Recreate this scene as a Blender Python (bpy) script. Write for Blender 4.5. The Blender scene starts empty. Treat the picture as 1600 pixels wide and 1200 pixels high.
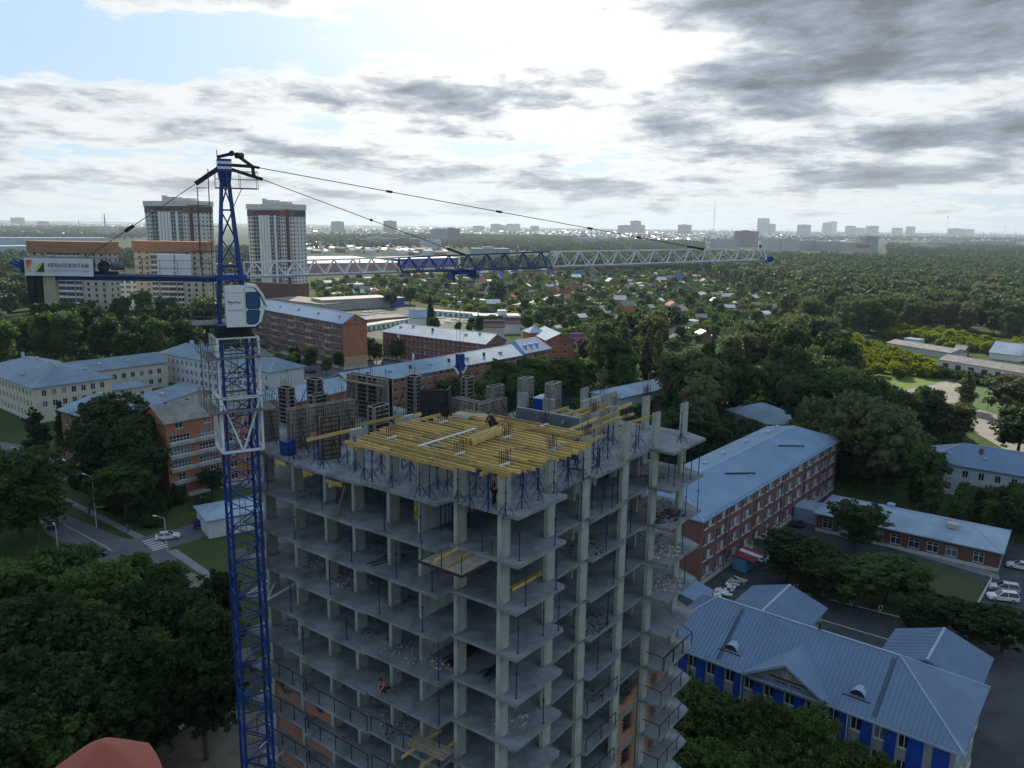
import bpy, math, random
import numpy as np
from mathutils import Vector, Matrix, noise
random.seed(7)
R = math.radians
S = bpy.context.scene
# ------------------------------------------------------------------ camera
HC = 60.0; FPX = 1240.0; PITCH = R(11.4); ROLL = R(0.78)
F_ = np.array([0, math.cos(PITCH), -math.sin(PITCH)])
R0 = np.array([1.0, 0, 0]); D0 = np.array([0, -math.sin(PITCH), -math.cos(PITCH)])
CR = R0*math.cos(ROLL) - D0*math.sin(ROLL)
CD = D0*math.cos(ROLL) + R0*math.sin(ROLL)
cam_d = bpy.data.cameras.new('camera'); cam = bpy.data.objects.new('camera', cam_d)
S.collection.objects.link(cam); S.camera = cam
cam_d.sensor_fit = 'HORIZONTAL'; cam_d.sensor_width = 36.0; cam_d.lens = 36.0*FPX/1600.0
cam_d.clip_start = 0.1; cam_d.clip_end = 60000
cam.matrix_world = Matrix(((CR[0], -CD[0], -F_[0], 0), (CR[1], -CD[1], -F_[1], 0), (CR[2], -CD[2], -F_[2], HC), (0, 0, 0, 1)))

def un(x, y, z=0.0):
    "point of the photographed place seen at photo pixel (x, y) at height z"
    d = F_ + CR*(x-800)/FPX + CD*(y-600)/FPX
    t = (z-HC)/d[2]
    return Vector((float(d[0]*t), float(d[1]*t), float(z)))
def proj(p):
    d = np.array([p[0], p[1], p[2]-HC]); z = d @ F_
    return 800+FPX*(d @ CR)/z, 600+FPX*(d @ CD)/z
# ------------------------------------------------------------------ world
SUN_EL, SUN_AZ = R(33), R(-4)
W = bpy.data.worlds.new('World'); S.world = W; W.use_nodes = True
def sky():
    nt = W.node_tree; N = nt.nodes; Lk = nt.links; N.clear()
    out = N.new('ShaderNodeOutputWorld'); bg = N.new('ShaderNodeBackground')
    bg.inputs['Strength'].default_value = 0.1
    st = N.new('ShaderNodeTexSky'); st.sky_type = 'NISHITA'; st.sun_disc = False
    st.sun_elevation = SUN_EL; st.sun_rotation = SUN_AZ; st.dust_density = 1.5; st.air_density = 1.0; st.altitude = 200
    tc = N.new('ShaderNodeTexCoord'); sp = N.new('ShaderNodeSeparateXYZ')
    Lk.new(tc.outputs['Generated'], sp.inputs[0])
    def M(op, a, b=None, c=None, clamp=False):
        n = N.new('ShaderNodeMath'); n.operation = op; n.use_clamp = clamp
        for i, v in enumerate((a, b, c)):
            if v is None: continue
            if isinstance(v, (int, float)): n.inputs[i].default_value = v
            else: Lk.new(v, n.inputs[i])
        return n.outputs[0]
    def ramp(v, a, b, smooth=True):
        n = N.new('ShaderNodeMapRange'); n.interpolation_type = 'SMOOTHSTEP' if smooth else 'LINEAR'
        Lk.new(v, n.inputs['Value']); n.inputs['From Min'].default_value = a; n.inputs['From Max'].default_value = b
        return n.outputs['Result']
    def mix(f, a, b):
        n = N.new('ShaderNodeMix'); n.data_type = 'RGBA'
        if isinstance(f, (int, float)): n.inputs[0].default_value = f
        else: Lk.new(f, n.inputs[0])
        for i, v in ((6, a), (7, b)):
            if isinstance(v, tuple): n.inputs[i].default_value = (*v, 1)
            else: Lk.new(v, n.inputs[i])
        return n.outputs[2]
    X, Y, Z = sp.outputs
    zc = M('MAXIMUM', Z, 0.0)
    den = M('ADD', zc, 0.15)
    cb = N.new('ShaderNodeCombineXYZ'); Lk.new(M('DIVIDE', X, den), cb.inputs[0]); Lk.new(M('MULTIPLY', M('DIVIDE', Y, den), 0.9), cb.inputs[1])
    Lk.new(M('MULTIPLY', zc, 5.0), cb.inputs[2])
    def nz(scale, detail, rough, dist, off, lac=2.0, loc=None):
        m = N.new('ShaderNodeMapping'); Lk.new(cb.outputs[0], m.inputs[0]); m.inputs['Location'].default_value = loc or (off, off*1.7, 0)
        n = N.new('ShaderNodeTexNoise'); Lk.new(m.outputs[0], n.inputs['Vector'])
        n.inputs['Scale'].default_value = scale; n.inputs['Detail'].default_value = detail; n.inputs['Lacunarity'].default_value = lac
        n.inputs['Roughness'].default_value = rough; n.inputs['Distortion'].default_value = dist
        return n.outputs['Fac']
    off = 7.4
    big = nz(1.75, 12, 0.57, 0.25, off); lit = nz(1.75, 12, 0.57, 0.25, 0, loc=(off-0.02, off*1.7-0.13, 0.12))   # same field sampled towards the sun
    shade = nz(1.0, 8, 0.55, 0.3, 11.7); fine = nz(6.5, 9, 0.62, 0.3, 5.3)
    yc = M('MAXIMUM', Y, 0.08)
    tx = M('DIVIDE', X, yc); tz = M('DIVIDE', Z, yc)
    fwd = ramp(Y, 0.05, 0.35)
    def blob(x, y, w, h, k):            # soft bank of cloud round a direction
        cx = (x-800)/FPX*0.99; cz = (350-y+0.0135*(x-800))/FPX*1.04
        a = M('DIVIDE', M('SUBTRACT', tx, cx), w/FPX); b = M('DIVIDE', M('SUBTRACT', tz, cz), h/FPX)
        r = M('ADD', M('MULTIPLY', a, a), M('MULTIPLY', b, b))
        return M('MULTIPLY', M('MULTIPLY', M('EXPONENT', M('MULTIPLY', r, -1.0)), k), fwd)
    def add(*v):
        r = v[0]
        for q in v[1:]: r = M('ADD', r, q)
        return r
    sub = lambda v, k: M('SUBTRACT', v, k)
    mul = lambda v, k: M('MULTIPLY', v, k)
    # how much cloud
    bias = add(blob(110, 105, 330, 45, -0.34), blob(560, 95, 330, 38, -0.16), blob(250, -20, 330, 62, 0.42), blob(1480, 30, 360, 90, 0.36), blob(1180, 130, 230, 70, 0.22), blob(1350, 225, 380, 60, 0.24),
               blob(300, 190, 130, 42, 0.24), blob(640, 165, 150, 40, 0.22), blob(60, 200, 110, 35, 0.14), blob(900, 110, 90, 60, 0.20), blob(760, 40, 140, 60, -0.05), blob(780, 330, 900, 70, 0.10))
    cover = add(big, mul(sub(fine, 0.5), 0.16), bias, 0.02)
    cov = ramp(cover, 0.455, 0.535)
    # thick parts and the sides away from the sun are grey, thin edges glow
    dark = add(mul(sub(cover, 0.57), 2.6), mul(sub(lit, 0.5), 1.3), mul(sub(shade, 0.5), 0.9), mul(sub(fine, 0.5), 0.75),
               blob(260, -20, 330, 55, 0.30), blob(1490, 20, 350, 75, 0.25), blob(760, 60, 200, 110, -0.45), blob(800, 345, 1300, 30, -0.2), blob(1180, 215, 70, 30, -0.4))
    dk = ramp(dark, -0.18, 0.55)
    glow = blob(790, 30, 300, 190, 1.0)
    skyb = mix(0.8, st.outputs[0], (4.7, 6.8, 9.0))
    skyb = mix(mul(glow, 0.8), skyb, (10.5, 10.8, 10.8))
    white = mix(glow, (8.3, 8.6, 8.7), (14.0, 13.6, 12.8))
    grey = mix(glow, (3.2, 3.75, 4.5), (5.0, 5.5, 6.2))
    deep = mix(ramp(dark, 0.42, 1.0), grey, (2.0, 2.2, 2.45))
    cl = mix(dk, white, deep)
    c1 = mix(cov, skyb, cl)
    # the deck overhead and behind the photographer is the same broken grey cloud
    over = M('SUBTRACT', 1.0, M('MULTIPLY', fwd, M('SUBTRACT', 1.0, ramp(Z, 0.34, 0.55))))
    c2 = mix(M('MULTIPLY', over, 0.85), c1, mix(ramp(shade, 0.3, 0.7), (1.9, 2.8, 4.2), (3.9, 5.2, 7.0)))
    hz = M('EXPONENT', M('MULTIPLY', zc, -30.0))
    c3 = mix(M('MULTIPLY', hz, 0.7), c2, (7.6, 7.7, 7.3))
    Lk.new(c3, bg.inputs['Color']); Lk.new(bg.outputs[0], out.inputs[0])
sky()
sd = bpy.data.lights.new('sun', 'SUN'); sd.energy = 5.0; sd.angle = R(0.6); sd.color = (1.0, 0.90, 0.74)
sun = bpy.data.objects.new('sun', sd); S.collection.objects.link(sun)
dirv = Vector((math.sin(SUN_AZ)*math.cos(SUN_EL), math.cos(SUN_AZ)*math.cos(SUN_EL), math.sin(SUN_EL)))
sun.rotation_euler = dirv.to_track_quat('Z', 'Y').to_euler(); sun.location = (0, 0, 300)
S.view_settings.view_transform = 'Standard'; S.view_settings.look = 'None'
S.view_settings.exposure = 0.15; S.view_settings.gamma = 1.0; S.view_settings.use_curve_mapping = False
S.cycles.max_bounces = 5; S.cycles.diffuse_bounces = 2; S.cycles.glossy_bounces = 2; S.cycles.transmission_bounces = 2; S.cycles.volume_bounces = 0
S.cycles.transparent_max_bounces = 6

# ------------------------------------------------------------------ helpers
C = S.collection
def tag(o, label=None, cat=None, group=None, kind=None):
    if label: o['label'] = label
    if cat: o['category'] = cat
    if group: o['group'] = group
    if kind: o['kind'] = kind
    return o
def empty(name, loc=(0, 0, 0), rz=0.0, label=None, cat=None, group=None):
    o = bpy.data.objects.new(name, None); C.objects.link(o); o.location = loc; o.rotation_euler = (0, 0, rz); o.empty_display_size = 0.5
    return tag(o, label, cat, group)
class MB:
    def __init__(s): s.v = []; s.f = []; s.m = []
    def face(s, pts, m=0):
        n = len(s.v); s.v += [tuple(p) for p in pts]; s.f.append(tuple(range(n, n+len(pts)))); s.m.append(m); return s
    def hexa(s, p, m=0):                    # p: 8 points, bottom loop then top loop (ccw from above)
        n = len(s.v); s.v += [tuple(q) for q in p]
        for a in ((3, 2, 1, 0), (4, 5, 6, 7), (0, 1, 5, 4), (1, 2, 6, 5), (2, 3, 7, 6), (3, 0, 4, 7)):
            s.f.append(tuple(n+i for i in a)); s.m.append(m)
        return s
    def box(s, x0, x1, y0, y1, z0, z1, m=0):
        return s.hexa([(x0, y0, z0), (x1, y0, z0), (x1, y1, z0), (x0, y1, z0), (x0, y0, z1), (x1, y0, z1), (x1, y1, z1), (x0, y1, z1)], m)
    def bar(s, p, q, w, h=None, m=0, up=(0, 0, 1)):
        h = h or w; p = Vector(p); q = Vector(q); d = q-p
        if d.length < 1e-6: return s
        d.normalize(); u = Vector(up)
        if abs(d.dot(u)) > 0.98: u = Vector((1, 0, 0))
        a = d.cross(u).normalized()*(w/2); b = a.cross(d).normalized()*(h/2)
        return s.hexa([p-a-b, p+a-b, q+a-b, q-a-b, p-a+b, p+a+b, q+a+b, q-a+b], m)
    def tube(s, p, q, r0, r1=None, n=6, m=0, cap=True):
        r1 = r0 if r1 is None else r1; p = Vector(p); q = Vector(q); d = (q-p)
        if d.length < 1e-6: return s
        d.normalize(); u = Vector((0, 0, 1)) if abs(d.z) < 0.95 else Vector((1, 0, 0))
        a = d.cross(u).normalized(); b = a.cross(d).normalized(); k = len(s.v)
        for c, r in ((p, r0), (q, r1)):
            for i in range(n):
                t = 2*math.pi*i/n; s.v.append(tuple(c+a*(r*math.cos(t))+b*(r*math.sin(t))))
        for i in range(n):
            j = (i+1) % n; s.f.append((k+i, k+j, k+n+j, k+n+i)); s.m.append(m)
        if cap:
            s.f.append(tuple(k+i for i in range(n))[::-1]); s.m.append(m); s.f.append(tuple(k+n+i for i in range(n))); s.m.append(m)
        return s
    def prism(s, poly, z0, z1, m=0, mside=None):
        n = len(poly); k = len(s.v); ms = m if mside is None else mside
        s.v += [(p[0], p[1], z0) for p in poly]+[(p[0], p[1], z1) for p in poly]
        s.f.append(tuple(k+i for i in range(n))[::-1]); s.m.append(m); s.f.append(tuple(k+n+i for i in range(n))); s.m.append(m)
        for i in range(n):
            j = (i+1) % n; s.f.append((k+i, k+j, k+n+j, k+n+i)); s.m.append(ms)
        return s
    def add(s, o, M=None, m=0):
        k = len(s.v); s.v += [tuple(M @ Vector(p)) if M else p for p in o.v]
        s.f += [tuple(k+i for i in f) for f in o.f]; s.m += [m+i for i in o.m]; return s
    def mesh(s, name, mats):
        me = bpy.data.meshes.new(name); me.from_pydata(s.v, [], s.f)
        mats = mats if isinstance(mats, (list, tuple)) else [mats]
        for q in mats: me.materials.append(q)
        if len(mats) > 1: me.polygons.foreach_set('material_index', s.m)
        me.update(); return me
    def build(s, name, mats, parent=None, loc=(0, 0, 0), rz=0.0, label=None, cat=None, group=None, kind=None, smooth=False):
        me = s.mesh(name, mats)
        if smooth: me.polygons.foreach_set('use_smooth', [True]*len(me.polygons))
        return put(name, me, parent, loc, rz, label, cat, group, kind)
def put(name, me, parent=None, loc=(0, 0, 0), rz=0.0, label=None, cat=None, group=None, kind=None):
    o = bpy.data.objects.new(name, me); C.objects.link(o); o.location = loc; o.rotation_euler = (0, 0, rz)
    if parent is not None: o.parent = parent
    return tag(o, label, cat, group, kind)
def copy_tree(o, parent=None):
    c = o.copy(); C.objects.link(c)
    if parent is not None: c.parent = parent
    for ch in CH.get(o.name, []): copy_tree(ch, c)
    return c
CH = {}
def index_children():
    CH.clear()
    for o in bpy.data.objects:
        if o.parent: CH.setdefault(o.parent.name, []).append(o)
def rnd(a, b): return random.uniform(a, b)

# ------------------------------------------------------------------ materials
MT = {}
def mat(name, col, rough=0.85, var=0.18, scale=1.5, col2=None, bump=0.0, metal=0.0, spec=0.3, stretch=None, detail=5, rand=0.0, streak=0.0):
    m = bpy.data.materials.new(name); m.use_nodes = True; nt = m.node_tree; N = nt.nodes; L = nt.links
    b = N['Principled BSDF']; b.inputs['Roughness'].default_value = rough; b.inputs['Metallic'].default_value = metal
    b.inputs['Specular IOR Level'].default_value = spec
    tc = N.new('ShaderNodeTexCoord'); mp = N.new('ShaderNodeMapping'); L.new(tc.outputs['Object'], mp.inputs[0])
    if stretch: mp.inputs['Scale'].default_value = stretch
    n = N.new('ShaderNodeTexNoise'); L.new(mp.outputs[0], n.inputs['Vector']); n.inputs['Scale'].default_value = scale; n.inputs['Detail'].default_value = detail; n.inputs['Roughness'].default_value = 0.65
    r = N.new('ShaderNodeMapRange'); L.new(n.outputs['Fac'], r.inputs['Value']); r.inputs['From Min'].default_value = 0.3; r.inputs['From Max'].default_value = 0.7
    mx = N.new('ShaderNodeMix'); mx.data_type = 'RGBA'; L.new(r.outputs['Result'], mx.inputs[0])
    c2 = col2 or tuple(c*(1-var*1.6) for c in col)
    mx.inputs[6].default_value = (*[min(1, c*(1+var*0.6)) for c in col], 1) if not col2 else (*col, 1); mx.inputs[7].default_value = (*c2, 1)
    last = mx.outputs[2]
    if streak:
        mp2 = N.new('ShaderNodeMapping'); L.new(tc.outputs['Object'], mp2.inputs[0]); mp2.inputs['Scale'].default_value = (1.3, 1.3, 0.12)
        n2 = N.new('ShaderNodeTexNoise'); L.new(mp2.outputs[0], n2.inputs['Vector']); n2.inputs['Scale'].default_value = 1.6; n2.inputs['Detail'].default_value = 6
        r2 = N.new('ShaderNodeMapRange'); L.new(n2.outputs['Fac'], r2.inputs['Value']); r2.inputs['From Min'].default_value = 0.52; r2.inputs['From Max'].default_value = 0.75
        r2.inputs['To Max'].default_value = streak
        m2 = N.new('ShaderNodeMix'); m2.data_type = 'RGBA'; L.new(r2.outputs['Result'], m2.inputs[0]); L.new(last, m2.inputs[6]); m2.inputs[7].default_value = (*[c*0.35 for c in col], 1); last = m2.outputs[2]
    if rand:
        oi = N.new('ShaderNodeObjectInfo'); h = N.new('ShaderNodeHueSaturation'); L.new(last, h.inputs['Color'])
        rr = N.new('ShaderNodeMapRange'); L.new(oi.outputs['Random'], rr.inputs['Value']); rr.inputs['To Min'].default_value = 1-rand; rr.inputs['To Max'].default_value = 1+rand
        L.new(rr.outputs['Result'], h.inputs['Value']); last = h.outputs[0]
    L.new(last, b.inputs['Base Color'])
    if bump:
        bp = N.new('ShaderNodeBump'); bp.inputs['Strength'].default_value = bump; bp.inputs['Distance'].default_value = 0.05; L.new(n.outputs['Fac'], bp.inputs['Height']); L.new(bp.outputs[0], b.inputs['Normal'])
    MT[name] = m; return m
def brickmat(name, c1, c2, mortar, scale=1.0, var=0.3):
    m = mat(name, c1, 0.9, var, 0.35); nt = m.node_tree; N = nt.nodes; L = nt.links; b = N['Principled BSDF']
    bt = N.new('ShaderNodeTexBrick'); tc = N.new('ShaderNodeTexCoord'); sp = N.new('ShaderNodeSeparateXYZ'); L.new(tc.outputs['Object'], sp.inputs[0])
    ad = N.new('ShaderNodeMath'); L.new(sp.outputs[0], ad.inputs[0]); L.new(sp.outputs[1], ad.inputs[1])
    cb = N.new('ShaderNodeCombineXYZ'); L.new(ad.outputs[0], cb.inputs[0]); L.new(sp.outputs[2], cb.inputs[1]); L.new(cb.outputs[0], bt.inputs['Vector'])
    bt.inputs['Scale'].default_value = 1.0; bt.inputs['Brick Width'].default_value = 0.26*scale; bt.inputs['Row Height'].default_value = 0.077*scale
    bt.inputs['Mortar Size'].default_value = 0.01*scale; bt.inputs['Color1'].default_value = (*c1, 1); bt.inputs['Color2'].default_value = (*c2, 1); bt.inputs['Mortar'].default_value = (*mortar, 1)
    old = b.inputs['Base Color'].links[0].from_socket
    mx = N.new('ShaderNodeMix'); mx.data_type = 'RGBA'; mx.blend_type = 'MIX'; mx.inputs[0].default_value = 0.6
    L.new(old, mx.inputs[6]); L.new(bt.outputs['Color'], mx.inputs[7]); L.new(mx.outputs[2], b.inputs['Base Color'])
    return m
def leafmat(name, col, col2, trans=0.35, rand=0.25):
    m = mat(name, tuple(c*.62 for c in col), 0.6, 0.3, 0.8, col2=tuple(c*1.22 for c in col2), rand=rand, spec=0.2, detail=7); nt = m.node_tree; N = nt.nodes; L = nt.links; b = N['Principled BSDF']
    src = b.inputs['Base Color'].links[0].from_socket
    tr = N.new('ShaderNodeBsdfTranslucent'); h = N.new('ShaderNodeHueSaturation'); h.inputs['Saturation'].default_value = 1.15; h.inputs['Value'].default_value = 1.5
    L.new(src, h.inputs['Color']); L.new(h.outputs[0], tr.inputs['Color'])
    ms = N.new('ShaderNodeMixShader'); ms.inputs[0].default_value = trans; L.new(b.outputs[0], ms.inputs[1]); L.new(tr.outputs[0], ms.inputs[2])
    L.new(ms.outputs[0], N['Material Output'].inputs['Surface']); return m
mat('concrete', (0.40, 0.42, 0.37), 0.9, 0.25, 0.8, bump=0.3, streak=0.35)
mat('slab', (0.33, 0.36, 0.38), 0.9, 0.0, 0.55, col2=(0.115, 0.125, 0.13), bump=0.4, detail=9)
mat('yellow', (0.74, 0.50, 0.14), 0.7, 0.0, 2.2, col2=(0.46, 0.33, 0.15), rand=0.35)
mat('orange_end', (0.62, 0.33, 0.06), 0.7, 0.2, 3.0)
mat('prop_blue', (0.012, 0.03, 0.15), 0.5, 0.3, 3)
mat('crane_blue', (0.012, 0.055, 0.25), 0.45, 0.25, 2.0, spec=0.4, streak=0.25)
mat('crane_white', (0.82, 0.84, 0.84), 0.5, 0.15, 2.0, streak=0.3)
mat('cab_white', (0.80, 0.82, 0.82), 0.4, 0.05, 2.0, spec=0.5)
mat('steel_dark', (0.035, 0.037, 0.04), 0.6, 0.3, 3.0)
mat('steel_grey', (0.16, 0.165, 0.17), 0.6, 0.3, 3.0)
mat('rust', (0.10, 0.035, 0.03), 0.8, 0.4, 4.0)
mat('galv', (0.36, 0.34, 0.30), 0.65, 0.3, 2.0, streak=0.4)
mat('plywood_dark', (0.055, 0.045, 0.038), 0.8, 0.4, 1.5)
mat('plywood_pale', (0.40, 0.36, 0.29), 0.85, 0.0, 1.2, col2=(0.19, 0.165, 0.135), streak=0.5)
mat('panel_grey', (0.13, 0.16, 0.19), 0.6, 0.15, 1.0, streak=0.3)
mat('timber', (0.36, 0.27, 0.15), 0.8, 0.3, 2.0)
mat('toilet_blue', (0.01, 0.05, 0.42), 0.4, 0.08, 2.0, spec=0.5)
mat('white_paint', (0.78, 0.78, 0.76), 0.6, 0.08, 1.0)
mat('pale_wall', (0.62, 0.66, 0.66), 0.85, 0.08, 0.5, streak=0.15)
mat('cream_wall', (0.62, 0.57, 0.45), 0.85, 0.08, 0.5, streak=0.15)
mat('grey_wall', (0.36, 0.37, 0.36), 0.85, 0.12, 0.5, streak=0.2)
mat('ice_wall', (0.52, 0.64, 0.66), 0.85, 0.08, 0.5, streak=0.2)
mat('blue_wall', (0.015, 0.075, 0.42), 0.6, 0.1, 0.8)
mat('plinth', (0.55, 0.56, 0.55), 0.9, 0.15, 1.0, streak=0.3)
mat('roof_blue', (0.19, 0.30, 0.44), 0.62, 0.14, 0.12, spec=0.35, metal=0.0, bump=0.05)
mat('roof_light', (0.33, 0.43, 0.53), 0.62, 0.18, 0.15, spec=0.35, metal=0.0, bump=0.05)
mat('roof_steel', (0.20, 0.275, 0.35), 0.6, 0.18, 0.12, spec=0.35)
mat('roof_school', (0.16, 0.24, 0.36), 0.55, 0.12, 0.15, spec=0.4)
mat('roof_grey', (0.33, 0.33, 0.31), 0.7, 0.2, 0.2, stretch=(1, 1, 1))
mat('roof_slate', (0.30, 0.285, 0.25), 0.9, 0.25, 0.4)
mat('roof_purple', (0.10, 0.035, 0.06), 0.6, 0.2, 0.4)
mat('roof_red', (0.28, 0.05, 0.035), 0.6, 0.2, 0.4)
mat('asphalt', (0.075, 0.082, 0.09), 0.9, 0.25, 0.25, bump=0.2, detail=8)
mat('asphalt_pale', (0.15, 0.155, 0.165), 0.9, 0.25, 0.2, bump=0.2, detail=8)
mat('paving', (0.24, 0.25, 0.26), 0.9, 0.15, 1.0)
mat('dirt', (0.22, 0.185, 0.14), 0.95, 0.3, 0.3, detail=8)
mat('dirt_grey', (0.17, 0.165, 0.15), 0.95, 0.0, 0.06, col2=(0.07, 0.085, 0.05), detail=9)
mat('sand', (0.33, 0.30, 0.25), 0.95, 0.2, 0.15, detail=8)
mat('grass', (0.050, 0.080, 0.024), 0.95, 0.0, 0.15, col2=(0.075, 0.072, 0.032), detail=9)
mat('grass_lime', (0.16, 0.24, 0.035), 0.95, 0.0, 0.2, col2=(0.11, 0.16, 0.035), detail=9)
mat('pitch_green', (0.075, 0.15, 0.04), 0.95, 0.15, 0.1, detail=8)
mat('road_white', (0.65, 0.65, 0.63), 0.8, 0.2, 2.0)
mat('rust_pale', (0.62, 0.52, 0.50), 0.8, 0.1, 3)
mat('trunk', (0.10, 0.075, 0.055), 0.95, 0.3, 2.0, bump=0.5)
mat('birch', (0.50, 0.48, 0.44), 0.9, 0.4, 2.0)
mat('tyre', (0.018, 0.018, 0.018), 0.9, 0.1, 3.0)
mat('rim', (0.4, 0.4, 0.42), 0.4, 0.1, 3.0, metal=0.7)
mat('glass_blue', (0.03, 0.10, 0.22), 0.08, 0.1, 0.7, spec=0.8)
mat('lamp_white', (0.75, 0.75, 0.72), 0.5, 0.05, 2.0)
mat('pvc', (0.74, 0.75, 0.75), 0.5, 0.05, 1.0)
mat('silver_glass', (0.28, 0.40, 0.46), 0.25, 0.2, 0.08, spec=0.6)
mat('terracotta', (0.42, 0.105, 0.07), 0.6, 0.1, 3.0)
mat('skin', (0.42, 0.25, 0.18), 0.6, 0.05, 3.0)
mat('cloth_dark', (0.03, 0.035, 0.04), 0.9, 0.2, 6.0)
mat('cloth_red', (0.16, 0.04, 0.035), 0.9, 0.2, 6.0)
mat('cloth_blue', (0.03, 0.07, 0.16), 0.9, 0.2, 6.0)
mat('cloth_pink', (0.55, 0.22, 0.18), 0.9, 0.2, 6.0)
mat('cardboard', (0.6, 0.55, 0.5), 0.9, 0.1, 2.0)
mat('shade_cloudm', (0.85, 0.87, 0.9), 1.0, 0.1, 0.01)
brickmat('brick_red', (0.24, 0.095, 0.07), (0.17, 0.07, 0.055), (0.26, 0.20, 0.17))
brickmat('brick_orange', (0.44, 0.17, 0.09), (0.36, 0.13, 0.07), (0.36, 0.24, 0.18))
brickmat('brick_brown', (0.17, 0.065, 0.05), (0.12, 0.05, 0.04), (0.18, 0.15, 0.13))
brickmat('brick_mixed', (0.27, 0.10, 0.07), (0.20, 0.12, 0.10), (0.28, 0.23, 0.20))
brickmat('brick_tan', (0.48, 0.36, 0.22), (0.42, 0.32, 0.2), (0.45, 0.4, 0.33))
brickmat('brick_new', (0.42, 0.17, 0.10), (0.34, 0.24, 0.17), (0.40, 0.36, 0.32))
gm = mat('glass', (0.035, 0.045, 0.055), 0.12, 0.4, 0.5, spec=0.7, rand=0.5)
gp = mat('glass_curtain', (0.16, 0.18, 0.20), 0.25, 0.4, 1.2, spec=0.6, rand=0.5)
leafmat('leaf_dark', (0.030, 0.058, 0.020), (0.050, 0.078, 0.026))
leafmat('leaf_middark', (0.036, 0.072, 0.026), (0.066, 0.102, 0.034))
leafmat('leaf_mid', (0.050, 0.095, 0.026), (0.095, 0.145, 0.036))
leafmat('leaf_olive', (0.095, 0.125, 0.050), (0.155, 0.17, 0.075))
leafmat('leaf_lime', (0.15, 0.21, 0.030), (0.21, 0.22, 0.032), 0.5)
leafmat('leaf_forest', (0.045, 0.088, 0.034), (0.075, 0.115, 0.042), 0.35)
leafmat('leaf_spruce', (0.016, 0.036, 0.020), (0.028, 0.048, 0.026), 0.15)

# ------------------------------------------------------------------ building kit
WC = {}
def win_mesh(w, h, kind):
    k = (round(w, 2), round(h, 2), kind)
    if k not in WC:
        f = MB(); t = 0.07 if w < 3 else 0.06; y0, y1 = 0.07, 0.13
        f.box(-w/2, w/2, y0, y1, h-t, h); f.box(-w/2, w/2, y0, y1, 0, t)
        f.box(-w/2, -w/2+t, y0, y1, t, h-t); f.box(w/2-t, w/2, y0, y1, t, h-t)
        n = {'one': 1, 'two': 2, 'three': 3, 'tee': 2, 'strip': max(2, int(w/0.75))}[kind]
        for i in range(1, n): x = -w/2+w*i/n; f.box(x-t/2, x+t/2, y0, y1, t, h-t)
        if kind == 'tee': f.box(-w/2+t, w/2-t, y0+0.004, y1-0.004, h*0.66, h*0.66+t)
        if kind == 'strip': f.box(-w/2+t, w/2-t, y0+0.004, y1-0.004, h*0.4, h*0.4+t)
        f.box(-w/2-0.05, w/2+0.05, -0.07, 0.05, -0.05, -0.005)
        p = MB().face([(-w/2, 0.105, 0.0), (w/2, 0.105, 0.0), (w/2, 0.105, h), (-w/2, 0.105, h)])
        WC[k] = (f.mesh('window', MT['pvc']), p.mesh('pane', MT['glass']), p.mesh('pane', MT['glass_curtain']))
    return WC[k]
def side_T(k, L, D):
    return [lambda a, n, z: (a, n, z), lambda a, n, z: (L-n, a, z), lambda a, n, z: (L-a, D-n, z), lambda a, n, z: (n, D-a, z)][k]
def add_window(root, k, L, D, x, z, w, h, kind='two'):
    fm, pm, pc = win_mesh(w, h, kind)
    o = put('window', fm, root, side_T(k, L, D)(x, 0, z), k*math.pi/2)
    put('pane', pm if random.random() < 0.7 else pc, o)
def facade(mb, k, L, D, z0, z1, ops, m=0, rec=0.18):
    T = side_T(k, L, D); W_ = L if k in (0, 2) else D
    xs = sorted({0.0, W_, *[o[0]-o[2]/2 for o in ops], *[o[0]+o[2]/2 for o in ops]}); zs = sorted({z0, z1, *[o[1] for o in ops], *[o[1]+o[3] for o in ops]})
    for j in range(len(zs)-1):
        run = None
        for i in range(len(xs)-1):
            cx = (xs[i]+xs[i+1])/2; cz = (zs[j]+zs[j+1])/2
            hole = any(abs(cx-o[0]) < o[2]/2 and o[1] < cz < o[1]+o[3] for o in ops)
            if not hole and run is None: run = xs[i]
            if run is not None and (hole or i == len(xs)-2):
                xe = xs[i] if hole else xs[i+1]
                mb.face([T(run, 0, zs[j]), T(xe, 0, zs[j]), T(xe, 0, zs[j+1]), T(run, 0, zs[j+1])], m); run = None
    for o in ops:
        a, b, c, d = o[0]-o[2]/2, o[0]+o[2]/2, o[1], o[1]+o[3]
        mb.face([T(a, 0, c), T(b, 0, c), T(b, rec, c), T(a, rec, c)], m); mb.face([T(a, rec, d), T(b, rec, d), T(b, 0, d), T(a, 0, d)], m)
        mb.face([T(a, 0, d), T(a, 0, c), T(a, rec, c), T(a, rec, d)], m); mb.face([T(b, 0, c), T(b, 0, d), T(b, rec, d), T(b, rec, c)], m)
        mb.face([T(a, rec, c), T(b, rec, c), T(b, rec, d), T(a, rec, d)], m)
def grid_ops(L, n, floors, z0=1.0, fh=3.0, w=1.4, h=1.5, m=1.0, kind='two', skip=()):
    out = []
    for f in range(floors):
        for i in range(n):
            if (i, f) in skip: continue
            out.append((m+(L-2*m)*(i+0.5)/n, z0+f*fh, w, h, kind))
    return out
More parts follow.
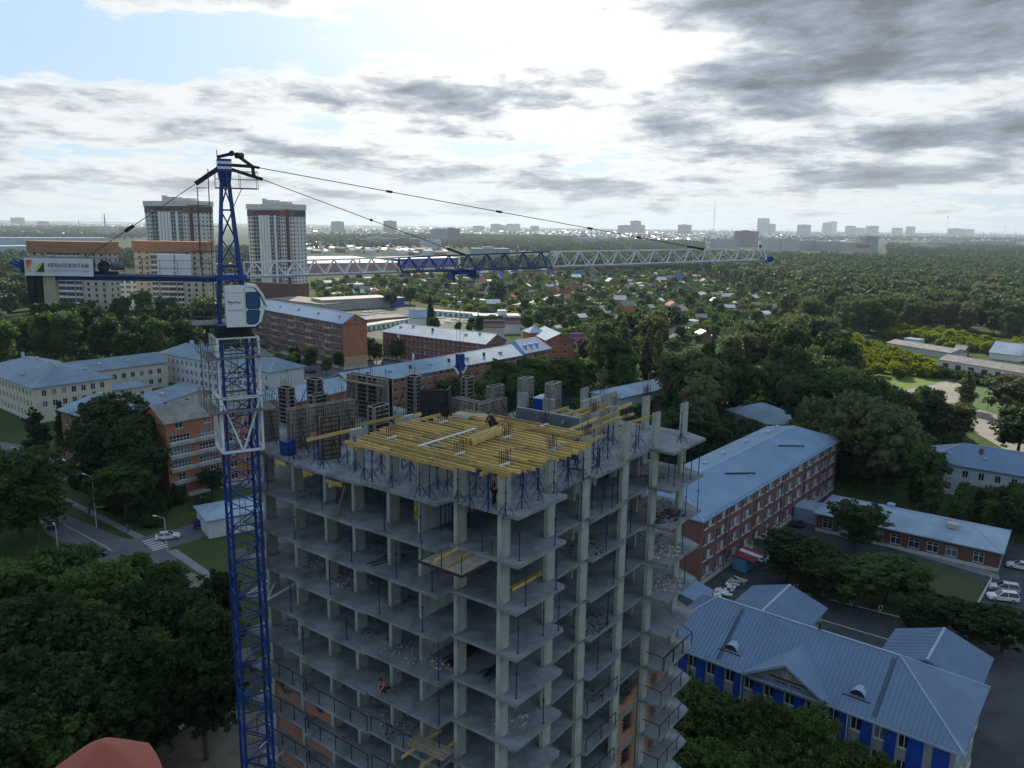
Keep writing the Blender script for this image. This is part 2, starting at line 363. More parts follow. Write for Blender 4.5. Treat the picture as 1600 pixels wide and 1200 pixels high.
def roof_part(root, L, D, H, rise, h0, h1, ov, mr, seam=0.0, name='roof', mw=None, gables=True):
    mb = MB(); y0, y1 = -ov, D+ov; x0, x1 = -ov, L+ov; zr = H+rise; a = (h0 if h0 else x0); b = (L-h1 if h1 else x1); ym = D/2
    A, B_, Cc, Dd = (x0, y0, H), (x1, y0, H), (x1, y1, H), (x0, y1, H); P, Q_ = (a, ym, zr), (b, ym, zr)
    mb.face([A, B_, Q_, P]); mb.face([Cc, Dd, P, Q_])
    if h0: mb.face([Dd, A, P])
    if h1: mb.face([B_, Cc, Q_])
    t = 0.22
    for p, q in ((A, B_), (B_, Cc), (Cc, Dd), (Dd, A)):
        if (not h0 and p is Dd) or (not h1 and p is B_): continue
        mb.face([(p[0], p[1], H-t), (q[0], q[1], H-t), q, p])
    mb.face([(x0, y0, H-t), (x0, y1, H-t), (x1, y1, H-t), (x1, y0, H-t)])
    for hh, xx, P_ in ((h0, x0, P), (h1, x1, Q_)):
        if not hh:
            mb.face([(xx, y0, H), P_, (xx, ym, zr-t*1.3), (xx, y0, H-t)]); mb.face([P_, (xx, y1, H), (xx, y1, H-t), (xx, ym, zr-t*1.3)])
    r = mb.build(name, mr, root)
    rc = MB(); rc.bar(P, Q_, 0.3, 0.1)
    if h0: rc.bar(A, P, 0.22, 0.09); rc.bar(Dd, P, 0.22, 0.09)
    if h1: rc.bar(B_, Q_, 0.22, 0.09); rc.bar(Cc, Q_, 0.22, 0.09)
    rc.build('ridge_cap', MT['roof_light'], r)
    if not h0 or not h1:
        g = MB()
        for hh, xx in ((h0, 0.02), (h1, L-0.02)):
            if not hh and mw: g.face([(xx, 0, H-t), (xx, D, H-t), (xx, ym, zr-t)])
        if g.f: g.build('gable', mw, root)
    if seam:
        s = MB(); x = x0+seam/2
        while x < x1:
            if h0 and x < a: fr = (x-x0)/(a-x0)
            elif h1 and x > b: fr = (x1-x)/(x1-b)
            else: fr = 1
            for ya in (y0, y1): s.bar((x, ya, H+0.01), (x, ya+(ym-ya)*fr, H+rise*fr+0.01), 0.06, 0.1)
            x += seam
        for hh, xe, P_ in ((h0, x0, P), (h1, x1, Q_)):
            if hh:
                y = y0+seam
                while y < y1:
                    fr = 1-abs(y-ym)/(ym-y0); s.bar((xe, y, H+0.01), (xe+(P_[0]-xe)*fr, y, H+rise*fr+0.01), 0.05, 0.05); y += seam
        s.build('roof_seams', mr, r, kind='stuff')
    return r
def box_part(name, m, root, x0, x1, y0, y1, z0, z1): return MB().box(x0, x1, y0, y1, z0, z1).build(name, m, root)
def chimney(root, x, y, z, w=0.9, d=0.6, h=1.3, m=None):
    mb = MB().box(-w/2, w/2, -d/2, d/2, 0, h).box(-w/2-0.08, w/2+0.08, -d/2-0.08, d/2+0.08, h, h+0.1)
    return mb.build('chimney', m or MT['brick_brown'], root, (x, y, z))
def vent(root, x, y, z, m=None, s=1.0):
    mb = MB().box(-0.6*s, 0.6*s, -0.5*s, 0.5*s, 0, 0.7*s); mb.face([(-0.75*s, -0.65*s, 0.7*s), (0.75*s, -0.65*s, 0.7*s), (0, 0, 1.1*s)]).face([(0.75*s, 0.65*s, 0.7*s), (-0.75*s, 0.65*s, 0.7*s), (0, 0, 1.1*s)])
    mb.face([(0.75*s, -0.65*s, 0.7*s), (0.75*s, 0.65*s, 0.7*s), (0, 0, 1.1*s)]).face([(-0.75*s, 0.65*s, 0.7*s), (-0.75*s, -0.65*s, 0.7*s), (0, 0, 1.1*s)])
    return mb.build('roof_vent', m or MT['roof_light'], root, (x, y, z))
def building(name, label, p0, p1, D, H, wall, ops={}, roof=None, cat='building', plinth=None, group=None, joined=False, bands=()):
    p0 = Vector(p0); p1 = Vector(p1); L = (p1-p0).length; rz = math.atan2(p1[1]-p0[1], p1[0]-p0[0])
    root = empty(name, (p0[0], p0[1], 0), rz, label, cat, group)
    mb = MB()
    for k in range(4): facade(mb, k, L, D, 0, H, ops.get(k, []))
    mb.face([(0, 0, H), (L, 0, H), (L, D, H), (0, D, H)]); mb.build('wall', wall, root)
    if joined:
        fr = MB(); pn = MB()
        for k, lst in ops.items():
            T = side_T(k, L, D)
            for o in lst:
                fm, pm, pc = win_mesh(*o[2:5]); M_ = Matrix.Translation(T(o[0], 0, o[1])) @ Matrix.Rotation(k*math.pi/2, 4, 'Z')
                a, b = o[0]-o[2]/2, o[0]+o[2]/2
                pn.face([T(a, 0.12, o[1]), T(b, 0.12, o[1]), T(b, 0.12, o[1]+o[3]), T(a, 0.12, o[1]+o[3])])
                for i in range(3):
                    xx = a+(b-a)*i/2; fr.face([T(xx-0.06, 0.09, o[1]), T(xx+0.06, 0.09, o[1]), T(xx+0.06, 0.09, o[1]+o[3]), T(xx-0.06, 0.09, o[1]+o[3])])
        f = fr.build('windows', MT['pvc'], root, kind='stuff'); pn.build('panes', MT['glass'], f, kind='stuff')
    else:
        for k, lst in ops.items():
            for o in lst: add_window(root, k, L, D, *o)
    if plinth: box_part('plinth', plinth[0], root, -0.06, L+0.06, -0.06, D+0.06, 0, plinth[1])
    for (z0, z1, m) in bands: box_part('band', m, root, -0.04, L+0.04, -0.04, D+0.04, z0, z1)
    if roof: roof_part(root, L, D, H, wall_m := 0 or roof[0], roof[1], roof[2], roof[3], roof[4], roof[5] if len(roof) > 5 else 0, mw=wall)
    return root, L
def flat_roof(root, L, D, H, m, par=0.5, mw=None):
    mb = MB().box(0.02, L-0.02, 0.02, D-0.02, H, H+0.06); mb.build('roof', m, root)
    w = MB().box(-0.03, L+0.03, -0.03, 0.25, H-0.1, H+par).box(-0.03, L+0.03, D-0.25, D+0.03, H-0.1, H+par).box(-0.03, 0.25, 0.25, D-0.25, H-0.1, H+par).box(L-0.25, L+0.03, 0.25, D-0.25, H-0.1, H+par)
    w.build('parapet', mw or m, root)

# ------------------------------------------------------------------ added shading cloud, ground
def flat(name, pts, z, m, kind='structure', label=None):
    return MB().face([(p[0], p[1], z) for p in pts]).build(name, MT[m], kind=kind, label=label)
def px(*pts, z=0.0): return [un(a, b, z) for a, b in pts]
def ccw(p):
    a = sum(p[i][0]*p[(i+1) % len(p)][1]-p[(i+1) % len(p)][0]*p[i][1] for i in range(len(p)))
    return p if a > 0 else p[::-1]
def area(name, pts, lvl, m, label=None, kind='structure'): return flat(name, ccw(pts), 0.004+0.004*lvl if lvl < 20 else lvl, m, kind, label)
def ground():
    m = bpy.data.materials.new('land'); m.use_nodes = True; nt = m.node_tree; N = nt.nodes; L = nt.links; b = N['Principled BSDF']; b.inputs['Roughness'].default_value = 1; b.inputs['Specular IOR Level'].default_value = 0.1
    tc = N.new('ShaderNodeTexCoord')
    def n(s, d=8):
        q = N.new('ShaderNodeTexNoise'); L.new(tc.outputs['Object'], q.inputs['Vector']); q.inputs['Scale'].default_value = s; q.inputs['Detail'].default_value = d; q.inputs['Roughness'].default_value = 0.7; return q.outputs['Fac']
    def rp(v, a, c):
        q = N.new('ShaderNodeMapRange'); L.new(v, q.inputs['Value']); q.inputs['From Min'].default_value = a; q.inputs['From Max'].default_value = c; return q.outputs['Result']
    def mx(f, a, c):
        q = N.new('ShaderNodeMix'); q.data_type = 'RGBA'; L.new(f, q.inputs[0])
        for i, v in ((6, a), (7, c)):
            if isinstance(v, tuple): q.inputs[i].default_value = (*v, 1)
            else: L.new(v, q.inputs[i])
        return q.outputs[2]
    base = mx(rp(n(0.02), 0.4, 0.6), (0.040, 0.070, 0.022), (0.075, 0.095, 0.035))
    base = mx(rp(n(0.0045), 0.55, 0.66), base, (0.12, 0.115, 0.085)); base = mx(rp(n(0.0011), 0.5, 0.62), base, (0.025, 0.048, 0.020))
    L.new(base, b.inputs['Base Color'])
    g = MB(); e = 15000; g.face([(-e, -1500, 0), (e, -1500, 0), (e, e, 0), (-e, e, 0)])
    g.build('ground', m, kind='structure')
ground()
hz = MB().box(-15100, 15100, -1600, 15100, -1.0, 150.0)
hm = bpy.data.materials.new('haze_air'); hm.use_nodes = True; nt = hm.node_tree; nt.nodes.remove(nt.nodes['Principled BSDF'])
pv = nt.nodes.new('ShaderNodeVolumePrincipled'); pv.inputs['Color'].default_value = (0.72, 0.86, 1.0, 1); pv.inputs['Density'].default_value = 0.000075; pv.inputs['Anisotropy'].default_value = 0.35
nt.links.new(pv.outputs[0], nt.nodes['Material Output'].inputs['Volume'])
hz.build('haze', hm, kind='stuff')
def cloud(cx, cy, cz, rx, ry, rz_, seed):
    rg = random.Random(seed); mb = MB()
    n, k = 64, 40
    for i in range(k+1):
        for j in range(n):
            th = math.pi*i/k; ph = 2*math.pi*j/n; d = Vector((math.sin(th)*math.cos(ph), math.sin(th)*math.sin(ph), math.cos(th)))
            q = Vector((d.x*rx, d.y*ry, d.z*rz_*(1 if d.z > 0 else 0.35)))/130.0+Vector((seed*7.1, 0, 0))
            a = 1+0.30*noise.fractal(q, 0.9, 2.1, 5)
            mb.v.append((cx+d.x*rx*a, cy+d.y*ry*a, cz+d.z*rz_*a*(1 if d.z > 0 else 0.35)))
    for i in range(k):
        for j in range(n):
            a = i*n+j; b = i*n+(j+1) % n; mb.f.append((a, a+n, b+n, b)); mb.m.append(0)
    mb.build('cloud', MT['shade_cloudm'], kind='structure', smooth=True)
cloud(-130, 1265, 760, 235, 185, 110, 3)  # unseen cloud added above the view to keep the sun off the foreground

# ------------------------------------------------------------------ the unfinished tower
TO = Vector((-0.52, 42.63, 0)); TRZ = math.atan2(-0.596, 0.803)
def TW(u, v, z=44.0): return Vector((TO.x-0.803*u+0.596*v, TO.y+0.596*u+0.803*v, z))
FL = 2.9; Z0 = 44.0
tower = empty('unfinished_building', (TO.x, TO.y, 0), TRZ, 'unfinished grey concrete frame building with open floors, no walls, beside the tall crane', 'building')
SLAB = [(23.2, -1.1), (16.6, -1.1), (16.5, -1.5), (10.0, -1.5), (9.9, -1.3), (3.72, -1.25), (3.7, -0.1), (1.1, -0.06), (-1.3, -0.13), (-1.45, 4.62), (-1.32, 4.82), (-0.42, 4.87),
        (-0.28, 8.9), (-0.85, 9.0), (-0.95, 13.25), (-0.62, 13.3), (-0.62, 17.3), (-2.45, 17.32), (-2.6, 22.6), (-0.7, 23.5), (14, 23.6), (14, 19.2), (19, 19.2), (19, 15), (27.5, 15), (27.5, 2.5), (23.2, 2.4)]
def slab_mesh(jit):
    rg = random.Random(jit); p = [(-(u+rg.uniform(-.05, .05)), v+rg.uniform(-.05, .05)) for u, v in SLAB]
    return MB().prism(p[::-1], 0, 0.2)
# polygon orientation: x=-u flips, so reversed list keeps faces outward
NF = 11
for k in range(15):
    z = Z0-FL*k
    slab_mesh(k).build('floor_slab', MT['slab'], tower, (0, 0, z-0.2))
    if k in (0, 1, 2): pass
box_part('base_block', MT['slab'], tower, -23, 0.5, 0.2, 22, 0, Z0-FL*14-0.2)
COLS = [(0.15, 0.5), (3.5, 0.55), (9.15, 0.55), (12.45, 0.55), (15.35, 0.6), (18.75, 0.6), (22.2, 0.6),
        (-0.18, 4.75), (-0.3, 8.6), (-0.5, 13.5), (-0.8, 17.5), (-1.0, 21.85), (3.6, 5.3), (9.3, 5.6), (12.4, 5.4), (15.35, 5.5), (18.7, 5.5), (22.2, 5.5), (2.7, 14.6), (2.6, 17.5), (2.4, 22.1), (7.9, 21.7), (3.5, 9.3)]
colm = MB().box(-0.135, 0.135, -0.45, 0.45, 0, 2.7).mesh('column', MT['concrete'])
rb = MB()
for i in range(5):
    for s in (-0.09, 0.09): rb.bar((s, -0.38+i*0.19, 2.7), (s+rnd(-.03, .03), -0.38+i*0.19+rnd(-.03, .03), 3.5+rnd(-.1, .15)), 0.022)
rebm = rb.mesh('rebar', MT['rust'])
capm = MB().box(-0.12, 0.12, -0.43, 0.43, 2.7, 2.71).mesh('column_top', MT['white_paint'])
for k in range(NF+1):
    z = Z0-FL*k
    for (u, v) in COLS:
        if k == 0 and u > 15: continue
        if k == 0 and (u, v) in ((2.4, 22.1), ): pass
        o = put('column', colm, tower, (-u, v, z))
        if k == 0: put('rebar', rebm, o)
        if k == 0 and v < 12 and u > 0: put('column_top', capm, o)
for (u, v) in COLS: MB().box(-u-.135, -u+.135, v-.45, v+.45, 0, Z0-FL*(NF+1)+2.7).build('lower_column', MT['concrete'], tower)
tall = MB()
for i in range(5):
    for q_ in (-.12, .12): tall.bar((q_, -.4+i*.2, 0), (q_+rnd(-.05, .05), -.4+i*.2+rnd(-.05, .05), rnd(3.4, 4.4)), .016)
tallm = tall.mesh('rebar_cage', MT['steel_dark'])
for (u, v) in ((22.3, 1.0), (18.75, 1.2), (18.5, 2.8), (18.3, 4.4), (15.4, .8), (15.4, 5.5), (25.7, 5.2), (21.6, 5), (26, 8.3), (23.4, 10.7), (22.0, 10.8), (20.4, 10.9), (19.9, 13.8), (16, 12), (17.2, 17.6), (13.3, 16.5), (11.3, 18), (8.4, 17.7), (6.0, 13.5), (6.0, 16), (4.9, 17.5), (4.9, 19.5), (2.4, 22.1), (7.9, 21.7)): put('rebar_cage', tallm, tower, (-u, v, Z0))
for k in range(15):
    z = Z0-FL*k; h = 2.7
    def wall(u0, u1, v0, v1, hh=h, m='concrete', zz=None): return MB().box(-u1, -u0, v0, v1, z, z+hh).build('shear_wall', MT[m], tower)
    w = wall(6.32, 6.58, 0.12, 5.6)
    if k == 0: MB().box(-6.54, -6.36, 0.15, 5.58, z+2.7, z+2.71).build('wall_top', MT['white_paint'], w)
    if k > 0:
        wall(8.6, 15.8, 11.0, 11.25); wall(8.6, 8.85, 11.25, 14.5); wall(15.55, 15.8, 11.25, 14.5); wall(18.6, 18.85, 8.0, 12.0); wall(11.9, 12.15, 6.5, 10.9); wall(22.0, 22.25, 8.0, 14.5)
    if k > 0: wall(2.0, 7.2, 10.95, 11.2); wall(9.03, 9.28, 6.2, 10.9); wall(15.25, 15.5, 6.0, 10.8); wall(22.2, 27.0, 9.0, 9.25); wall(1.2, 4.6, 18.9, 19.15); wall(2.6, 2.85, 12.0, 14.1)
    wall(4.8, 5.05, 16.4, 21.6, 2.9 if k == 0 else 2.7)
# brick infill walls on the lower floors, laid brick by brick
def brick_wall(u0, v0, u1, v1, z, h, holes=(), ragged=0.0, m='brick_new'):
    d = Vector((-(u1-u0), v1-v0, 0)); L = d.length; rz = math.atan2(d.y, d.x); mb = MB(); bl, bh = 0.51, 0.155; r = 0
    zz = 0
    while zz < h-0.01:
        x = -(r % 2)*bl/2
        while x < L:
            a, b = max(0, x), min(L, x+bl-0.015); c = (a+b)/2; top = h-ragged*abs(noise.noise(Vector((c*0.6, z, 3))))*3
            if b-a > 0.06 and zz+bh <= top+0.02 and not any(q[0] < c < q[1] and q[2] < zz+bh/2 < q[3] for q in holes):
                j = rnd(-.008, .008); mb.box(a, b, j, 0.22+j, zz, zz+bh-0.015)
            x += bl
        zz += bh; r += 1
    return mb.build('brick_wall', MT[m], tower, (-u0, v0, z), rz, kind='stuff')
for k in range(7, 12):
    z = Z0-FL*k
    brick_wall(22.0, 0.3, 15.6, 0.3, z, 1.2 if k == 7 else 2.65, holes=((1.8, 3.0, 0.9, 2.4), (4.4, 5.6, 0.9, 2.4)) if k > 7 else (), ragged=0.5 if k == 7 else 0)
    if k > 8: brick_wall(15.2, 0.3, 9.4, 0.3, z, 2.65, holes=((2, 3.6, 0.9, 2.4),))
    brick_wall(-0.4, 14.1, -0.6, 17.0, z, 2.65 if k > 7 else 1.6, holes=((1.0, 2.3, 0.8, 2.4),), ragged=0.0 if k > 7 else 0.8)
    brick_wall(-0.7, 18.1, -0.85, 21.4, z, 2.65 if k > 6 else 1.8, holes=((0.9, 1.8, 0.0, 2.2),))
    brick_wall(2.6, 5.4, -0.1, 5.6, z, 1.7, ragged=1.0)
brick_wall(0.6, 16.0, 2.4, 17.2, Z0-FL*7, 2.0, ragged=1.2)
# guard rails on the lower floors
def railing(pts, z, h=1.1, sp=1.45, m='rust'):
    r = empty('railing', (0, 0, 0)); r.parent = tower; top = MB()
    for (a, b) in zip(pts[:-1], pts[1:]):
        A = Vector((-a[0], a[1], z)); B = Vector((-b[0], b[1], z)); n = max(1, int((B-A).length/sp))
        for i in range(n+1):
            P = A.lerp(B, i/n); pm = RPOST; put('post', pm, r, P)
        top.bar(A+Vector((0, 0, h)), B+Vector((0, 0, h)), 0.05)
    top.build('handrail', MT[m], r)
RPOST = MB().box(-0.025, 0.025, -0.025, 0.025, 0, 1.1).mesh('post', MT['steel_dark'])
for k in range(6, 12):
    z = Z0-FL*k
    railing([(23.0, -1.0), (16.7, -1.0), (16.5, -1.4), (10, -1.4)], z); railing([(9.8, -1.22), (3.8, -1.17)], z, m='rust')
    railing([(-2.4, 17.5), (-2.5, 22.5), (-0.9, 23.3)], z, m='rust' if k % 2 else 'steel_dark'); railing([(-0.7, 17.5), (-2.4, 17.5)], z)
    railing([(-0.78, 9.1), (-0.88, 13.1)], z, m='rust' if k % 2 else 'steel_dark')
    if k > 7: railing([(3.6, 0.0), (-0.9, 0.0), (-1.35, 0.3), (-1.4, 4.6)], z)
if True:
    z = Z0-FL*6; railing([(-2.5, 22.5), (-2.5, 17.5)], z)

# ---- things standing on the floors
def tube_prop(h, tripod=True):
    g = MB().tube((0, 0, 0.02), (0, 0, h*0.6), 0.034, n=6).tube((0, 0, h*0.55), (0, 0, h-0.02), 0.026, n=6).box(-0.07, 0.07, -0.07, 0.07, 0, 0.015).box(-0.05, 0.05, -0.05, 0.05, h*0.58, h*0.62)
    g.box(-0.09, 0.09, -0.02, 0.02, h-0.02, h).box(-0.09, -0.075, -0.02, 0.02, h, h+0.14).box(0.075, 0.09, -0.02, 0.02, h, h+0.14)
    return g
PROPM = tube_prop(2.26).mesh('tube', MT['prop_blue']); PROPS_M = tube_prop(2.66).mesh('tube', MT['prop_blue'])
LEGM = MB().bar((0.03, 0, 0.75), (0.52, 0, 0.0), 0.03).bar((0.03, 0, 0.45), (0.32, 0, 0.3), 0.02).mesh('leg', MT['prop_blue'])
def prop(p, legs=True, tall=False, label=None, group=None):
    r = empty('steel_prop', p, rnd(0, 6.28), label, 'prop', group)
    put('tube', PROPS_M if tall else PROPM, r)
    if legs:
        for i in range(3): put('leg', LEGM, r, (0, 0, 0), i*2.094+rnd(-.2, .2))
def h20(L, m='yellow'):                                  # timber beam with two flanges and a web, lying along x
    g = MB(); g.box(0, L, -0.04, 0.04, 0.16, 0.2); g.box(0, L, -0.04, 0.04, 0, 0.04); g.box(0, L, -0.014, 0.014, 0.04, 0.16)
    return g
BM = {}
def beam(u0, v0, u1, v1, z, label, group, z1=None):
    a = TW(u0, v0, z); b = TW(u1, v1, z if z1 is None else z1); L = round((b-a).length*2)/2
    if L not in BM: BM[L] = h20(L).mesh('timber_beam', MT['yellow'])
    o = put('timber_beam', BM[L], None, a, 0, label, 'beam', group); d = b-a
    o.rotation_euler = (0, -math.asin(max(-1, min(1, d.z/d.length))), math.atan2(d.y, d.x)); return o
# upper layer
v = -1.75; row = 0
while v < 9.6:
    uL = 10.9 if v < 1 else (11.3 if v < 5 else 10.5); uR = -1.45 if v < 7.3 else 0.6
    if v < -0.9: uL, uR = 10.7, 0.0+(-0.9-v)*2.2
    u = uL+rnd(-.3, .25)
    while u-uR > 1.0:
        L = random.choice([3.3, 3.6, 3.9, 2.9]); e = max(uR-rnd(0, .25), u-L)
        if not (6.1 < e < 6.8 and False): beam(u, v+rnd(-.08, .08), e, v+rnd(-.12, .12), 46.485, 'yellow timber beam in the upper layer of the slab deck formwork', 'yellow timber beams of the upper deck layer')
        u = e+rnd(0.1, 0.7)
        if e <= uR+0.3: break
        v += 0.0
    v += random.choice((.48, .52, .62, .74)); row += 1
for u in (10.3, 9.55, 7.9, 5.5, 4.75, 3.0, 2.0, 0.65, -0.55):
    vv = -2.1+rnd(-.15, .3) if u > 3.4 else -1.3+rnd(-.2, .2)
    for i in range(3):
        beam(u+rnd(-.05, .05), vv+i*3.75, u+rnd(-.05, .05), vv+3.9+i*3.75, 46.275, 'yellow timber beam carrying the upper deck beams on the blue props', 'yellow timber beams of the lower deck layer')
    for i in range(7):
        y = -0.85+i*1.65+rnd(-.12, .12)
        if u < 3.3 or y > -1: prop(TW(u, y+(0.5 if u < 3.3 else 0)), label='blue steel prop with tripod legs under the yellow beam deck', group='blue props under the beam deck')
# loose plates lying across the deck
MB().box(-2.9, 0, -0.16, 0.16, 0, 0.03).build('plywood_strip', MT['plywood_pale'], None, TW(-0.9, 5.3, 46.69), TRZ-0.42, label='grey plywood strip lying askew across the yellow beams by the deck corner', cat='plank')
def slab_sheet(u, v, w, d, m, label, z=46.69, rz=0, t=0.022): MB().box(-w/2, w/2, -d/2, d/2, 0, t).build('plywood_sheet', MT[m], None, TW(u, v, z), TRZ+rz, label=label, cat='plywood sheet')
slab_sheet(5.4, 0.9, 0.9, 0.35, 'plywood_pale', 'small grey plywood sheet lying on yellow beams near the front column top', rz=.2)
slab_sheet(9.2, 7.4, 1.3, 0.7, 'plywood_pale', 'pale plywood sheet at the far left end of the yellow deck', rz=.1)
# bundle
bd = 0
for i in range(4):
    for j in range(2):
        beam(4.0+i*0.17, 2.3+rnd(-.08, .08), 4.35+i*0.17, 5.6+rnd(-.08, .08), 46.69+j*0.2, 'yellow beam in the stacked bundle lying on top of the deck', 'bundle of spare beams on the deck')
# single long beams left and right of the deck
for (a, b, c, d, z) in ((14.1, -2.2, 13.75, 2.0, 46.1), (13.85, 1.7, 13.5, 5.6, 46.3), (13.6, 5.3, 13.4, 8.0, 46.1), (11.9, 3.4, 11.6, 7.7, 46.3), (16.4, 0.0, 16.2, 2.6, 45.6)):
    beam(a, b, c, d, z, 'single yellow beam on props left of the deck, by the wall formwork', 'single beams left of the deck')
for (u, v) in ((14.1, -0.9), (13.9, 1.0), (13.8, 3.2), (13.5, 5.0), (12.0, 0.0), (11.9, 2.2), (12.0, 4.4), (16.4, 0.2), (15.0, -0.6), (17.3, -0.8)):
    prop(TW(u, v), label='blue steel prop on a tripod on the open slab left of the beam deck', group='blue props left of the beam deck')
for (a, b, c, d, z) in ((4.3, 11.4, 4.1, 15.2, 46.5), (4.2, 15.0, 4.1, 18.9, 46.3), (3.1, 10.9, 3.2, 14.8, 46.5), (3.2, 14.6, 3.3, 18.2, 46.3), (1.6, 9.5, 1.8, 13.4, 46.5), (1.8, 13.2, 2.1, 17.1, 46.3), (2.1, 16.9, 2.3, 19.6, 46.5), (1.0, 8.7, 0.8, 12.7, 46.3), (0.8, 12.5, 0.5, 16.6, 46.5), (0.0, 13.3, -0.5, 17.1, 46.3), (5.6, 11.5, 5.5, 15.3, 46.4)):
    beam(a, b, c, d, z, 'single yellow beam on props between deck and right-hand columns', 'single beams right of the deck')
for (u, v) in ((4.2, 12.5), (4.2, 14.5), (4.1, 17.0), (3.1, 12.0), (3.2, 15.0), (3.2, 17.5), (1.6, 10.3), (1.7, 12.4), (1.9, 14.6), (2.1, 16.4), (2.3, 19.0), (0.95, 9.6), (0.8, 11.4), (0.6, 13.0), (0.5, 15.2), (-0.3, 15.4), (0.6, 17.6), (-0.2, 18.6), (-1.6, 20.2), (5.6, 13.4)):
    prop(TW(u, v), label='blue steel prop on a tripod right of the beam deck', group='blue props right of the beam deck')
for (u, v, k) in ((22.8, -0.7, 1), (20.4, -0.8, 1), (14.4, -0.9, 1), (8.4, -1.0, 1), (5.4, -0.9, 1), (1.6, 0.3, 1), (-0.9, 0.6, 1), (-1.2, 3.8, 1), (-0.4, 8.0, 1), (-0.7, 10.2, 1), (-0.7, 11.6, 1), (-0.6, 12.5, 1), (0.3, 10.6, 1), (0.6, 12.8, 1), (-2.1, 18.3, 1), (-2.2, 19.6, 1), (-2.3, 20.8, 1), (-2.4, 22.0, 1), (-1.2, 19.2, 1),
                  (17.4, -0.9, 2), (11.4, -1.1, 2), (7.4, -1.0, 2), (4.4, -1.0, 2), (-1.1, 1.0, 2), (-1.3, 3.9, 2), (-0.7, 11.0, 2), (-0.4, 15.0, 2), (-2.2, 20.4, 2), (-2.4, 22.2, 2),
                  (13.5, -1.2, 3), (9.0, -1.0, 3), (5.2, -1.0, 3), (-0.9, 3.2, 3), (-1.3, 4.3, 3), (-0.7, 12.2, 3), (-0.4, 14.6, 3), (-2.3, 20.0, 3), (20.8, -0.8, 3),
                  (18.2, -0.9, 4), (12.1, -1.1, 4), (4.0, -0.9, 4), (-0.9, 0.5, 4), (-0.7, 11.6, 4), (-2.2, 21.0, 4), (17.0, -0.9, 5), (-1.2, 3.0, 5), (3.9, -1.0, 5), (-0.7, 10.4, 5), (-0.9, 0.6, 3), (3.9, -1.0, 6)):
    prop(TW(u, v, Z0-FL*k), legs=False, tall=True, label='single dark blue prop standing near an open floor edge below the top slab', group='single props on the lower floors')
for i in range(14): prop(TW(5.9-i*0.11, 1.3+rnd(0, 1.6), Z0-FL), legs=False, tall=True, label='dark blue prop leaning in the crowded store one floor below the deck', group='stored props one floor down')
for j in range(9):
    for i in range(3): beam(7.9-i*0.1, 1.2, 7.9-i*0.1-0.05, 4.2, Z0-FL+0.1+j*0.2, 'yellow beam in the tall store stack one floor below the deck', 'stack of stored beams one floor down')
# small bits of yellow formwork still wedged under the top slab edge
for (u, v, w) in ((18.6, -1.3, .9), (15.4, -1.6, 0.9), (12.7, -1.9, 1.5)):
    beam(u, v, u-w, v, Z0-0.42, 'short yellow beam end sticking out under the top slab edge', 'beam ends under the top slab edge')
    beam(u-w*0.3, v-0.15, u-w*0.3, v+1.4, Z0-0.62, 'short yellow beam end sticking out under the top slab edge', 'beam ends under the top slab edge')
def plank(a, b, w, t, label, m='timber'):
    a = Vector(a); b = Vector(b); MB().bar((0, 0, 0), b-a, w, t).build('plank', MT[m], None, a, 0, label, 'plank')
plank(TW(12.6, -1.2, Z0-FL+0.05), TW(11.5, -1.3, Z0-0.35), 0.12, 0.05, 'slanting timber strut propping the slab edge below the deck', 'timber')
# loading platforms hung off the edge
def platform(u, v, w, d, z, label):
    r = empty('loading_platform', TW(u, v, z), TRZ, label, 'platform')
    for i in range(5): MB().box(0.02+i*w/5, (i+1)*w/5-0.02, 0, d, 0.1, 0.14).build('board', MT['plywood_pale'], r)
    MB().box(0, w, -0.06, 0, 0, 0.16).box(0, w, d, d+0.06, 0, 0.16).box(-0.06, 0, -0.06, d+0.06, 0, 0.16).box(w, w+0.06, -0.06, d+0.06, 0, 0.16).build('frame', MT['rust'], r)
    for x, y in ((0.1, 0.1), (w-0.1, 0.1), (0.1, d-0.2), (w-0.1, d-0.2), (w/2, 0.1)): MB().bar((x, y, 0.14), (x, y, 1.25), 0.04).build('post', MT['steel_dark'], r)
platform(3.9, -2.6, 3.2, 3.0, 40.75, 'grey board loading platform with posts hung off the third floor edge near the corner')
for i, dx in enumerate((0.9, 1.9)): beam(3.9-dx, -2.3, 3.9-dx+0.1, 0.3, 40.9, 'yellow beam lying on the grey hanging loading platform', 'beams on the hanging platform')
beam(0.6, 2.0, 0.5, 5.2, Z0-FL*2+0.02, 'long yellow beam lying on the slab at the corner balcony', 'beams on the corner balcony slab'); beam(0.8, 2.1, 0.75, 4.9, Z0-FL*2+0.02, 'long yellow beam lying on the slab at the corner balcony', 'beams on the corner balcony slab')
for i, o in enumerate((0.0, 1.5)): beam(5.2-o, -3.0, 5.1-o, 0.4, Z0-FL*6+1.0, 'yellow beam jutting out from the low floor under the loose planks', 'jutting beams on the low floor')
for i in range(4): plank(TW(5.9, -1.9+i*0.32, Z0-FL*6+1.24), TW(2.9, -1.7+i*0.32, Z0-FL*6+1.24), 0.28, 0.04, ['nearest', 'second', 'third', 'farthest'][i]+' of four tan planks laid over the two jutting beams low on the frame', 'plywood_pale' if i % 2 else 'timber')
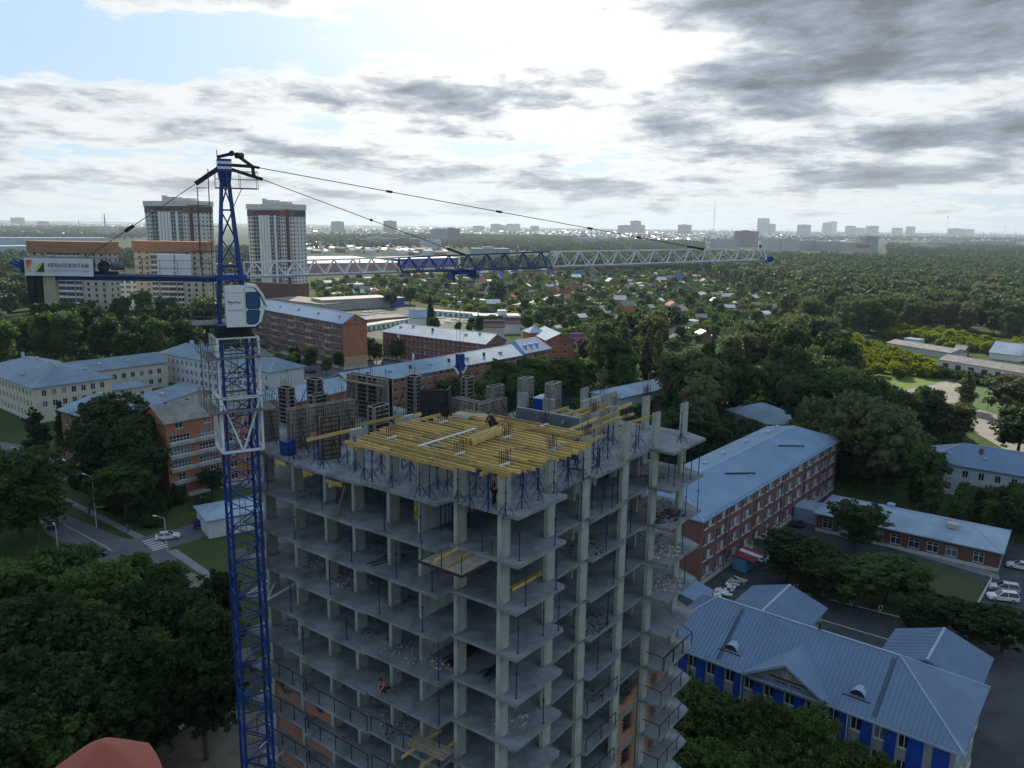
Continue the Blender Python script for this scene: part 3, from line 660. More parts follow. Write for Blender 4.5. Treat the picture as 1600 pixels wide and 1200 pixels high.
# rubble
def rubble(u, v, k, n, r, label, m='cardboard', s=0.09):
    mb = MB()
    for i in range(n):
        a = rnd(0, 6.28); q = r*math.sqrt(random.random()); x, y = (q*math.cos(a)*1.6, q*math.sin(a)) if u > 2 else (q*math.cos(a), q*math.sin(a)*1.6); e = s*rnd(.4, 1.4); c = MB().box(-e, e, -e*.7, e*.7, 0, e*rnd(.3, 1)); mb.add(c, Matrix.Translation((x, y, 0)) @ Matrix.Rotation(a*5, 4, 'Z'))
    mb.build('rubble', MT[m], None, TW(u, v, Z0-FL*k+0.002), TRZ, label, kind='stuff')
rubble(18.5, 1.2, 3, 60, 1.1, 'pale scraps on the fourth floor', s=.05); rubble(14, 1.0, 3, 80, 1.2, 'pale scraps on the fourth floor', s=.05); rubble(8.0, 0.3, 4, 60, 1.4, 'broken scraps', s=.05); rubble(-0.9, 19.7, 3, 90, 1.2, 'rubble on a balcony'); rubble(-1.0, 20.3, 4, 120, 1.3, 'rubble on a balcony', s=.07)
rubble(-1.0, 19.5, 2, 120, 1.2, 'soil and rubble on a balcony', 'plywood_dark'); rubble(0.2, 11, 4, 60, 1.2, 'scraps', 'steel_dark', .06); rubble(0.6, 2, 5, 80, 1.0, 'scraps', s=.05); rubble(19, 1.5, 7, 150, 1.0, 'heap of bricks', 'brick_new', .12); rubble(4.8, 0.6, 4, 40, .7, 'scraps', s=.05); rubble(0.5, 10.5, 2, 60, 1.2, 'scraps', 'plywood_dark', .06)
rubble(10.0, 1.0, 6, 90, 1.6, 'scraps', s=.05)
for k in range(1, 9): rubble(rnd(2, 20), rnd(0, 3), k, 60, 1.5, 'dust and scraps on a lower floor', 'plywood_dark', .05); rubble(rnd(-.2, 1.5), rnd(10, 22), k, 50, 1.0, 'dust and scraps on a lower floor', 'plywood_dark', .05)
MB().prism([(0.16*math.cos(a*.785), 0.16*math.sin(a*.785)) for a in range(8)], 0, 0.42).build('plastic_bucket', MT['cardboard'], None, TW(7.4, 1.2, Z0-FL*4), 0, 'white bucket standing alone on the slab in the middle floor', 'bucket')
for (u, v, k, n, lab) in ((1.8, 2.4, 4, 16, 'dark heap of steel bars on the floor behind the front column'), (4.6, 2.2, 4, 22, 'black heap of bars beside the wall on the middle floor'), (9.5, 0.5, 2, 3, 'dark steel bars lying on the slab second floor down')):
    mb = MB()
    for i in range(n): mb.bar((rnd(-.5, .5), -1.4+rnd(-.3, .3), rnd(0.03, .35)), (rnd(-.5, .5), 1.4+rnd(-.3, .3), rnd(.03, .35)), 0.05)
    mb.build('steel_bars', MT['steel_dark'], None, TW(u, v, Z0-FL*k), TRZ, lab, kind='stuff')

# ---- wall and column formwork panels
def form_panel(root, x, y, rz, w, h, face='plywood_dark', frame='galv'):
    e = empty('form_panel', (x, y, 0), rz); e.parent = root
    MB().box(0.02, w-0.02, 0.0, 0.02, 0.02, h-0.02).build('facing_sheet', MT[face], e)
    f = MB().box(0, 0.06, -0.12, 0.0, 0, h).box(w-0.06, w, -0.12, 0.0, 0, h).box(0.06, w-0.06, -0.12, 0, 0, 0.06).box(0.06, w-0.06, -0.12, 0, h-0.06, h)
    for i in range(1, int(w/0.45)): xx = w*i/int(w/0.45); f.box(xx-0.02, xx+0.02, -0.118, -0.004, h-0.36, h-0.06)
    f.build('frame', MT[frame], e); n = int(h/0.33)
    key = ('rib', round(w, 2), frame)
    if key not in WC: WC[key] = MB().box(0.06, w-0.06, -0.115, -0.002, -0.025, 0.025).mesh('rib', MT[frame])
    for i in range(1, n): put('rib', WC[key], e, (0, 0, h*i/n))
    return e
def column_form(u, v, lu, lv, h, label, z=Z0, face='plywood_dark', off=0.0):
    r = empty('column_formwork', TW(u, v, z), TRZ+off, label, 'formwork')
    form_panel(r, -lu/2, -lv/2, 0, lu, h, face); form_panel(r, lu/2, -lv/2, math.pi/2, lv, h, face); form_panel(r, lu/2, lv/2, math.pi, lu, h, face); form_panel(r, -lu/2, lv/2, -math.pi/2, lv, h, face)
    MB().bar((-lu/2-0.1, -lv/2-0.1, h*0.7), (-lu/2-1.0, -lv/2-0.5, 0), 0.05).build('brace', MT['steel_dark'], r); MB().bar((lu/2+0.1, lv/2, h*0.7), (lu/2+0.3, lv/2+1.3, 0), 0.05).build('brace', MT['steel_dark'], r)
def wall_form(u0, v0, u1, v1, h, label, z=Z0, face='plywood_dark', both=True, frame='galv'):
    a = TW(u0, v0, z); b = TW(u1, v1, z); d = b-a; L = d.length; r = empty('wall_formwork', a, math.atan2(d.y, d.x), label, 'formwork'); n = max(1, round(L/1.2)); w = L/n
    for i in range(n):
        form_panel(r, i*w+0.01, 0, 0, w-0.02, h, face if i % 3 else ('plywood_pale' if face == 'plywood_dark' else face), frame)
        if both: form_panel(r, (i+1)*w-0.01, 0.4, math.pi, w-0.02, h, face, frame)
    for i in range(n): MB().bar((i*w+w/2, -0.12, h*0.75), (i*w+w/2, -1.4, 0.03), 0.05).bar((i*w+w/2, -0.12, h*0.3), (i*w+w/2, -1.4, 0.03), 0.04).build('brace', MT['steel_dark'], r)
    return r
wall_form(22.5, 0.35, 22.1, 1.65, 3.0, 'short pale plywood wall formwork at the left slab end beside the crane', face='plywood_pale')
column_form(25.7, 5.2, 1.1, 0.6, 3.0, 'tall narrow form box behind the left wall formwork, blue roof behind it')
wall_form(19.1, 0.35, 18.2, 5.6, 3.0, 'long low wall formwork with pale streaked plywood, behind the blue tool box', face='plywood_pale')
column_form(21.6, 5.0, 0.55, 1.25, 3.0, 'column form box rising behind the long pale wall formwork')
column_form(26.0, 8.3, 1.1, 0.6, 3.2, 'farthest left column form box against the pale metal roof')
wall_form(15.6, 0.2, 15.2, 1.5, 3.0, 'rusty-framed formwork panel pair nearest the slab edge left of the deck', face='plywood_pale', frame='rust')
w5 = wall_form(24.2, 10.3, 19.5, 10.5, 3.6, 'biggest dark gridded wall formwork with a walkway plank across its top')
MB().box(-0.3, 4.6, -0.75, -0.35, 3.1, 3.15).build('walkway', MT['timber'], w5)
column_form(15.4, 5.4, 0.55, 1.45, 3.0, 'column form box just left of the yellow deck, half hidden by a long beam')
column_form(19.9, 13.8, 0.9, 0.7, 3.4, 'dark column form box between the big gridded wall and the black core box')
r = wall_form(16.7, 11.3, 15.0, 12.4, 3.0, 'black shaft formwork box in the middle of the slab', face='plywood_dark', frame='steel_dark')
form_panel(r, 2.0, 0.0, math.pi/2, 1.9, 3.0, 'plywood_dark', 'steel_dark'); form_panel(r, 0.0, 1.9, -math.pi/2, 1.9, 3.0, 'plywood_dark', 'steel_dark')
MB().box(0.05, 1.97, 0.0-0.14, -0.13, 0.03, 2.9).box(2.13, 2.14, 0.02, 1.88, 0.03, 2.9).build('black_sheet', MT['steel_dark'], r)
column_form(17.2, 17.6, 0.5, 0.9, 3.1, 'slim tall form box right of the black shaft, just under the crane hook')
column_form(13.3, 16.5, 0.5, 1.5, 3.0, 'stained column form box with a pale plywood face behind the low rack', face='plywood_pale')
column_form(11.3, 18.0, 0.5, 1.3, 3.7, 'column form box rising over a fresh concrete stub left of the blue toilet', face='plywood_pale')
column_form(8.4, 17.7, 0.5, 1.3, 3.7, 'column form box on the right of the blue toilet', face='plywood_pale')
wall_form(15.2, 13.3, 12.6, 13.1, 2.3, 'low gridded wall form in front of the stained box', face='plywood_pale'); wall_form(12.5, 13.2, 12.4, 16.8, 2.1, 'low wall form receding beside the concrete slab block', face='plywood_pale')
for (u, v, hh, lab) in ((11.0, 17.2, 2.6, 'fresh concrete column stub left of the blue toilet'), (8.1, 16.7, 2.6, 'fresh concrete column stub right of the blue toilet'), (9.6, 17.4, 1.0, 'low concrete wall stub in front of the blue toilet'), (6.6, 17.0, 1.9, 'small concrete stub right of the toilet near the panel wall')):
    MB().box(-.45, .45, -.2, .2, 0, hh).build('concrete_stub', MT['concrete'], tower, (-u, v, Z0), label=lab)
MB().box(-1.25, 1.25, -0.5, 0.5, 0, 0.35).build('concrete_block', MT['concrete'], None, TW(9.3, 8.6, 46.3), TRZ+0.35, 'flat pale concrete slab block lying at the back of the deck', 'concrete block')
pr = empty('panel_wall', TW(7.3, 11.2, Z0), TRZ, 'smooth blue-grey panel wall behind the yellow beam deck', 'formwork')
for i in range(5): MB().box(i*1.08+0.01, (i+1)*1.08-0.01, 0, 0.08, 0.0, 3.0).build('panel', MT['panel_grey'], pr)
MB().box(0, 5.4, 0.08, 0.3, 0, 3.02).build('concrete_core', MT['concrete'], pr)
def toilet(p):
    r = empty('portable_toilet', p, TRZ+0.15, 'bright blue portable toilet cabin with a white roof standing on the top slab', 'toilet'); w = 0.6
    MB().box(-w, w, -w, w, 0.08, 2.1).build('cabin', MT['toilet_blue'], r); MB().box(-w-.04, w+.04, -w-.04, w+.04, 0, 0.08).build('base', MT['steel_dark'], r)
    m = MB(); a = [(-w-.05, -w-.05), (w+.05, -w-.05), (w+.05, w+.05), (-w-.05, w+.05)]; m.prism(a, 2.1, 2.18)
    for i in range(4): m.face([(*a[i], 2.18), (*a[(i+1) % 4], 2.18), (0, 0, 2.42)])
    m.build('cabin_roof', MT['white_paint'], r); d = MB().box(-.36, .36, -w-.03, -w-.002, .15, 2.0).build('door', MT['toilet_blue'], r); MB().box(.26, .3, -w-.07, -w-.03, 1.0, 1.12).build('handle', MT['white_paint'], d)
    MB().tube((w+.02, .2, 1.3), (w+.02, .2, 2.1), 0.17, n=10).build('side_tank', MT['toilet_blue'], r)
toilet(TW(9.9, 18.6))
def toolbox(p):
    r = empty('tool_box', p, TRZ, 'dark blue steel tool box near the slab edge in front of the pale wall formwork', 'tool box')
    MB().box(-.45, .45, -.35, .35, .1, .95).build('body', MT['crane_blue'], r); MB().box(-.47, .47, -.37, .37, .95, 1.0).build('lid', MT['crane_blue'], r)
    for x in (-.35, .35): MB().box(x-.06, x+.06, -.3, .3, 0, .1).build('foot', MT['steel_dark'], r)
    MB().tube((0.2, -.38, .6), (0.2, -.35, .6), .05, n=10).build('lock', MT['steel_grey'], r)
toolbox(TW(18.5, -0.35))
# black frame uprights near the right hand slab edge
r = empty('edge_frame', TW(0.3, 8.9), TRZ, 'black steel frame with two uprights by the slab edge between right-hand columns', 'frame')
for x in (0, 1.5): MB().bar((x*0.0+0.2, 0.6+x, 0), (0.2, 0.6+x, 1.3), 0.09).build('upright', MT['steel_dark'], r)
MB().bar((0.2, 0.6, 0.15), (0.2, 2.1, 0.15), 0.07).bar((0.2, 0.6, 0.1), (-1.0, 0.2, 0.1), 0.07).build('rail', MT['steel_dark'], r)

# ------------------------------------------------------------------ tower crane
CB = un(360, 433, 56.3); JA = R(24); MA = R(30)
crane = empty('tower_crane', (CB.x, CB.y, 0), 0, 'tall blue and white lattice tower crane with white cab, beside the unfinished building', 'crane')
cw, cb_, sdk, sgy = MT['crane_white'], MT['crane_blue'], MT['steel_dark'], MT['steel_grey']
SH = 2.6; hw = 0.98
br = MB()
for k in range(4):
    a = Matrix.Rotation(k*math.pi/2, 4, 'Z')
    q = MB().bar((-hw, -hw, 0), (hw, -hw, 0), 0.08).bar((-hw, -hw, SH/2), (hw, -hw, SH/2), 0.06).bar((-hw, -hw, 0), (hw, -hw, SH/2), 0.07).bar((hw, -hw, SH/2), (-hw, -hw, SH), 0.07); br.add(q, a)
brm = br.mesh('lattice', cb_); crm = MB().box(-.085, .085, -.085, .085, 0, SH-0.01).mesh('corner_post', cb_)
lad = MB().bar((-.2, 0.3, 0), (-.2, .3, SH), 0.04).bar((.2, .3, 0), (.2, .3, SH), 0.04)
for i in range(8): lad.bar((-.2, .3, i*SH/8+.1), (.2, .3, i*SH/8+.1), 0.025)
ladm = lad.mesh('ladder', sgy); restm = MB().box(-.9, .1, -.9, .9, 0, .04).mesh('rest_platform', sgy)
for i in range(20):
    z = 0.3+i*SH; s = put('mast_section', brm, crane, (0, 0, z), MA)
    for x in (-hw, hw):
        for y in (-hw, hw): put('corner_post', crm, s, (x, y, 0))
    put('ladder', ladm, s)
    if i % 3 == 2: put('rest_platform', restm, s, (0, 0, .1))
MB().box(-1.0, 1.0, -1.0, 1.0, 0, 0.5).box(-2.5, 2.5, -2.5, 2.5, -0.3, 0.3).build('foundation', MT['concrete'], crane)
for z in (20, 33): MB().bar((0.9, 0.9, z), (1.2, 4.2, z), 0.12).bar((-.9, .9, z), (-1.2, 5.0, z), .12).bar((.9, .9, z), (-1.2, 5.0, z), .1).build('wall_tie', cw, crane, (0, 0, 0), MA-0.9)
# climbing cage
cz0, cz1 = 44.7, 52.4; ch = 1.3; cg = empty('climbing_cage', (0, 0, 0), MA); cg.parent = crane
for x in (-ch, ch):
    for y in (-ch, ch): MB().box(x-.08, x+.08, y-.08, y+.08, cz0, cz1).build('cage_post', cw, cg)
q = MB()
for k in range(4):
    a = Matrix.Rotation(k*math.pi/2, 4, 'Z'); b = MB()
    for z in (cz0, 48.4, cz1): b.bar((-ch, -ch, z), (ch, -ch, z), 0.16 if z < 49 else .1)
    b.bar((-ch, -ch, 48.4), (-.05, -ch, cz0+.1), 0.12).bar((ch, -ch, 48.4), (.05, -ch, cz0+.1), 0.12)
    if k == 3: b.bar((-ch, -ch, 50.2), (0, -ch, cz1), 0.1).bar((ch, -ch, 50.2), (0, -ch, cz1), 0.1)
    q.add(b, a)
q.build('cage_brace', cw, cg)
def walkway(root, hw_, z, w=0.8, m=sgy):
    r = empty('walkway', (0, 0, z)); r.parent = root; o = hw_+w; f = MB().box(-o, o, -o, -hw_, -.05, 0).box(-o, o, hw_, o, -.05, 0).box(-o, -hw_, -hw_, hw_, -.05, 0).box(hw_, o, -hw_, hw_, -.05, 0); f.build('deck', m, r)
    g = MB(); cs = [(-o, -o), (o, -o), (o, o), (-o, o)]
    for i in range(4):
        A = Vector((*cs[i], 0)); B = Vector((*cs[(i+1) % 4], 0))
        for z_ in (.5, 1.0): g.bar(A+Vector((0, 0, z_)), B+Vector((0, 0, z_)), .035)
        for j in range(4): P = A.lerp(B, j/4); g.bar(P, P+Vector((0, 0, 1.0)), .035)
    g.build('guard_rail', m, r)
cr_ = empty('cage_walkway', (0, 0, 0), MA); cr_.parent = crane; walkway(cr_, 1.35, 51.2); cr2 = empty('cage_walkway', (0, 0, 0), MA); cr2.parent = crane; walkway(cr2, 1.35, 47.6)
for (x, y) in ((-1.9, -1.2), (-2.1, 0.3)): MB().bar((x, y, 47.7), (x, y, 52.2), .06).bar((x, y, 50), (-1.0, -.9, 50), .04).build('scaffold_pole', sgy, crane, (0, 0, 0), MA)
# slewing part (rotates with the jib)
top = empty('slewing_deck', (0, 0, 0), JA); top.parent = crane
MB().tube((0, 0, 52.6), (0, 0, 53.0), 1.25, n=20).box(-1.2, 1.2, -1.2, 1.2, 52.4, 52.6).build('slew_ring', sdk, top)
MB().box(-1.1, 1.5, -1.1, 1.1, 53.0, 53.4).build('turntable', cb_, top)
d = MB().box(-2.6, -1.1, -1.3, 1.3, 53.3, 53.36).box(-1.1, 1.5, -1.9, -1.1, 53.3, 53.36).box(-1.1, 1.6, 1.1, 1.7, 53.3, 53.36).build('turntable_walkway', sgy, top)
g = MB()
for z in (53.9, 54.4): g.bar((-2.6, -1.3, z), (-2.6, 1.3, z), .035).bar((-2.6, -1.3, z), (-1.1, -1.9, z), .035).bar((-2.6, 1.3, z), (-1.1, 1.7, z), .035)
for (x, y) in ((-2.6, -1.3), (-2.6, 1.3), (-1.85, -1.6), (-1.1, -1.9), (-1.1, 1.7)): g.bar((x, y, 53.3), (x, y, 54.4), .035)
g.build('guard_rail', sgy, top)
# tower head
hd = empty('tower_head', (0, 0, 0), JA); hd.parent = crane; zb, zt = 53.4, 62.45
for x in (-1, 1):
    for y in (-1, 1): MB().bar((x*.86, y*.86, zb), (x*.22, y*.22, zt), .2).build('head_leg', cb_, hd)
q = MB(); n = 5
for k in range(4):
    a = Matrix.Rotation(k*math.pi/2, 4, 'Z'); b = MB()
    for i in range(n):
        t0, t1 = i/n, (i+1)/n; w0, w1 = .86-(.64*t0), .86-(.64*t1); z0, z1 = zb+(zt-zb)*t0, zb+(zt-zb)*t1
        s = 1 if i % 2 else -1; b.bar((-w0*s, -w0, z0), (w1*s, -w1, z1), .08)
        if i in (2, 4): b.bar((-w0, -w0, z0), (w0, -w0, z0), .1)
    q.add(b, a)
q.build('head_brace', cb_, hd)
MB().box(-.95, .95, -.95, .95, 56.15, 56.5).build('head_frame', cb_, hd)
MB().hexa([(-.3, -.3, 62.1), (.3, -.3, 62.1), (.3, .3, 62.1), (-.3, .3, 62.1), (-.42, -.4, 63.05), (.42, -.4, 63.05), (.42, .4, 63.05), (-.42, .4, 63.05)]).build('head_cap', cb_, hd)
for i in range(5): MB().box(-.43, .43, -.42, .42, 63.05+i*.16, 63.05+i*.16+.158).build('striped_plate', MT['crane_white'] if i % 2 else cb_, hd, (0, 0, 0), 0)
MB().tube((.5, -.22, 64.22), (.5, .22, 64.22), .17, n=14).bar((-.4, 0, 63.95), (.5, 0, 64.2), .2).bar((-.4, 0, 63.9), (-.4, 0, 64.4), .05).build('head_pulley', sdk, hd)
MB().box(-.6, 2.0, -.5, .5, 62.0, 62.06).bar((1.0, 0, 62.0), (.3, 0, 60.6), .05).build('head_platform', sgy, hd)
g = MB()
for y in (-.5, .5):
    for z in (62.6, 63.1): g.bar((-.6, y, z), (2.0, y, z), .03)
    for x in (-.6, .1, .9, 2.0): g.bar((x, y, 62), (x, y, 63.1), .03)
for z in (62.6, 63.1): g.bar((2.0, -.5, z), (2.0, .5, z), .03)
g.build('guard_rail', sgy, hd)
g = MB().bar((-1.15, -.2, 53.4), (-1.0, -.2, 63.2), .04).bar((-1.15, .2, 53.4), (-1.0, .2, 63.2), .04)
for i in range(30): g.bar((-1.15+i*.005, -.2, 53.6+i*.32), (-1.15+i*.005, .2, 53.6+i*.32), .03)
for i in range(7): z = 54.8+i*1.2; g.bar((-1.1, -.35, z), (-1.75, -.35, z), .03).bar((-1.1, .35, z), (-1.75, .35, z), .03).bar((-1.75, -.35, z), (-1.75, .35, z), .03)
for y in (-.35, .35): g.bar((-1.75, y, 54.8), (-1.7, y, 62), .03)
g.build('head_ladder', sgy, hd)
MB().bar((-1.7, 0, 60.9), (-3.0, 0, 60.9), .05).bar((-2.4, 0, 60.9), (-2.4, 0, 57), .04).bar((-3.0, -.3, 58), (-1.2, -.3, 58), .04).bar((-3, -.3, 59.6), (-1.2, -.3, 59.6), .04).build('aerial_frame', sdk, hd, (0.6, -.2, 0))
# cab
def cab():
    r = empty('cab', (-0.55, -2.3, 53.25), 0); r.parent = top; w = 1.25
    prof = [(0, 0), (1.75, 0), (2.15, .35), (2.4, 1.15), (2.15, 1.9), (1.8, 2.45), (1.35, 2.6), (0.1, 2.6), (0, 2.5)]
    m = MB(); n = len(prof); m.v = [(x, 0, z) for x, z in prof]+[(x, w, z) for x, z in prof]; m.f = [tuple(range(n)), tuple(range(2*n-1, n-1, -1))]+[((i+1) % n, i, n+i, n+(i+1) % n) for i in range(n)]; m.m = [0]*len(m.f)
    m.build('body', MT['cab_white'], r)
    def rr(x0, x1, z0, z1, y, cut=0.1, nose=0.0):
        return [(x0+cut, y, z0), (x1-cut-nose, y, z0), (x1-nose*.6, y, z0+cut*1.5), (x1, y, z1-cut*2) if not nose else (x1, y, z1-cut), (x1-cut, y, z1), (x0+cut, y, z1), (x0, y, z1-cut), (x0, y, z0+cut)]
    for i, (z0, z1, x1, ns, top_) in enumerate(((.18, 1.05, 2.05, .22, 0), (1.18, 2.2, 2.08, 0, 1))):
        fr = MB().face(rr(1.22, x1+.04, z0-.05, z1+.05, -.008, .12, ns)).build('window_seal', sdk, r); MB().face(rr(1.27, x1, z0, z1, -.014, .11, ns)).build('window', MT['glass_blue'], fr)
    m = MB().hexa([(2.2, .1, .36), (2.2, w-.1, .36), (2.19, w-.1, .4), (2.19, .1, .4), (2.44, .1, 1.1), (2.44, w-.1, 1.1), (2.42, w-.1, 1.14), (2.42, .1, 1.14)]); m.build('front_window', MT['glass_blue'], r)
    v = MB(); pr_ = [(1.3, 2.62), (1.85, 2.5), (2.2, 2.0), (2.5, 1.25), (2.62, 1.1), (2.35, 2.05), (1.95, 2.66), (1.35, 2.72)]; n = 4
    for i in range(3):
        a, b, c, d = pr_[i], pr_[i+1], pr_[7-i-1], pr_[7-i]
        v.hexa([(a[0], -.05, a[1]), (b[0], -.05, b[1]), (b[0], w+.05, b[1]), (a[0], w+.05, a[1]), (d[0], -.05, d[1]), (c[0], -.05, c[1]), (c[0], w+.05, c[1]), (d[0], w+.05, d[1])])
    v.build('sun_visor', MT['cab_white'], r)
    MB().box(0.0, 1.5, -.01, 0, 2.18, 2.2).box(1.16, 1.18, -.01, 0, .05, 2.5).build('panel_joint', sgy, r)
    m = MB(); xs = [.12+i*.035 for i in range(25)]
    for i in range(24): h = .05+.03*math.sin(i*1.7); z = 1.62+.03*math.sin(i*.6); m.box(xs[i], xs[i]+.036, -.012, -.006, z-h, z+h*.4) if i % 5 != 3 else m.box(xs[i], xs[i]+.02, -.012, -.006, z-.15, z)
    m.face([(.28, -.013, 1.45), (.38, -.013, 1.45), (.33, -.013, 1.55)]); m.build('emblem', sgy, r)
    m = MB()
    for i in range(9): m.box(.12+i*.11, .2+i*.11, -.012, -.006, 1.02, 1.14)
    m.build('faded_lettering', MT["rust_pale"], r)
cab()
# jib
JL = 45.2; ji = empty('jib', (0, 0, 56.3), JA); ji.parent = crane; ji.rotation_euler = (0, -math.atan(0.02), JA)
jd = Vector((math.cos(JA), math.sin(JA), 0.02)).normalized()
def s_at(pxx):
    lo, hi = 0, 60
    for _ in range(40):
        m = (lo+hi)/2
        if proj(CB+jd*m)[0] < pxx: lo = m
        else: hi = m
    return lo
sA, sB, sC = s_at(624), s_at(859), s_at(1192); jw, jh = .48, 1.05
def jib_section(s0, s1, bays, m, h0, h1):
    r = MB(); dark = MB()
    for y in (-jw, jw): r.bar((s0, y, 0), (s1, y, 0), .1).bar((s0, y, -.07), (s1, y, -.07), .12, .03)
    r.bar((s0, 0, h0), (s1, 0, h1), .1)
    for i in range(bays):
        a = s0+(s1-s0)*i/bays; b = s0+(s1-s0)*(i+1)/bays; c = (a+b)/2; hh = h0+(h1-h0)*(i+.5)/bays
        for y in (-jw, jw): r.bar((a, y, 0), (c, 0, hh), .065).bar((c, 0, hh), (b, y, 0), .065)
        r.bar((a, -jw, 0), (a, jw, 0), .05).bar((a, -jw, 0), (b, jw, 0), .04)
    r.bar((s1, -jw, 0), (s1, 0, h1), .08).bar((s1, jw, 0), (s1, 0, h1), .08).bar((s0, -jw, 0), (s0, 0, h0), .08).bar((s0, jw, 0), (s0, 0, h0), .08)
    r.build('jib_section', m, ji); return r
jib_section(.9, sA, 8, cw, .95, 1.0); jib_section(sA, sB, 8, cb_, 1.0, 1.15); jib_section(sB, sC, 12, cw, 1.15, 1.02)
MB().box(.85, sC, -.62, -.3, -.02, .01).build('jib_walkway', sgy, ji)
MB().box(sC, sC+.7, -.6, .6, -.15, .12).tube((sC+.55, -.4, .1), (sC+.55, .4, .1), .2, n=12).bar((sC, 0, 1.0), (sC+.3, 0, .1), .05).build('jib_nose', cb_, ji)
MB().box(sC-.45, sC-.3, -.07, .07, 1.05, 1.3).build('jib_light', MT['roof_red'], ji)
sT = s_at(719)
MB().box(sT-.6, sT+.7, -.65, -.5, -.3, -.12).box(sT-.6, sT+.7, .5, .65, -.3, -.12).box(sT+.7, sT+1.1, -.5, .5, -.6, .05).box(sT-.8, sT-.62, -.6, .6, -.75, 0).tube((sT-.5, -.8, -.05), (sT-.5, .8, -.05), .13).tube((sT+.5, -.8, -.05), (sT+.5, .8, -.05), .13).build('trolley', cb_, ji)
MB().bar((sT-.8, -.8, -.85), (sT-.8, -.8, 0), .05).bar((sT+1.1, -.8, -.85), (sT+1.1, -.8, 0), .05).bar((sT-.8, -.8, -.4), (sT+1.1, -.8, -.4), .04).box(sT-.8, sT+1.1, -.8, .1, -.9, -.86).build('trolley_basket', sdk, ji)
# hook block
TP = CB+jd*sT
def z_at(P, yy):
    lo, hi = 0, 70
    for _ in range(40):
        m = (lo+hi)/2
        if proj((P.x, P.y, m))[1] > yy: lo = m
        else: hi = m
    return lo
zh = z_at(TP, 553); hk = empty('hook_block', (TP.x-CB.x, TP.y-CB.y, zh), JA+.3); hk.parent = crane
MB().box(-.25, .25, -.25, .25, -.75, 0).build('block', cb_, hk)
m = MB().box(-.3, .3, -.2, .2, -1.25, -.75)
for s in (-1, 1): m.bar((s*.3, 0, -.8), (s*.5, 0, -1.05), .16)
m.build('cheek', cb_, hk); m = MB()
for s in (-1, 1): m.bar((s*.55, -.06, -1.0), (s*.2, -.06, -1.5), .12)
m.build('cheek_stripe', cw, hk)
m = MB().bar((0, 0, -1.2), (0, 0, -1.75), .1)
for i in range(8): a0, a1 = -1.2+i*.5, -1.2+(i+1)*.5; m.bar((.16*math.cos(a0+1.6), 0, -1.9+.16*math.sin(a0+1.6)), (.16*math.cos(a1+1.6), 0, -1.9+.16*math.sin(a1+1.6)), .07)
m.build('hook', sdk, hk)
m = MB()
for x in (-.15, .15):
    for y in (-.15, .15): m.bar((x, y, 0), (x*2, y*2, TP.z-zh-.3), .014)
m.build('hoist_rope', sdk, hk)
# counter jib
cj = empty('counter_jib', (0, 0, 56.3), JA+math.pi); cj.parent = crane; cj.rotation_euler = (0, -0.03, JA+math.pi)
cjd = Vector((-math.cos(JA), -math.sin(JA), 0.03))
def s_cj(pxx):
    lo, hi = 0, 20
    for _ in range(40):
        m = (lo+hi)/2
        if proj(CB+cjd*m)[0] > pxx: lo = m
        else: hi = m
    return lo
CL = s_cj(44)
MB().box(.9, CL, -.75, -.5, -.28, .1).box(.9, CL, .5, .75, -.28, .1).box(.9, CL, -.5, .5, .02, .07).build('main_beam', cb_, cj)
m = MB().bar((CL-.1, .7, .2), (CL+.8, .7, .75), .2).bar((CL-.1, -.7, .2), (CL+.8, -.7, .75), .2).box(CL-.2, CL+.3, -.7, .7, .1, .9); m.build('tail_frame', cb_, cj)
g = MB()
for y in (-1.0, 1.0):
    for z in (.55, 1.05): g.bar((1.2, y, z), (CL, y, z), .03)
    for i in range(11): g.bar((1.2+i*1.02, y, 0), (1.2+i*1.02, y, 1.05), .03)
    g.box(1.0, CL, min(y, y*.75), max(y, y*.75), 0, .04)
g.build('guard_rail', sgy, cj)
for pa, pb in ((272, 246), (298, 274)): MB().box(s_cj(pa)-.0, s_cj(pb), .15, .72, .12, 1.42).build('electric_cabinet', MT['cab_white'], cj)
sw = s_cj(163)
MB().tube((sw, -.4, .55), (sw, .5, .55), .34, n=16).box(sw-.8, sw+.7, -.4, .5, .08, .25).build('winch', sdk, cj)
MB().tube((sw-1.15, .1, .6), (sw-.4, .1, .6), .26, n=14).build('winch_motor', MT['panel_grey'], cj); MB().box(sw+.5, sw+.85, -.1, .55, .1, 1.0).build('brake_box', MT['panel_grey'], cj)
m = MB()
for i in range(8): a = math.pi*i/8; b = math.pi*(i+1)/8; m.face([(sw-.5*math.cos(a), -.45, .55+.45*math.sin(a)), (sw-.5*math.cos(b), -.45, .55+.45*math.sin(b)), (sw-.5*math.cos(b), .55, .55+.45*math.sin(b)), (sw-.5*math.cos(a), .55, .55+.45*math.sin(a))])
m.build('winch_cover', MT['plywood_dark'], cj)
mat('concrete_tan', (.45, .43, .30), .9, .15, 1)
MB().box(s_cj(88), s_cj(69), -.8, .8, -1.65, .1).build('counterweight', MT['concrete_tan'], cj); MB().box(s_cj(68), s_cj(57), -.85, .85, -1.7, .1).build('counterweight', sdk, cj); MB().box(s_cj(56), s_cj(44), -.85, .85, -1.65, .1).build('counterweight', sdk, cj)
bn = empty('banner', (s_cj(43), 1.05, -.02), math.pi); bn.parent = cj
bw_ = s_cj(43)-s_cj(148)
bwid, bhg = bw_, 1.06
bnm = MB(); nb = 14
for i in range(nb):
    x0, x1 = bwid*i/nb, bwid*(i+1)/nb; w0, w1 = [.02*math.sin(t*5)+.015*math.sin(t*11) for t in (x0, x1)]
    bnm.face([(x0, w0-.0, 0), (x1, w1, 0), (x1, w1, bhg), (x0, w0, bhg)])
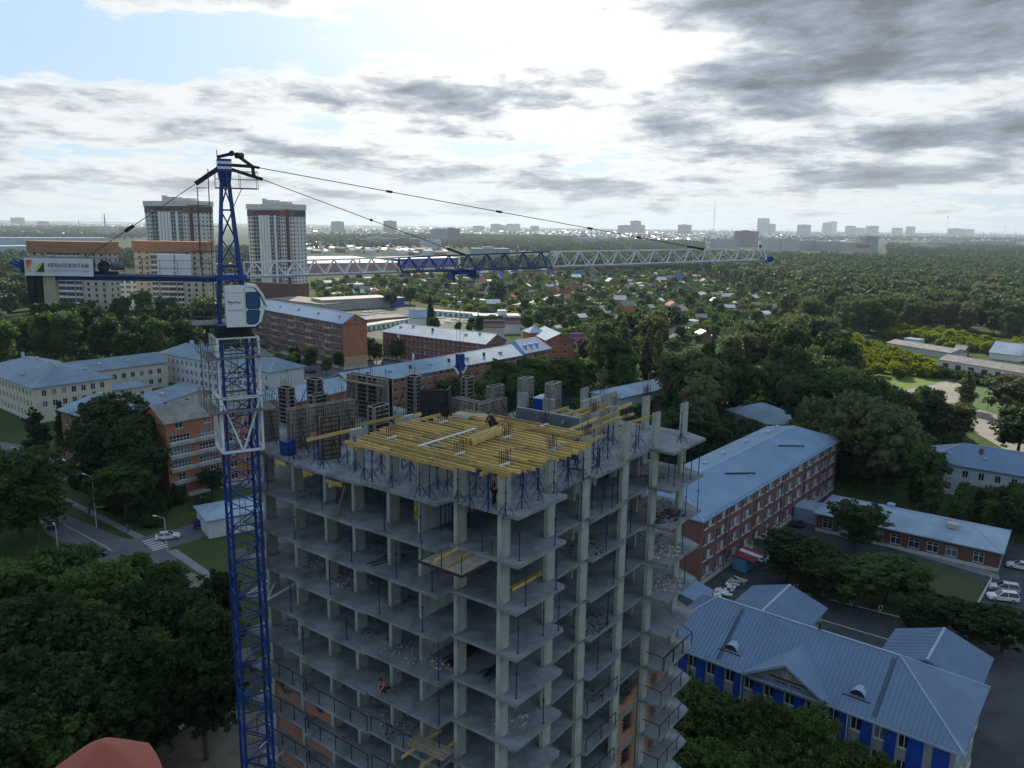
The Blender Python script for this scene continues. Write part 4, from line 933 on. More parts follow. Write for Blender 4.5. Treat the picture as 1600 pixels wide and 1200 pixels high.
bnm.build('banner_sheet', MT['banner_white'] if 'banner_white' in MT else mat('banner_white', (.66, .69, .72), .6, .08, 2), bn)
def col_tri(name, pts, c): m = MT.get(name) or mat(name, c, .7, .1, 3); return MB().face([(x*bwid/4.35, -.05, z) for x, z in pts]).build('logo_piece', m, bn)
col_tri('logo_red', [(.12, .92), (.50, .92), (.30, .60), (.12, .70)], (.75, .12, .06)); col_tri('logo_orange', [(.12, .70), (.30, .60), (.26, .40), (.12, .48)], (.80, .35, .04)); col_tri('logo_yellow', [(.12, .48), (.26, .40), (.40, .26), (.12, .26)], (.75, .65, .06))
col_tri('logo_lime', [(.66, .26), (.78, .26), (1.10, .66), (1.18, .84), (1.0, .74), (.76, .52)], (.55, .60, .08)); col_tri('logo_olive', [(.72, .24), (1.22, .24), (1.22, .82)], (.07, .07, .03))
def text(s, size, loc, parent, m, rot=(math.pi/2, 0, 0), name='lettering', width=None):
    cu = bpy.data.curves.new(name, 'FONT'); cu.body = s; cu.size = size; cu.extrude = 0.002; cu.resolution_u = 2
    t = bpy.data.objects.new(name, cu); C.objects.link(t); bpy.context.view_layer.update()
    dg = bpy.context.evaluated_depsgraph_get(); me = bpy.data.meshes.new_from_object(t.evaluated_get(dg)); bpy.data.objects.remove(t)
    me.materials.clear(); me.materials.append(m); o = put(name, me, parent, loc); o.rotation_euler = rot
    if width:
        xs = [v.co.x for v in me.vertices]; k = width/(max(xs)-min(xs)); o.scale = (k, 1, 1)
    return o
mat('ink_dark', (.06, .06, .07), .8, .1, 3); mat('ink_cyan', (.36, .56, .66), .8, .1, 3)
text('КРАНОМОНТАЖ', .34, (bwid*.335, -.05, .52), bn, MT['ink_dark'], width=bwid*.60)
text('СТРОИТЕЛЬНАЯ ТЕХНИКА', .18, (bwid*.335, -.05, .27), bn, MT['ink_cyan'], width=bwid*.60)
# pendants
pd = MB()
def L2W(obj_rz, p, z0=0): c, s = math.cos(obj_rz), math.sin(obj_rz); return Vector((c*p[0]-s*p[1], s*p[0]+c*p[1], p[2]+z0))
apex = L2W(JA, (0, 0, 63.5)); cjp = L2W(JA+math.pi, (s_cj(120), 0, 56.3+.9))
mA = apex.lerp(cjp, .20)
for y in (-.2, .2):
    o = L2W(JA, (0, y, 0)); pd.tube(mA+o, cjp+o*1.6, .022, n=5)
pd.build('rear_pendant', sdk, crane)
MB().bar(apex, mA, .2, .3).build('pendant_link', sdk, crane); c = apex.lerp(cjp, .62); MB().bar(c, apex.lerp(cjp, .68), .34, .22).build('pendant_link', sdk, crane)
sE = s_at(1098); sD = s_at(727)
P1 = L2W(JA, (1.75, 0, 63.45)); P2 = L2W(JA, (2.35, 0, 62.65)); E1 = jd*sE+Vector((0, 0, 56.3+1.05)); E2 = jd*sD+Vector((0, 0, 56.3+1.05))
sp = MB().bar(apex, P1, .2).bar(apex+Vector((0, 0, -.15)), P2, .2).bar(P1+Vector((-.7, -.3, .55)), P1, .2).bar(P1, P2+Vector((-.5, -.2, .2)), .18).tube(P1+Vector((-.85, -.5, .65)), P1+Vector((-.6, -.1, .65)), .2, n=12).bar(P1, P1.lerp(E1, .012), .16)
sp.build('pendant_spreader', sdk, crane)
MB().tube(P1, E1, .028, n=5).tube(P2, E2, .026, n=5).build('front_pendant', sdk, crane)
for (a, b, ts) in ((P1, E1, (.245, .475, .69, .815)), (P2, E2, (.5, ))):
    for t in ts: MB().bar(a.lerp(b, t), a.lerp(b, t+.012), .09, .16).build('pendant_link', sdk, crane)
MB().bar(P1.lerp(E1, .955), E1, .14, .16).build('pendant_link', sdk, crane); MB().bar(P2.lerp(E2, .9), E2, .13, .16).build('pendant_link', sdk, crane)

# ------------------------------------------------------------------ ground surfaces
area('road', px((62, 815), (84, 797), (200, 843), (228, 838), (330, 812), (330, 836), (266, 856), (300, 915), (345, 960), (210, 905), (130, 872), (72, 832)), 3, 'asphalt_pale')
area('road', px((0, 690), (60, 700), (30, 715), (0, 712)), 3, 'asphalt_pale')
area('pavement', px((64, 765), (72, 762), (226, 838), (214, 842)), 5, 'paving'); area('pavement', px((72, 738), (84, 736), (142, 764), (134, 769)), 5, 'paving')
area('pavement', px((262, 862), (276, 858), (345, 905), (335, 912)), 5, 'paving'); area('yard', px((160, 850), (330, 905), (360, 1010), (160, 940)), 1, 'dirt')
for i in range(6): y = 846+i*2.7; area('crossing_stripe', px((222+i*3.2, y), (246+i*3.2, y-6.5), (247+i*3.2, y-5.2), (223+i*3.2, y+1.4)), 8, 'road_white')
area('lane_line', px((100, 819), (176, 860), (176, 861), (99, 819.6)), 8, 'road_white')
area('site_yard', px((230, 1170), (350, 1110), (460, 1110), (560, 1290), (230, 1290)), 2, 'dirt')
area('site_ground', [TW(30, -12, 0), TW(-12, -12, 0), TW(-12, 34, 0), TW(30, 34, 0)], 1, 'dirt')
area('yard', px((1040, 940), (1090, 925), (1290, 772), (1600, 850), (1600, 1290), (1560, 1290), (1300, 1290), (1040, 1100)), 2, 'asphalt')
area('lawn', px((1376, 868), (1400, 862), (1548, 912), (1528, 952), (1440, 930), (1360, 905)), 4, 'grass')
area('lawn', px((1200, 860), (1270, 838), (1470, 930), (1600, 975), (1600, 1010), (1420, 975), (1245, 925), (1215, 900)), 4, 'grass')
area('path', px((1395, 845), (1560, 897), (1562, 906), (1392, 856)), 6, 'paving')
area('yard_line', px((1243, 956), (1412, 1006), (1412, 1007), (1243, 957)), 6, 'road_white')
area('kerb', px((1240, 922), (1440, 972), (1440, 973.6), (1240, 923.5)), 6, 'road_white')
area('sports_ground', px((1330, 580), (1380, 563), (1600, 586), (1600, 720), (1480, 650), (1400, 640)), 1, 'sand')
area('sports_field', px((1382, 572), (1508, 586), (1450, 603), (1395, 612), (1360, 592)), 3, 'grass_lime'); area('sports_pitch', px((1528, 594), (1620, 604), (1620, 665), (1502, 638), (1500, 612)), 3, 'pitch_green')
area('park_path', px((1480, 650), (1530, 640), (1600, 660), (1600, 668), (1520, 650)), 5, 'sand')
area('works_yard', px((500, 530), (490, 492), (640, 478), (760, 492), (740, 520), (600, 530)), 1, 'dirt_grey'); area('school_yard', px((150, 640), (240, 610), (320, 600), (330, 620), (200, 650)), 1, 'asphalt_pale')
area('courtyard', px((440, 600), (440, 575), (640, 560), (600, 590)), 1, 'asphalt_pale'); area('pavement', px((244, 787), (262, 780), (330, 760), (330, 764), (262, 786)), 5, 'paving')
area('dirt_road', px((560, 465), (700, 452), (1010, 470), (1010, 473), (700, 456), (560, 470)), 3, 'sand'); area('dirt_road', px((640, 505), (860, 470), (1000, 452), (1000, 455), (860, 475), (660, 512)), 4, 'sand')
area('river_road', px((1040, 424), (1080, 424), (1095, 432), (1050, 431)), 4, 'asphalt_pale')

# ------------------------------------------------------------------ near buildings, right
def bld_px(a, b, **k): return un(*a), un(*b)
b1, L1 = building('brick_school', 'long four-storey brick block with many white windows and a smooth blue metal roof', un(1090, 919), un(1302, 765), 16.5, 12.2, MT['brick_red'],
    {0: grid_ops(68.6, 26, 4, 1.3, 2.9, 1.5, 1.75, .6, 'two'), 3: [(8, 1.3+f*2.9, 1.4, 1.7, 'two') for f in (2, )]}, roof=(2.9, 6, 6, .7, MT['roof_blue'], 0), plinth=(MT['plinth'], 0.9))
for x, y in ((12, 12), (24, 11.5), (33, 12), (45, 12.2), (56, 11.8), (62, 12)): chimney(b1, x, y, 13.0, .9, .6, 1.4, MT['plinth'])
MB().bar((20, 5.4, 14.35), (27, 2.4, 13.4), .14, .25).bar((46, 5.4, 14.35), (53, 2.4, 13.4), .14, .25).build('snow_board', MT['steel_dark'], b1); vent(b1, 26, 3.0, 12.95, s=.6); vent(b1, 52, 3.0, 12.95, s=.6)
for f in range(1, 4): box_part('string_course', MT['brick_brown'], b1, 0, 68, -.05, 0, .95+f*2.9-.1, .95+f*2.9+.06)
q = MB()
for f in range(4):
    for i in range(13): x = .6+(68.6-1.2)*(2*i+1)/26; q.box(x-.5, x+.5, -.04, -.01, 1.32+f*2.9, 3.03+f*2.9)
q.build('plaster_piers', MT['plinth'], b1, kind='stuff')
for x in (9.5, 22.5, 35, 48, 60): MB().tube((x, -.12, .2), (x, -.12, 12), .07).build('downpipe', MT['steel_dark'], b1)
q = MB()
for i in range(35): q.bar((i*2, -0.6, 12.2), (i*2, -0.6, 12.65), .03)
q.bar((0, -0.6, 12.65), (68, -.6, 12.65), .04).build('roof_rail', MT['steel_dark'], b1)
b2, L2 = building('canteen_building', 'long single-storey brick building with large white windows and a pale blue metal roof', un(1274, 829), un(1559, 894), 12.8, 3.9, MT['brick_brown'],
    {0: [(2.2+i*3.15, 1.0, 1.9, 1.9, 'tee') for i in range(8)]+[(28.6, 1.0, 1.7, 1.9, 'tee')], 1: [(3, 1, 1.6, 1.7, 'tee'), (9, 1, 1.6, 1.7, 'tee')]}, roof=(1.9, 5.5, 5.5, .6, MT['roof_light'], 0), plinth=(MT['plinth'], .7))
vent(b2, 12, 8, 5.4, s=1.0); vent(b2, 23.5, 4.0, 5.2, MT['plinth'], 1.2)
MB().box(-5.5, 0, 3, 9, 2.9, 3.05).box(-5.4, -.1, 3.1, 8.9, 0, 2.9).build('link_shed', MT['roof_light'], b2)
e3 = un(1443, 716, 7.5); f3 = un(1600, 742, 7.5); d3 = (f3-e3).normalized()
b3, L3 = building('pale_house', 'two-storey pale blue house with a hipped grey-blue roof behind dark trees at the right edge', e3, e3+d3*40, 14, 7.3, MT['ice_wall'],
    {0: grid_ops(40, 12, 2, 1.2, 3.3, 1.2, 1.7, .8), 3: grid_ops(14, 3, 2, 1.2, 3.3, 1.2, 1.7, 1)}, roof=(3.6, 7, 7, .6, MT['roof_school'], 0), plinth=(MT['plinth'], .5))
for x in (11, 21.5, 22.8): chimney(b3, x, 4.5, 9.2, .8, .6, 1.5, MT['brick_red'])
for x in (5, 12): vent(b3, x, 3, 8.5, MT['roof_light'], .7)
p4 = un(1062, 1004, 10); q4 = un(1495, 1164, 10); q4.z = p4.z = 0; d4 = (q4-p4).normalized(); n4 = Vector((-d4.y, d4.x, 0)); p4 = p4-d4*3
L4 = (q4-p4).length; W4 = L4/14.0; ops4 = []
for i in range(13):
    x = W4*(i+1.0) if i < 10 else W4*(i+1.0)
    if i in (12,): continue
    for f in range(3): ops4.append((x+.1, 1.1+f*3.15, 1.15, 1.75, 'two'))
b4, _ = building('blue_school', 'big school with ribbed blue metal roof, blue pilasters, grey walls and a gabled front', p4, q4, 13.5, 9.8, MT['grey_wall'], {0: ops4, 1: grid_ops(13.5, 4, 3, 1.1, 3.15, 1.2, 1.7, .6)}, roof=(4.2, 4.5, 7.2, .8, MT['roof_school'], 0.48), plinth=(MT['plinth'], .7))
for i in range(14): x = W4*(i+.5); w = .55 if i < 12 else .75; MB().box(x-w, x+w, -.16, -.02, .72, 9.5).build('pilaster', MT['blue_wall'], b4)
for x in (W4*1, W4*5, W4*10): MB().tube((x-.75, -.2, .3), (x-.75, -.2, 9.5), .06).build('downpipe', MT['pvc'], b4)
MB().box(-.8, L4+.8, -.98, -.82, 9.5, 9.75).build('gutter', MT['roof_light'], b4)
def inv4(pp): r = pp-p4; return r.x*d4.x+r.y*d4.y
xa, xb = inv4(un(1169, 1047, 10)), inv4(un(1290.6, 1094, 10)); xm = (xa+xb)/2
g = MB(); yf = -1.3; zt4 = 12.6; hy = 5.2
g.hexa([(xa-.3, yf, 9.75), (xm, yf, zt4), (xm, hy, zt4), (xa-.3, .3, 9.75), (xa-.3, yf, 9.95), (xm, yf, zt4+.2), (xm, hy, zt4+.2), (xa-.3, .3, 9.95)]); g.hexa([(xm, yf, zt4), (xb+.3, yf, 9.75), (xb+.3, .3, 9.75), (xm, hy, zt4), (xm, yf, zt4+.2), (xb+.3, yf, 9.95), (xb+.3, .3, 9.95), (xm, hy, zt4+.2)])
gr = g.build('front_gable_roof', MT['roof_school'], b4); MB().bar((xa-.3, yf-.05, 9.85), (xm, yf-.05, zt4+.1), .08, .3).bar((xm, yf-.05, zt4+.1), (xb+.3, yf-.05, 9.85), .08, .3).build('barge_board', MT['roof_light'], gr)
gw = MB(); gw.face([(xa, -.5, 9.0), (xb, -.5, 9.0), (xb, -.5, 9.8), (xm, -.5, zt4), (xa, -.5, 9.8)]); gw.face([(xa, -.5, 9.0), (xa, 0, 9.0), (xb, 0, 9.0), (xb, -.5, 9.0)]); gw.build('pediment', MT['grey_wall'], b4)
em = MB()
for i in range(12): a = i*math.pi/6; b = (i+1)*math.pi/6; em.bar((xm+.5*math.cos(a), -.53, 11.2+.5*math.sin(a)), (xm+.5*math.cos(b), -.53, 11.2+.5*math.sin(b)), .05, .08, up=(0, 1, 0))
em.bar((xm-.25, -.53, 11.1), (xm+.25, -.53, 11.1), .05, .1).bar((xm, -.53, 10.95), (xm, -.53, 11.5), .05, .1); em.build('emblem', MT['pvc'], b4)
lt = MB(); rg = random.Random(4)
for (zz, x0, x1, h) in ((10.35, xm-2.2, xm+2.2, .26), (9.95, xm-1.5, xm+1.5, .2)):
    x = x0
    while x < x1: w = rg.uniform(.14, .3); lt.box(x, x+w, -.54, -.51, zz, zz+h*rg.uniform(.75, 1)) if rg.random() > .12 else 0; x += w+.07
lt.build('illegible_sign', MT['rust'], b4)
def dormer(x, y, z):
    m = MB(); n = 8; r = .85
    for i in range(n):
        a, b = math.pi*i/n, math.pi*(i+1)/n
        m.face([(-r*math.cos(a), 0, r*1.1*math.sin(a)), (-r*math.cos(b), 0, r*1.1*math.sin(b)), (-r*math.cos(b), 2.4, r*1.1*math.sin(b)), (-r*math.cos(a), 2.4, r*1.1*math.sin(a))])
    o = m.build('dormer', MT['roof_light'], b4, (x, y, z)); f = MB().face([(-r*.92*math.cos(math.pi*i/n), .1, r*1.02*math.sin(math.pi*i/n)) for i in range(n+1)]).build('dormer_window', MT['steel_dark'], o)
    MB().box(-1.4, 1.4, -.25, -.1, -.1, .1).build('snow_board', MT['steel_dark'], o)
xd = inv4(un(1142, 1014, 11)); dormer(xd, .9, 10.6); xd2 = inv4(un(1342, 1082, 11)); dormer(xd2, .9, 10.6)
for x in (xd-.9, xd2+2.2):
    m = MB(); m.bar((x-.15, -.5, 10.05), (x-.15, 6.2, 13.9), .05).bar((x+.15, -.5, 10.05), (x+.15, 6.2, 13.9), .05)
    for i in range(20): t = i/20; m.bar((x-.15, -.5+6.7*t, 10.1+3.85*t), (x+.15, -.5+6.7*t, 10.1+3.85*t), .04)
    m.build('roof_ladder', MT['steel_dark'], b4)
chimney(b4, L4*.52, 6.75, 13.8, .25, .25, 1.0, MT['rust'])
def wing4(c0, c1, depth, H, rise, label, name='school_wing', m=MT['roof_school']):
    a = p4+d4*c0+n4*13.6; b = p4+d4*c1+n4*13.6
    # ridge runs away from the school, so the long side of the wing is built as its front
    r, _ = building(name, label, b, b+n4*depth, c1-c0, H, MT['grey_wall'], {0: grid_ops(depth, max(2, int(depth/3)), 3 if H > 7 else 2, 1.1, 3.1, 1.2, 1.6, .4)}, roof=(rise, 0, 0, .6, m, .45)); return r
cR0, cR1 = inv4(un(1431, 982, 9.5))-1, inv4(un(1562, 1021, 9.5))
w4 = wing4(L4-10.5, L4-.6, 8.5, 9.2, 2.1, 'right rear wing of the blue school with its own gabled metal roof')
cw0 = inv4(un(1150, 901, 7)); w4b = wing4(1.5, 11.5, 14, 6.6, 1.9, 'left rear wing of the blue school with a pale ridge cap and low roof')
MB().box(-.3, .3, -.25, -.05, 7.2, 7.8).build('warning_sign', MT['yellow'], w4)
# kiosk with a red awning at the foot of the brick block
kp = un(1160, 888); kk = empty('site_kiosk', kp, 0.87, 'small light blue kiosk with a red and white awning beside the brick block', 'kiosk')
MB().box(-1.4, 1.4, -1.2, 1.2, 0, 2.3).build('cabin', MT['ice_blue'] if 'ice_blue' in MT else mat('ice_blue', (.12, .34, .55), .6, .1, 1), kk)
for i in range(4): MB().hexa([(-1.6+i*1.25, -2.6, 2.35), (-.36+i*1.25, -2.6, 2.35), (-.36+i*1.25, 1.3, 2.75), (-1.6+i*1.25, 1.3, 2.75), (-1.6+i*1.25, -2.6, 2.41), (-.36+i*1.25, -2.6, 2.41), (-.36+i*1.25, 1.3, 2.81), (-1.6+i*1.25, 1.3, 2.81)]).build('awning_strip', MT['roof_red' if i != 2 else 'white_paint'], kk)
for x in (3.3, 1.5): MB().tube((x, -2.5, 0), (x, -2.5, 2.35), .05).build('post', MT['rust'], kk)
for i, (a, b, lab, m) in enumerate(((1133, 925, 'heap of white sacks by the brick block wall', 'white_paint'), (1150, 912, 'heap of pale building waste by the brick block', 'plinth'), (1245, 822, 'heap of dark scrap at the corner of brick block and canteen', 'steel_dark'), (1195, 876, 'stack of pale blue sheets beside the kiosk', 'ice_wall'), (1125, 932, 'white sheeted heap near the low blue roof', 'white_paint'))):
    mb = MB(); P = un(a, b)
    for j in range(26): e = rnd(.15, .5); mb.add(MB().box(-e, e, -e*.6, e*.6, 0, e*.5), Matrix.Translation((rnd(-2, 2), rnd(-1.2, 1.2), rnd(0, .5))) @ Matrix.Rotation(rnd(0, 3), 4, 'Z'))
    mb.build('waste_heap', MT[m], None, P, .8, lab, kind='stuff')
tp = un(1120, 955, 2.5); MB().hexa([(0, 0, 0), (6, 0, -.2), (6, 5, .9), (0, 5, 1.0), (0, 0, .1), (6, 0, -.1), (6, 5, 1.0), (0, 5, 1.1)]).box(.2, .4, .2, .4, -2.5, 0).box(5.6, 5.8, .2, .4, -2.5, -.2).box(.2, .4, 4.5, 4.7, -2.5, .9).box(5.6, 5.8, 4.5, 4.7, -2.5, .8).build('lean_to_roof', MT['roof_school'], None, tp+Vector((-3, 0, 1.2)), .87, 'small blue sheet lean-to roof between the concrete frame and the school', 'shelter')
# posts with white signs along the kerb behind the school
for i in range(5):
    P = un(1243+i*44, 924+i*11.3); r = empty('kerb_post', P, .2, 'white framed board on a short post along the kerb behind the blue school', 'board', 'boards along the kerb behind the school')
    MB().box(-.04, .04, -.04, .04, 0, .9).build('post', MT['pvc'], r); MB().box(-.35, .35, -.03, .03, .5, 1.3).build('board', MT['pvc'], r); MB().box(-.25, .25, -.045, -.032, .6, 1.2).build('picture', MT['glass'], r)
hh, _ = building('hip_roof_house', 'low house with a pale four-sided metal roof almost lost among the trees', un(1136, 640, 3.6), un(1206, 664, 3.6), 14, 3.6, MT['pale_wall'], {0: grid_ops(20, 4, 1, 1, 3, 1.2, 1.4)}, roof=(3.4, 7.5, 7.5, .6, MT['roof_light'], .6)); vent(hh, 5, 4, 5.0, MT['steel_dark'], .6)
lp, _ = building('low_blue_roof_house', 'low building with a bright pale blue roof behind the top slab columns', un(968, 622, 5.5), un(1060, 602, 5.5), 12, 5.5, MT['pale_wall'], {}, roof=(2.0, 5, 5, .5, MT['roof_light'], 0))

# ------------------------------------------------------------------ near buildings, left
b6, _ = building('brick_flats', 'five-storey brick flats with glazed loggia bands behind the crane, pale slate roof', (-73.7, 163.7), (-73.7+.64*22, 163.7+.77*22), 11, 17.4, MT['brick_orange'],
    {0: [(x, 1.3+f*2.9, w, 1.5, k) for f in range(6) for (x, w, k) in ((3.0, 1.8 if f in (0, 1, 5) else 4.6, 'two' if f in (0, 5) else 'strip'), (9.6, 1.8 if f in (0, 5) else 4.6, 'two' if f in (0, 5) else 'strip'), (15.5, 1.8, 'two'), (19.5, 1.8, 'two'))]}, roof=(3.2, 0, 0, .5, MT['roof_slate'], 0.9), plinth=(MT['plinth'], 1.0))
for f in range(1, 5): box_part('loggia_slab', MT['concrete'], b6, .4, 12.4, -.75, -.01, 1.0+f*2.9-.5, 1.0+f*2.9+.25); box_part('loggia_glazing', MT['pvc'], b6, .5, 12.3, -.74, -.7, 1.0+f*2.9+.25, 1.0+f*2.9+.33)
for i, x in enumerate((3, 8, 12.5)): chimney(b6, x, 5.5, 19.2, .6, .5, 1.4)
b6b, _ = building('brick_flats_wing', 'left wing of the brick flats with chimney row on its pale roof, behind big tree', (-104.3, 178.4), (-84.8, 164.2), 11, 16.6, MT['brick_mixed'],
    {0: grid_ops(24, 8, 5, 1.3, 3.0, 1.3, 1.5), 3: grid_ops(11, 3, 5, 1.3, 3.0, 1.3, 1.5)}, roof=(3.6, 5, 5, .6, MT['roof_light'], 0.9), plinth=(MT['plinth'], 1.0))
for i in range(7): chimney(b6b, 5+i*2.4, 5.5+rnd(-.5, .5), 19.0, .6, .5, 1.5, MT['plinth'] if i % 2 else MT['brick_brown'])
b5, _ = building('white_school', 'pale cream three-storey school with a long blue-grey hipped roof at the left edge', (-176.7, 258), (-141.1, 228.5), 22.6, 10.8, MT['cream_wall'],
    {0: grid_ops(46, 16, 3, 1.2, 3.3, 1.3, 1.8), 1: grid_ops(22.6, 7, 3, 1.2, 3.3, 1.4, 1.9, 1.5)[7:]}, roof=(4.2, 12, 12, .7, MT['roof_steel'], 0), plinth=(MT['plinth'], .6))
for x in (8, 20, 30, 36): chimney(b5, x, 11, 14.3, 1, .7, 1.3, MT['plinth'])
vent(b5, 36, 19, 12.2); vent(b5, 30, 3, 12)
b5b, _ = building('school_middle_wing', 'middle two-storey wing of the cream school with rows of windows facing the yard', (-152, 254), (-126, 285), 12, 9.0, MT['cream_wall'], {0: grid_ops(40, 12, 2, 1.5, 3.6, 1.5, 1.9)}, roof=(3.0, 0, 0, .6, MT['roof_steel'], 0))
for x in (8, 18, 28): vent(b5b, x, 3, 10.2, MT['plinth'], .9)
b5c, _ = building('school_right_wing', 'right wing of the pale school running behind the crane mast, bluish wall', (-132.6, 294.8), (-132.6+.82*64, 294.8-.57*64), 14, 10.8, MT['pale_wall'], {0: grid_ops(64, 22, 3, 1.2, 3.2, 1.2, 1.7)}, roof=(3.4, 6, 6, .7, MT['roof_steel'], 0))
for x in (10, 16, 24, 40): chimney(b5c, x, 7, 13.8, 1.2, .9, 1.6, MT['plinth'])
b5d, _ = building('school_annex', 'low cream annex with a flat blue roof inside the school yard', (-132, 251), (-122, 263), 9, 5.0, MT['cream_wall'], {0: grid_ops(15.6, 3, 1, 2.2, 3, 1.3, 1.2, 1)}, roof=(1.0, 3, 3, .4, MT['roof_steel'], 0))
a, b = un(215, 640, 7), un(318, 606, 7)
c1, _ = building('long_blue_roof_block', 'low block with a plain blue roof between the school yard and the brick flats', a, b, 11, 6.8, MT['cream_wall'], {0: grid_ops((b-a).xy.length, 9, 2, 1, 3, 1.2, 1.4)}, roof=(2.2, 4, 4, .5, MT['roof_steel'], 0)); vent(c1, 15, 3, 7.8, MT['plinth'])
a, b = un(408, 640, 8.5), un(560, 604, 8.5)
c2, _ = building('seamed_roof_block', 'brick block with a pale standing-seam roof seen between the formwork panels', a, b, 15, 8.4, MT['brick_orange'], {0: grid_ops((b-a).xy.length, 14, 2, 1.4, 3.3, 1.4, 1.7)}, roof=(2.6, 0, 0, .6, MT['roof_light'], 0.8))
sh, _ = building('white_shed', 'small white-walled building with a pale metal roof behind the crane foot', un(327, 842), un(327, 842)+Vector((10, 7, 0)), 9, 3.8, MT['pale_wall'], {0: []}, roof=(1.1, 3, 3, .5, MT['roof_light'], 0))
b7, L7 = building('brick_apartments', 'six-storey red brick apartment house with blue roof and an orange end gable', (-121.2-.69*6, 376.2+.72*6), (-69.4, 322.2), 11.5, 19.2, MT['brick_mixed'],
    {0: [(2+i*2.62, 1.6+f*3.0, 1.7 if i % 3 else 2.2, 1.5, 'two' if i % 3 else 'three') for f in range(6) for i in range(30)]}, roof=(3.6, 0, 0, .7, MT['roof_blue'], 0), plinth=(MT['plinth'], 1.2))
box_part('end_wall', MT['brick_orange'], b7, L7+.01, L7+.12, 0, 11.5, 5.4, 19.1); MB().face([(L7+.13, 0, 19.1), (L7+.13, 11.5, 19.1), (L7+.13, 5.75, 22.6)]).build('end_gable', MT['brick_orange'], b7)
box_part('end_base', MT['brick_tan'], b7, L7+.01, L7+.12, 0, 11.5, 1.2, 5.39)
for y in (5.0, 6.1): MB().face([(L7+.15, y, 19.9), (L7+.15, y+.8, 19.9), (L7+.15, y+.4, 20.9)]).build('gable_window', MT['steel_dark'], b7)
for i in range(5): x = 7+i*15.5; box_part('bay', MT['brick_red'], b7, x-3.0, x+3.0, -.9, -.02, 1.3, 1.5); [box_part('bay_band', MT['brick_tan'], b7, x-2.8, x+2.8, -.5, -.02, 1.35+f*3-.5, 1.35+f*3+.15) for f in range(1, 6)]
for i in range(9): vent(b7, 6+i*8.5, 3+(i % 2), 20.8, MT['steel_dark'] if i % 2 else MT['brick_mixed'], .8)
b8, L8 = building('brick_terrace', 'four-storey red brick house with light metal roof right of the orange gable', (-58, 351.8), (-11, 318.3), 14, 12.2, MT['brick_red'],
    {0: [(1.8+i*2.6, 1.5+f*2.9, 1.2, 1.4, 'two') for f in range(4) for i in range(22)]}, roof=(3.4, 5, 0, .7, MT['roof_light'], 1.2), plinth=(MT['plinth'], 1))
for i in range(8): (chimney if i % 2 else vent)(b8, 7+i*6.2, 4.5+(i % 3)*1.2, 14.0)
MB().box(9.2, 10.6, -.5, -.02, 1.2, 11.8).build('stair_glazing', MT['pvc'], b8)
b9, L9 = building('long_brick_block', 'long low brick building with pale roof running behind the top slab and the crane hook', (-50, 247), (4.7, 312.7), 14, 9.0, MT['brick_orange'],
    {0: [(2+i*3.1, 1.2+f*3.0, 1.6, 1.5, 'two') for f in range(3) for i in range(27)]}, roof=(3.2, 0, 0, .6, MT['roof_light'], 1.0))
for i in range(8): (vent if i % 2 else chimney)(b9, 8+i*9.5, 3.2, 10.4)
m = MB()
for i in range(6):
    for j in range(12):
        a0, a1 = j*math.pi/6, (j+1)*math.pi/6; r0, r1 = i*.2, (i+1)*.2; f = lambda r, a: (r*math.cos(a), r*r*.25, r*math.sin(a)*1.15); m.face([f(r0, a0), f(r1, a0), f(r1, a1), f(r0, a1)])
m.tube((0, 0, -2.2), (0, 0.1, 0), .06).build('satellite_dish', MT['pvc'], b9, (31, 5.5, 13.8), .5)
b9b, _ = building('dormer_block', 'brick block with a dormered blue roof joining the long low building', (4.7+.77*.8, 312.7-.64*.8), (4.7+.64*17, 312.7+.77*17), 15, 9.6, MT['brick_orange'], {0: grid_ops(17, 6, 3, 1.2, 3, 1.5, 1.5)}, roof=(4.0, 3, 0, .6, MT['roof_blue'], 1.0))
for x in (4, 8, 12): vent(b9b, x, 3.5, 11.4, MT['roof_light'], 1.1)
gp_ = un(854, 531, 10.5); gq = un(895, 530, 10.5); gd = (gq-gp_).normalized(); gn = Vector((-gd.y, gd.x, 0))
b10, L10 = building('gabled_brick_house', 'brick house with a lit orange gable end facing the camera and a blue seamed roof', gp_+gn*24, gp_, 12.6, 10.3, MT['brick_orange'], {1: [(3.4, 1.2+f*3.1, 1.5, 1.6, 'two') for f in range(3)]+[(8.8, 1.2+f*3.1, 1.5, 1.6, 'two') for f in range(3)], 0: grid_ops(24, 7, 3, 1.2, 3.1, 1.4, 1.5)}, roof=(3.0, 0, 0, .6, MT['roof_blue'], 1.1))
MB().face([(L10+.02, 5.7, 11.6), (L10+.02, 6.9, 11.6), (L10+.02, 6.3, 12.3)]).build('gable_vent', MT['steel_dark'], b10)
tr_, _ = building('turret_house', 'small brick turret with a peaked bright blue roof behind the gabled house', un(828, 525, 10), un(850, 524, 10), 8, 11.5, MT['brick_orange'], {}, roof=(2.6, 3.5, 3.5, .6, MT['roof_blue'], 0))
th, _ = building('steep_blue_gable', 'steep little pale blue roof with a dark arched opening behind the brick terrace', un(640, 520), un(666, 520), 8, 8.5, MT['white_paint'], {0: [(3, 8.0, .01, .01, 'one')]}, roof=(4.0, 0, 0, .5, MT['roof_light'], 0))
for (x0, x1, yb, H_, lab, rm, wm) in ((757, 788, 528, 6, 'house with a dark purple roof left of the turret', 'roof_purple', 'cream_wall'), (788, 812, 522, 6, 'second dark purple roof nearer the turret', 'roof_purple', 'pale_wall'), (893, 912, 548, 5, 'house with a magenta roof right of the orange gable', 'roof_magenta', 'pale_wall')):
    if rm not in MT: mat(rm, (.22, .03, .12), .6, .2, .4)
    building('village_house', lab, un(x0, yb), un(x1, yb), 9, H_, MT[wm], {}, roof=(3.0, 0, 0, .5, MT[rm], 0))

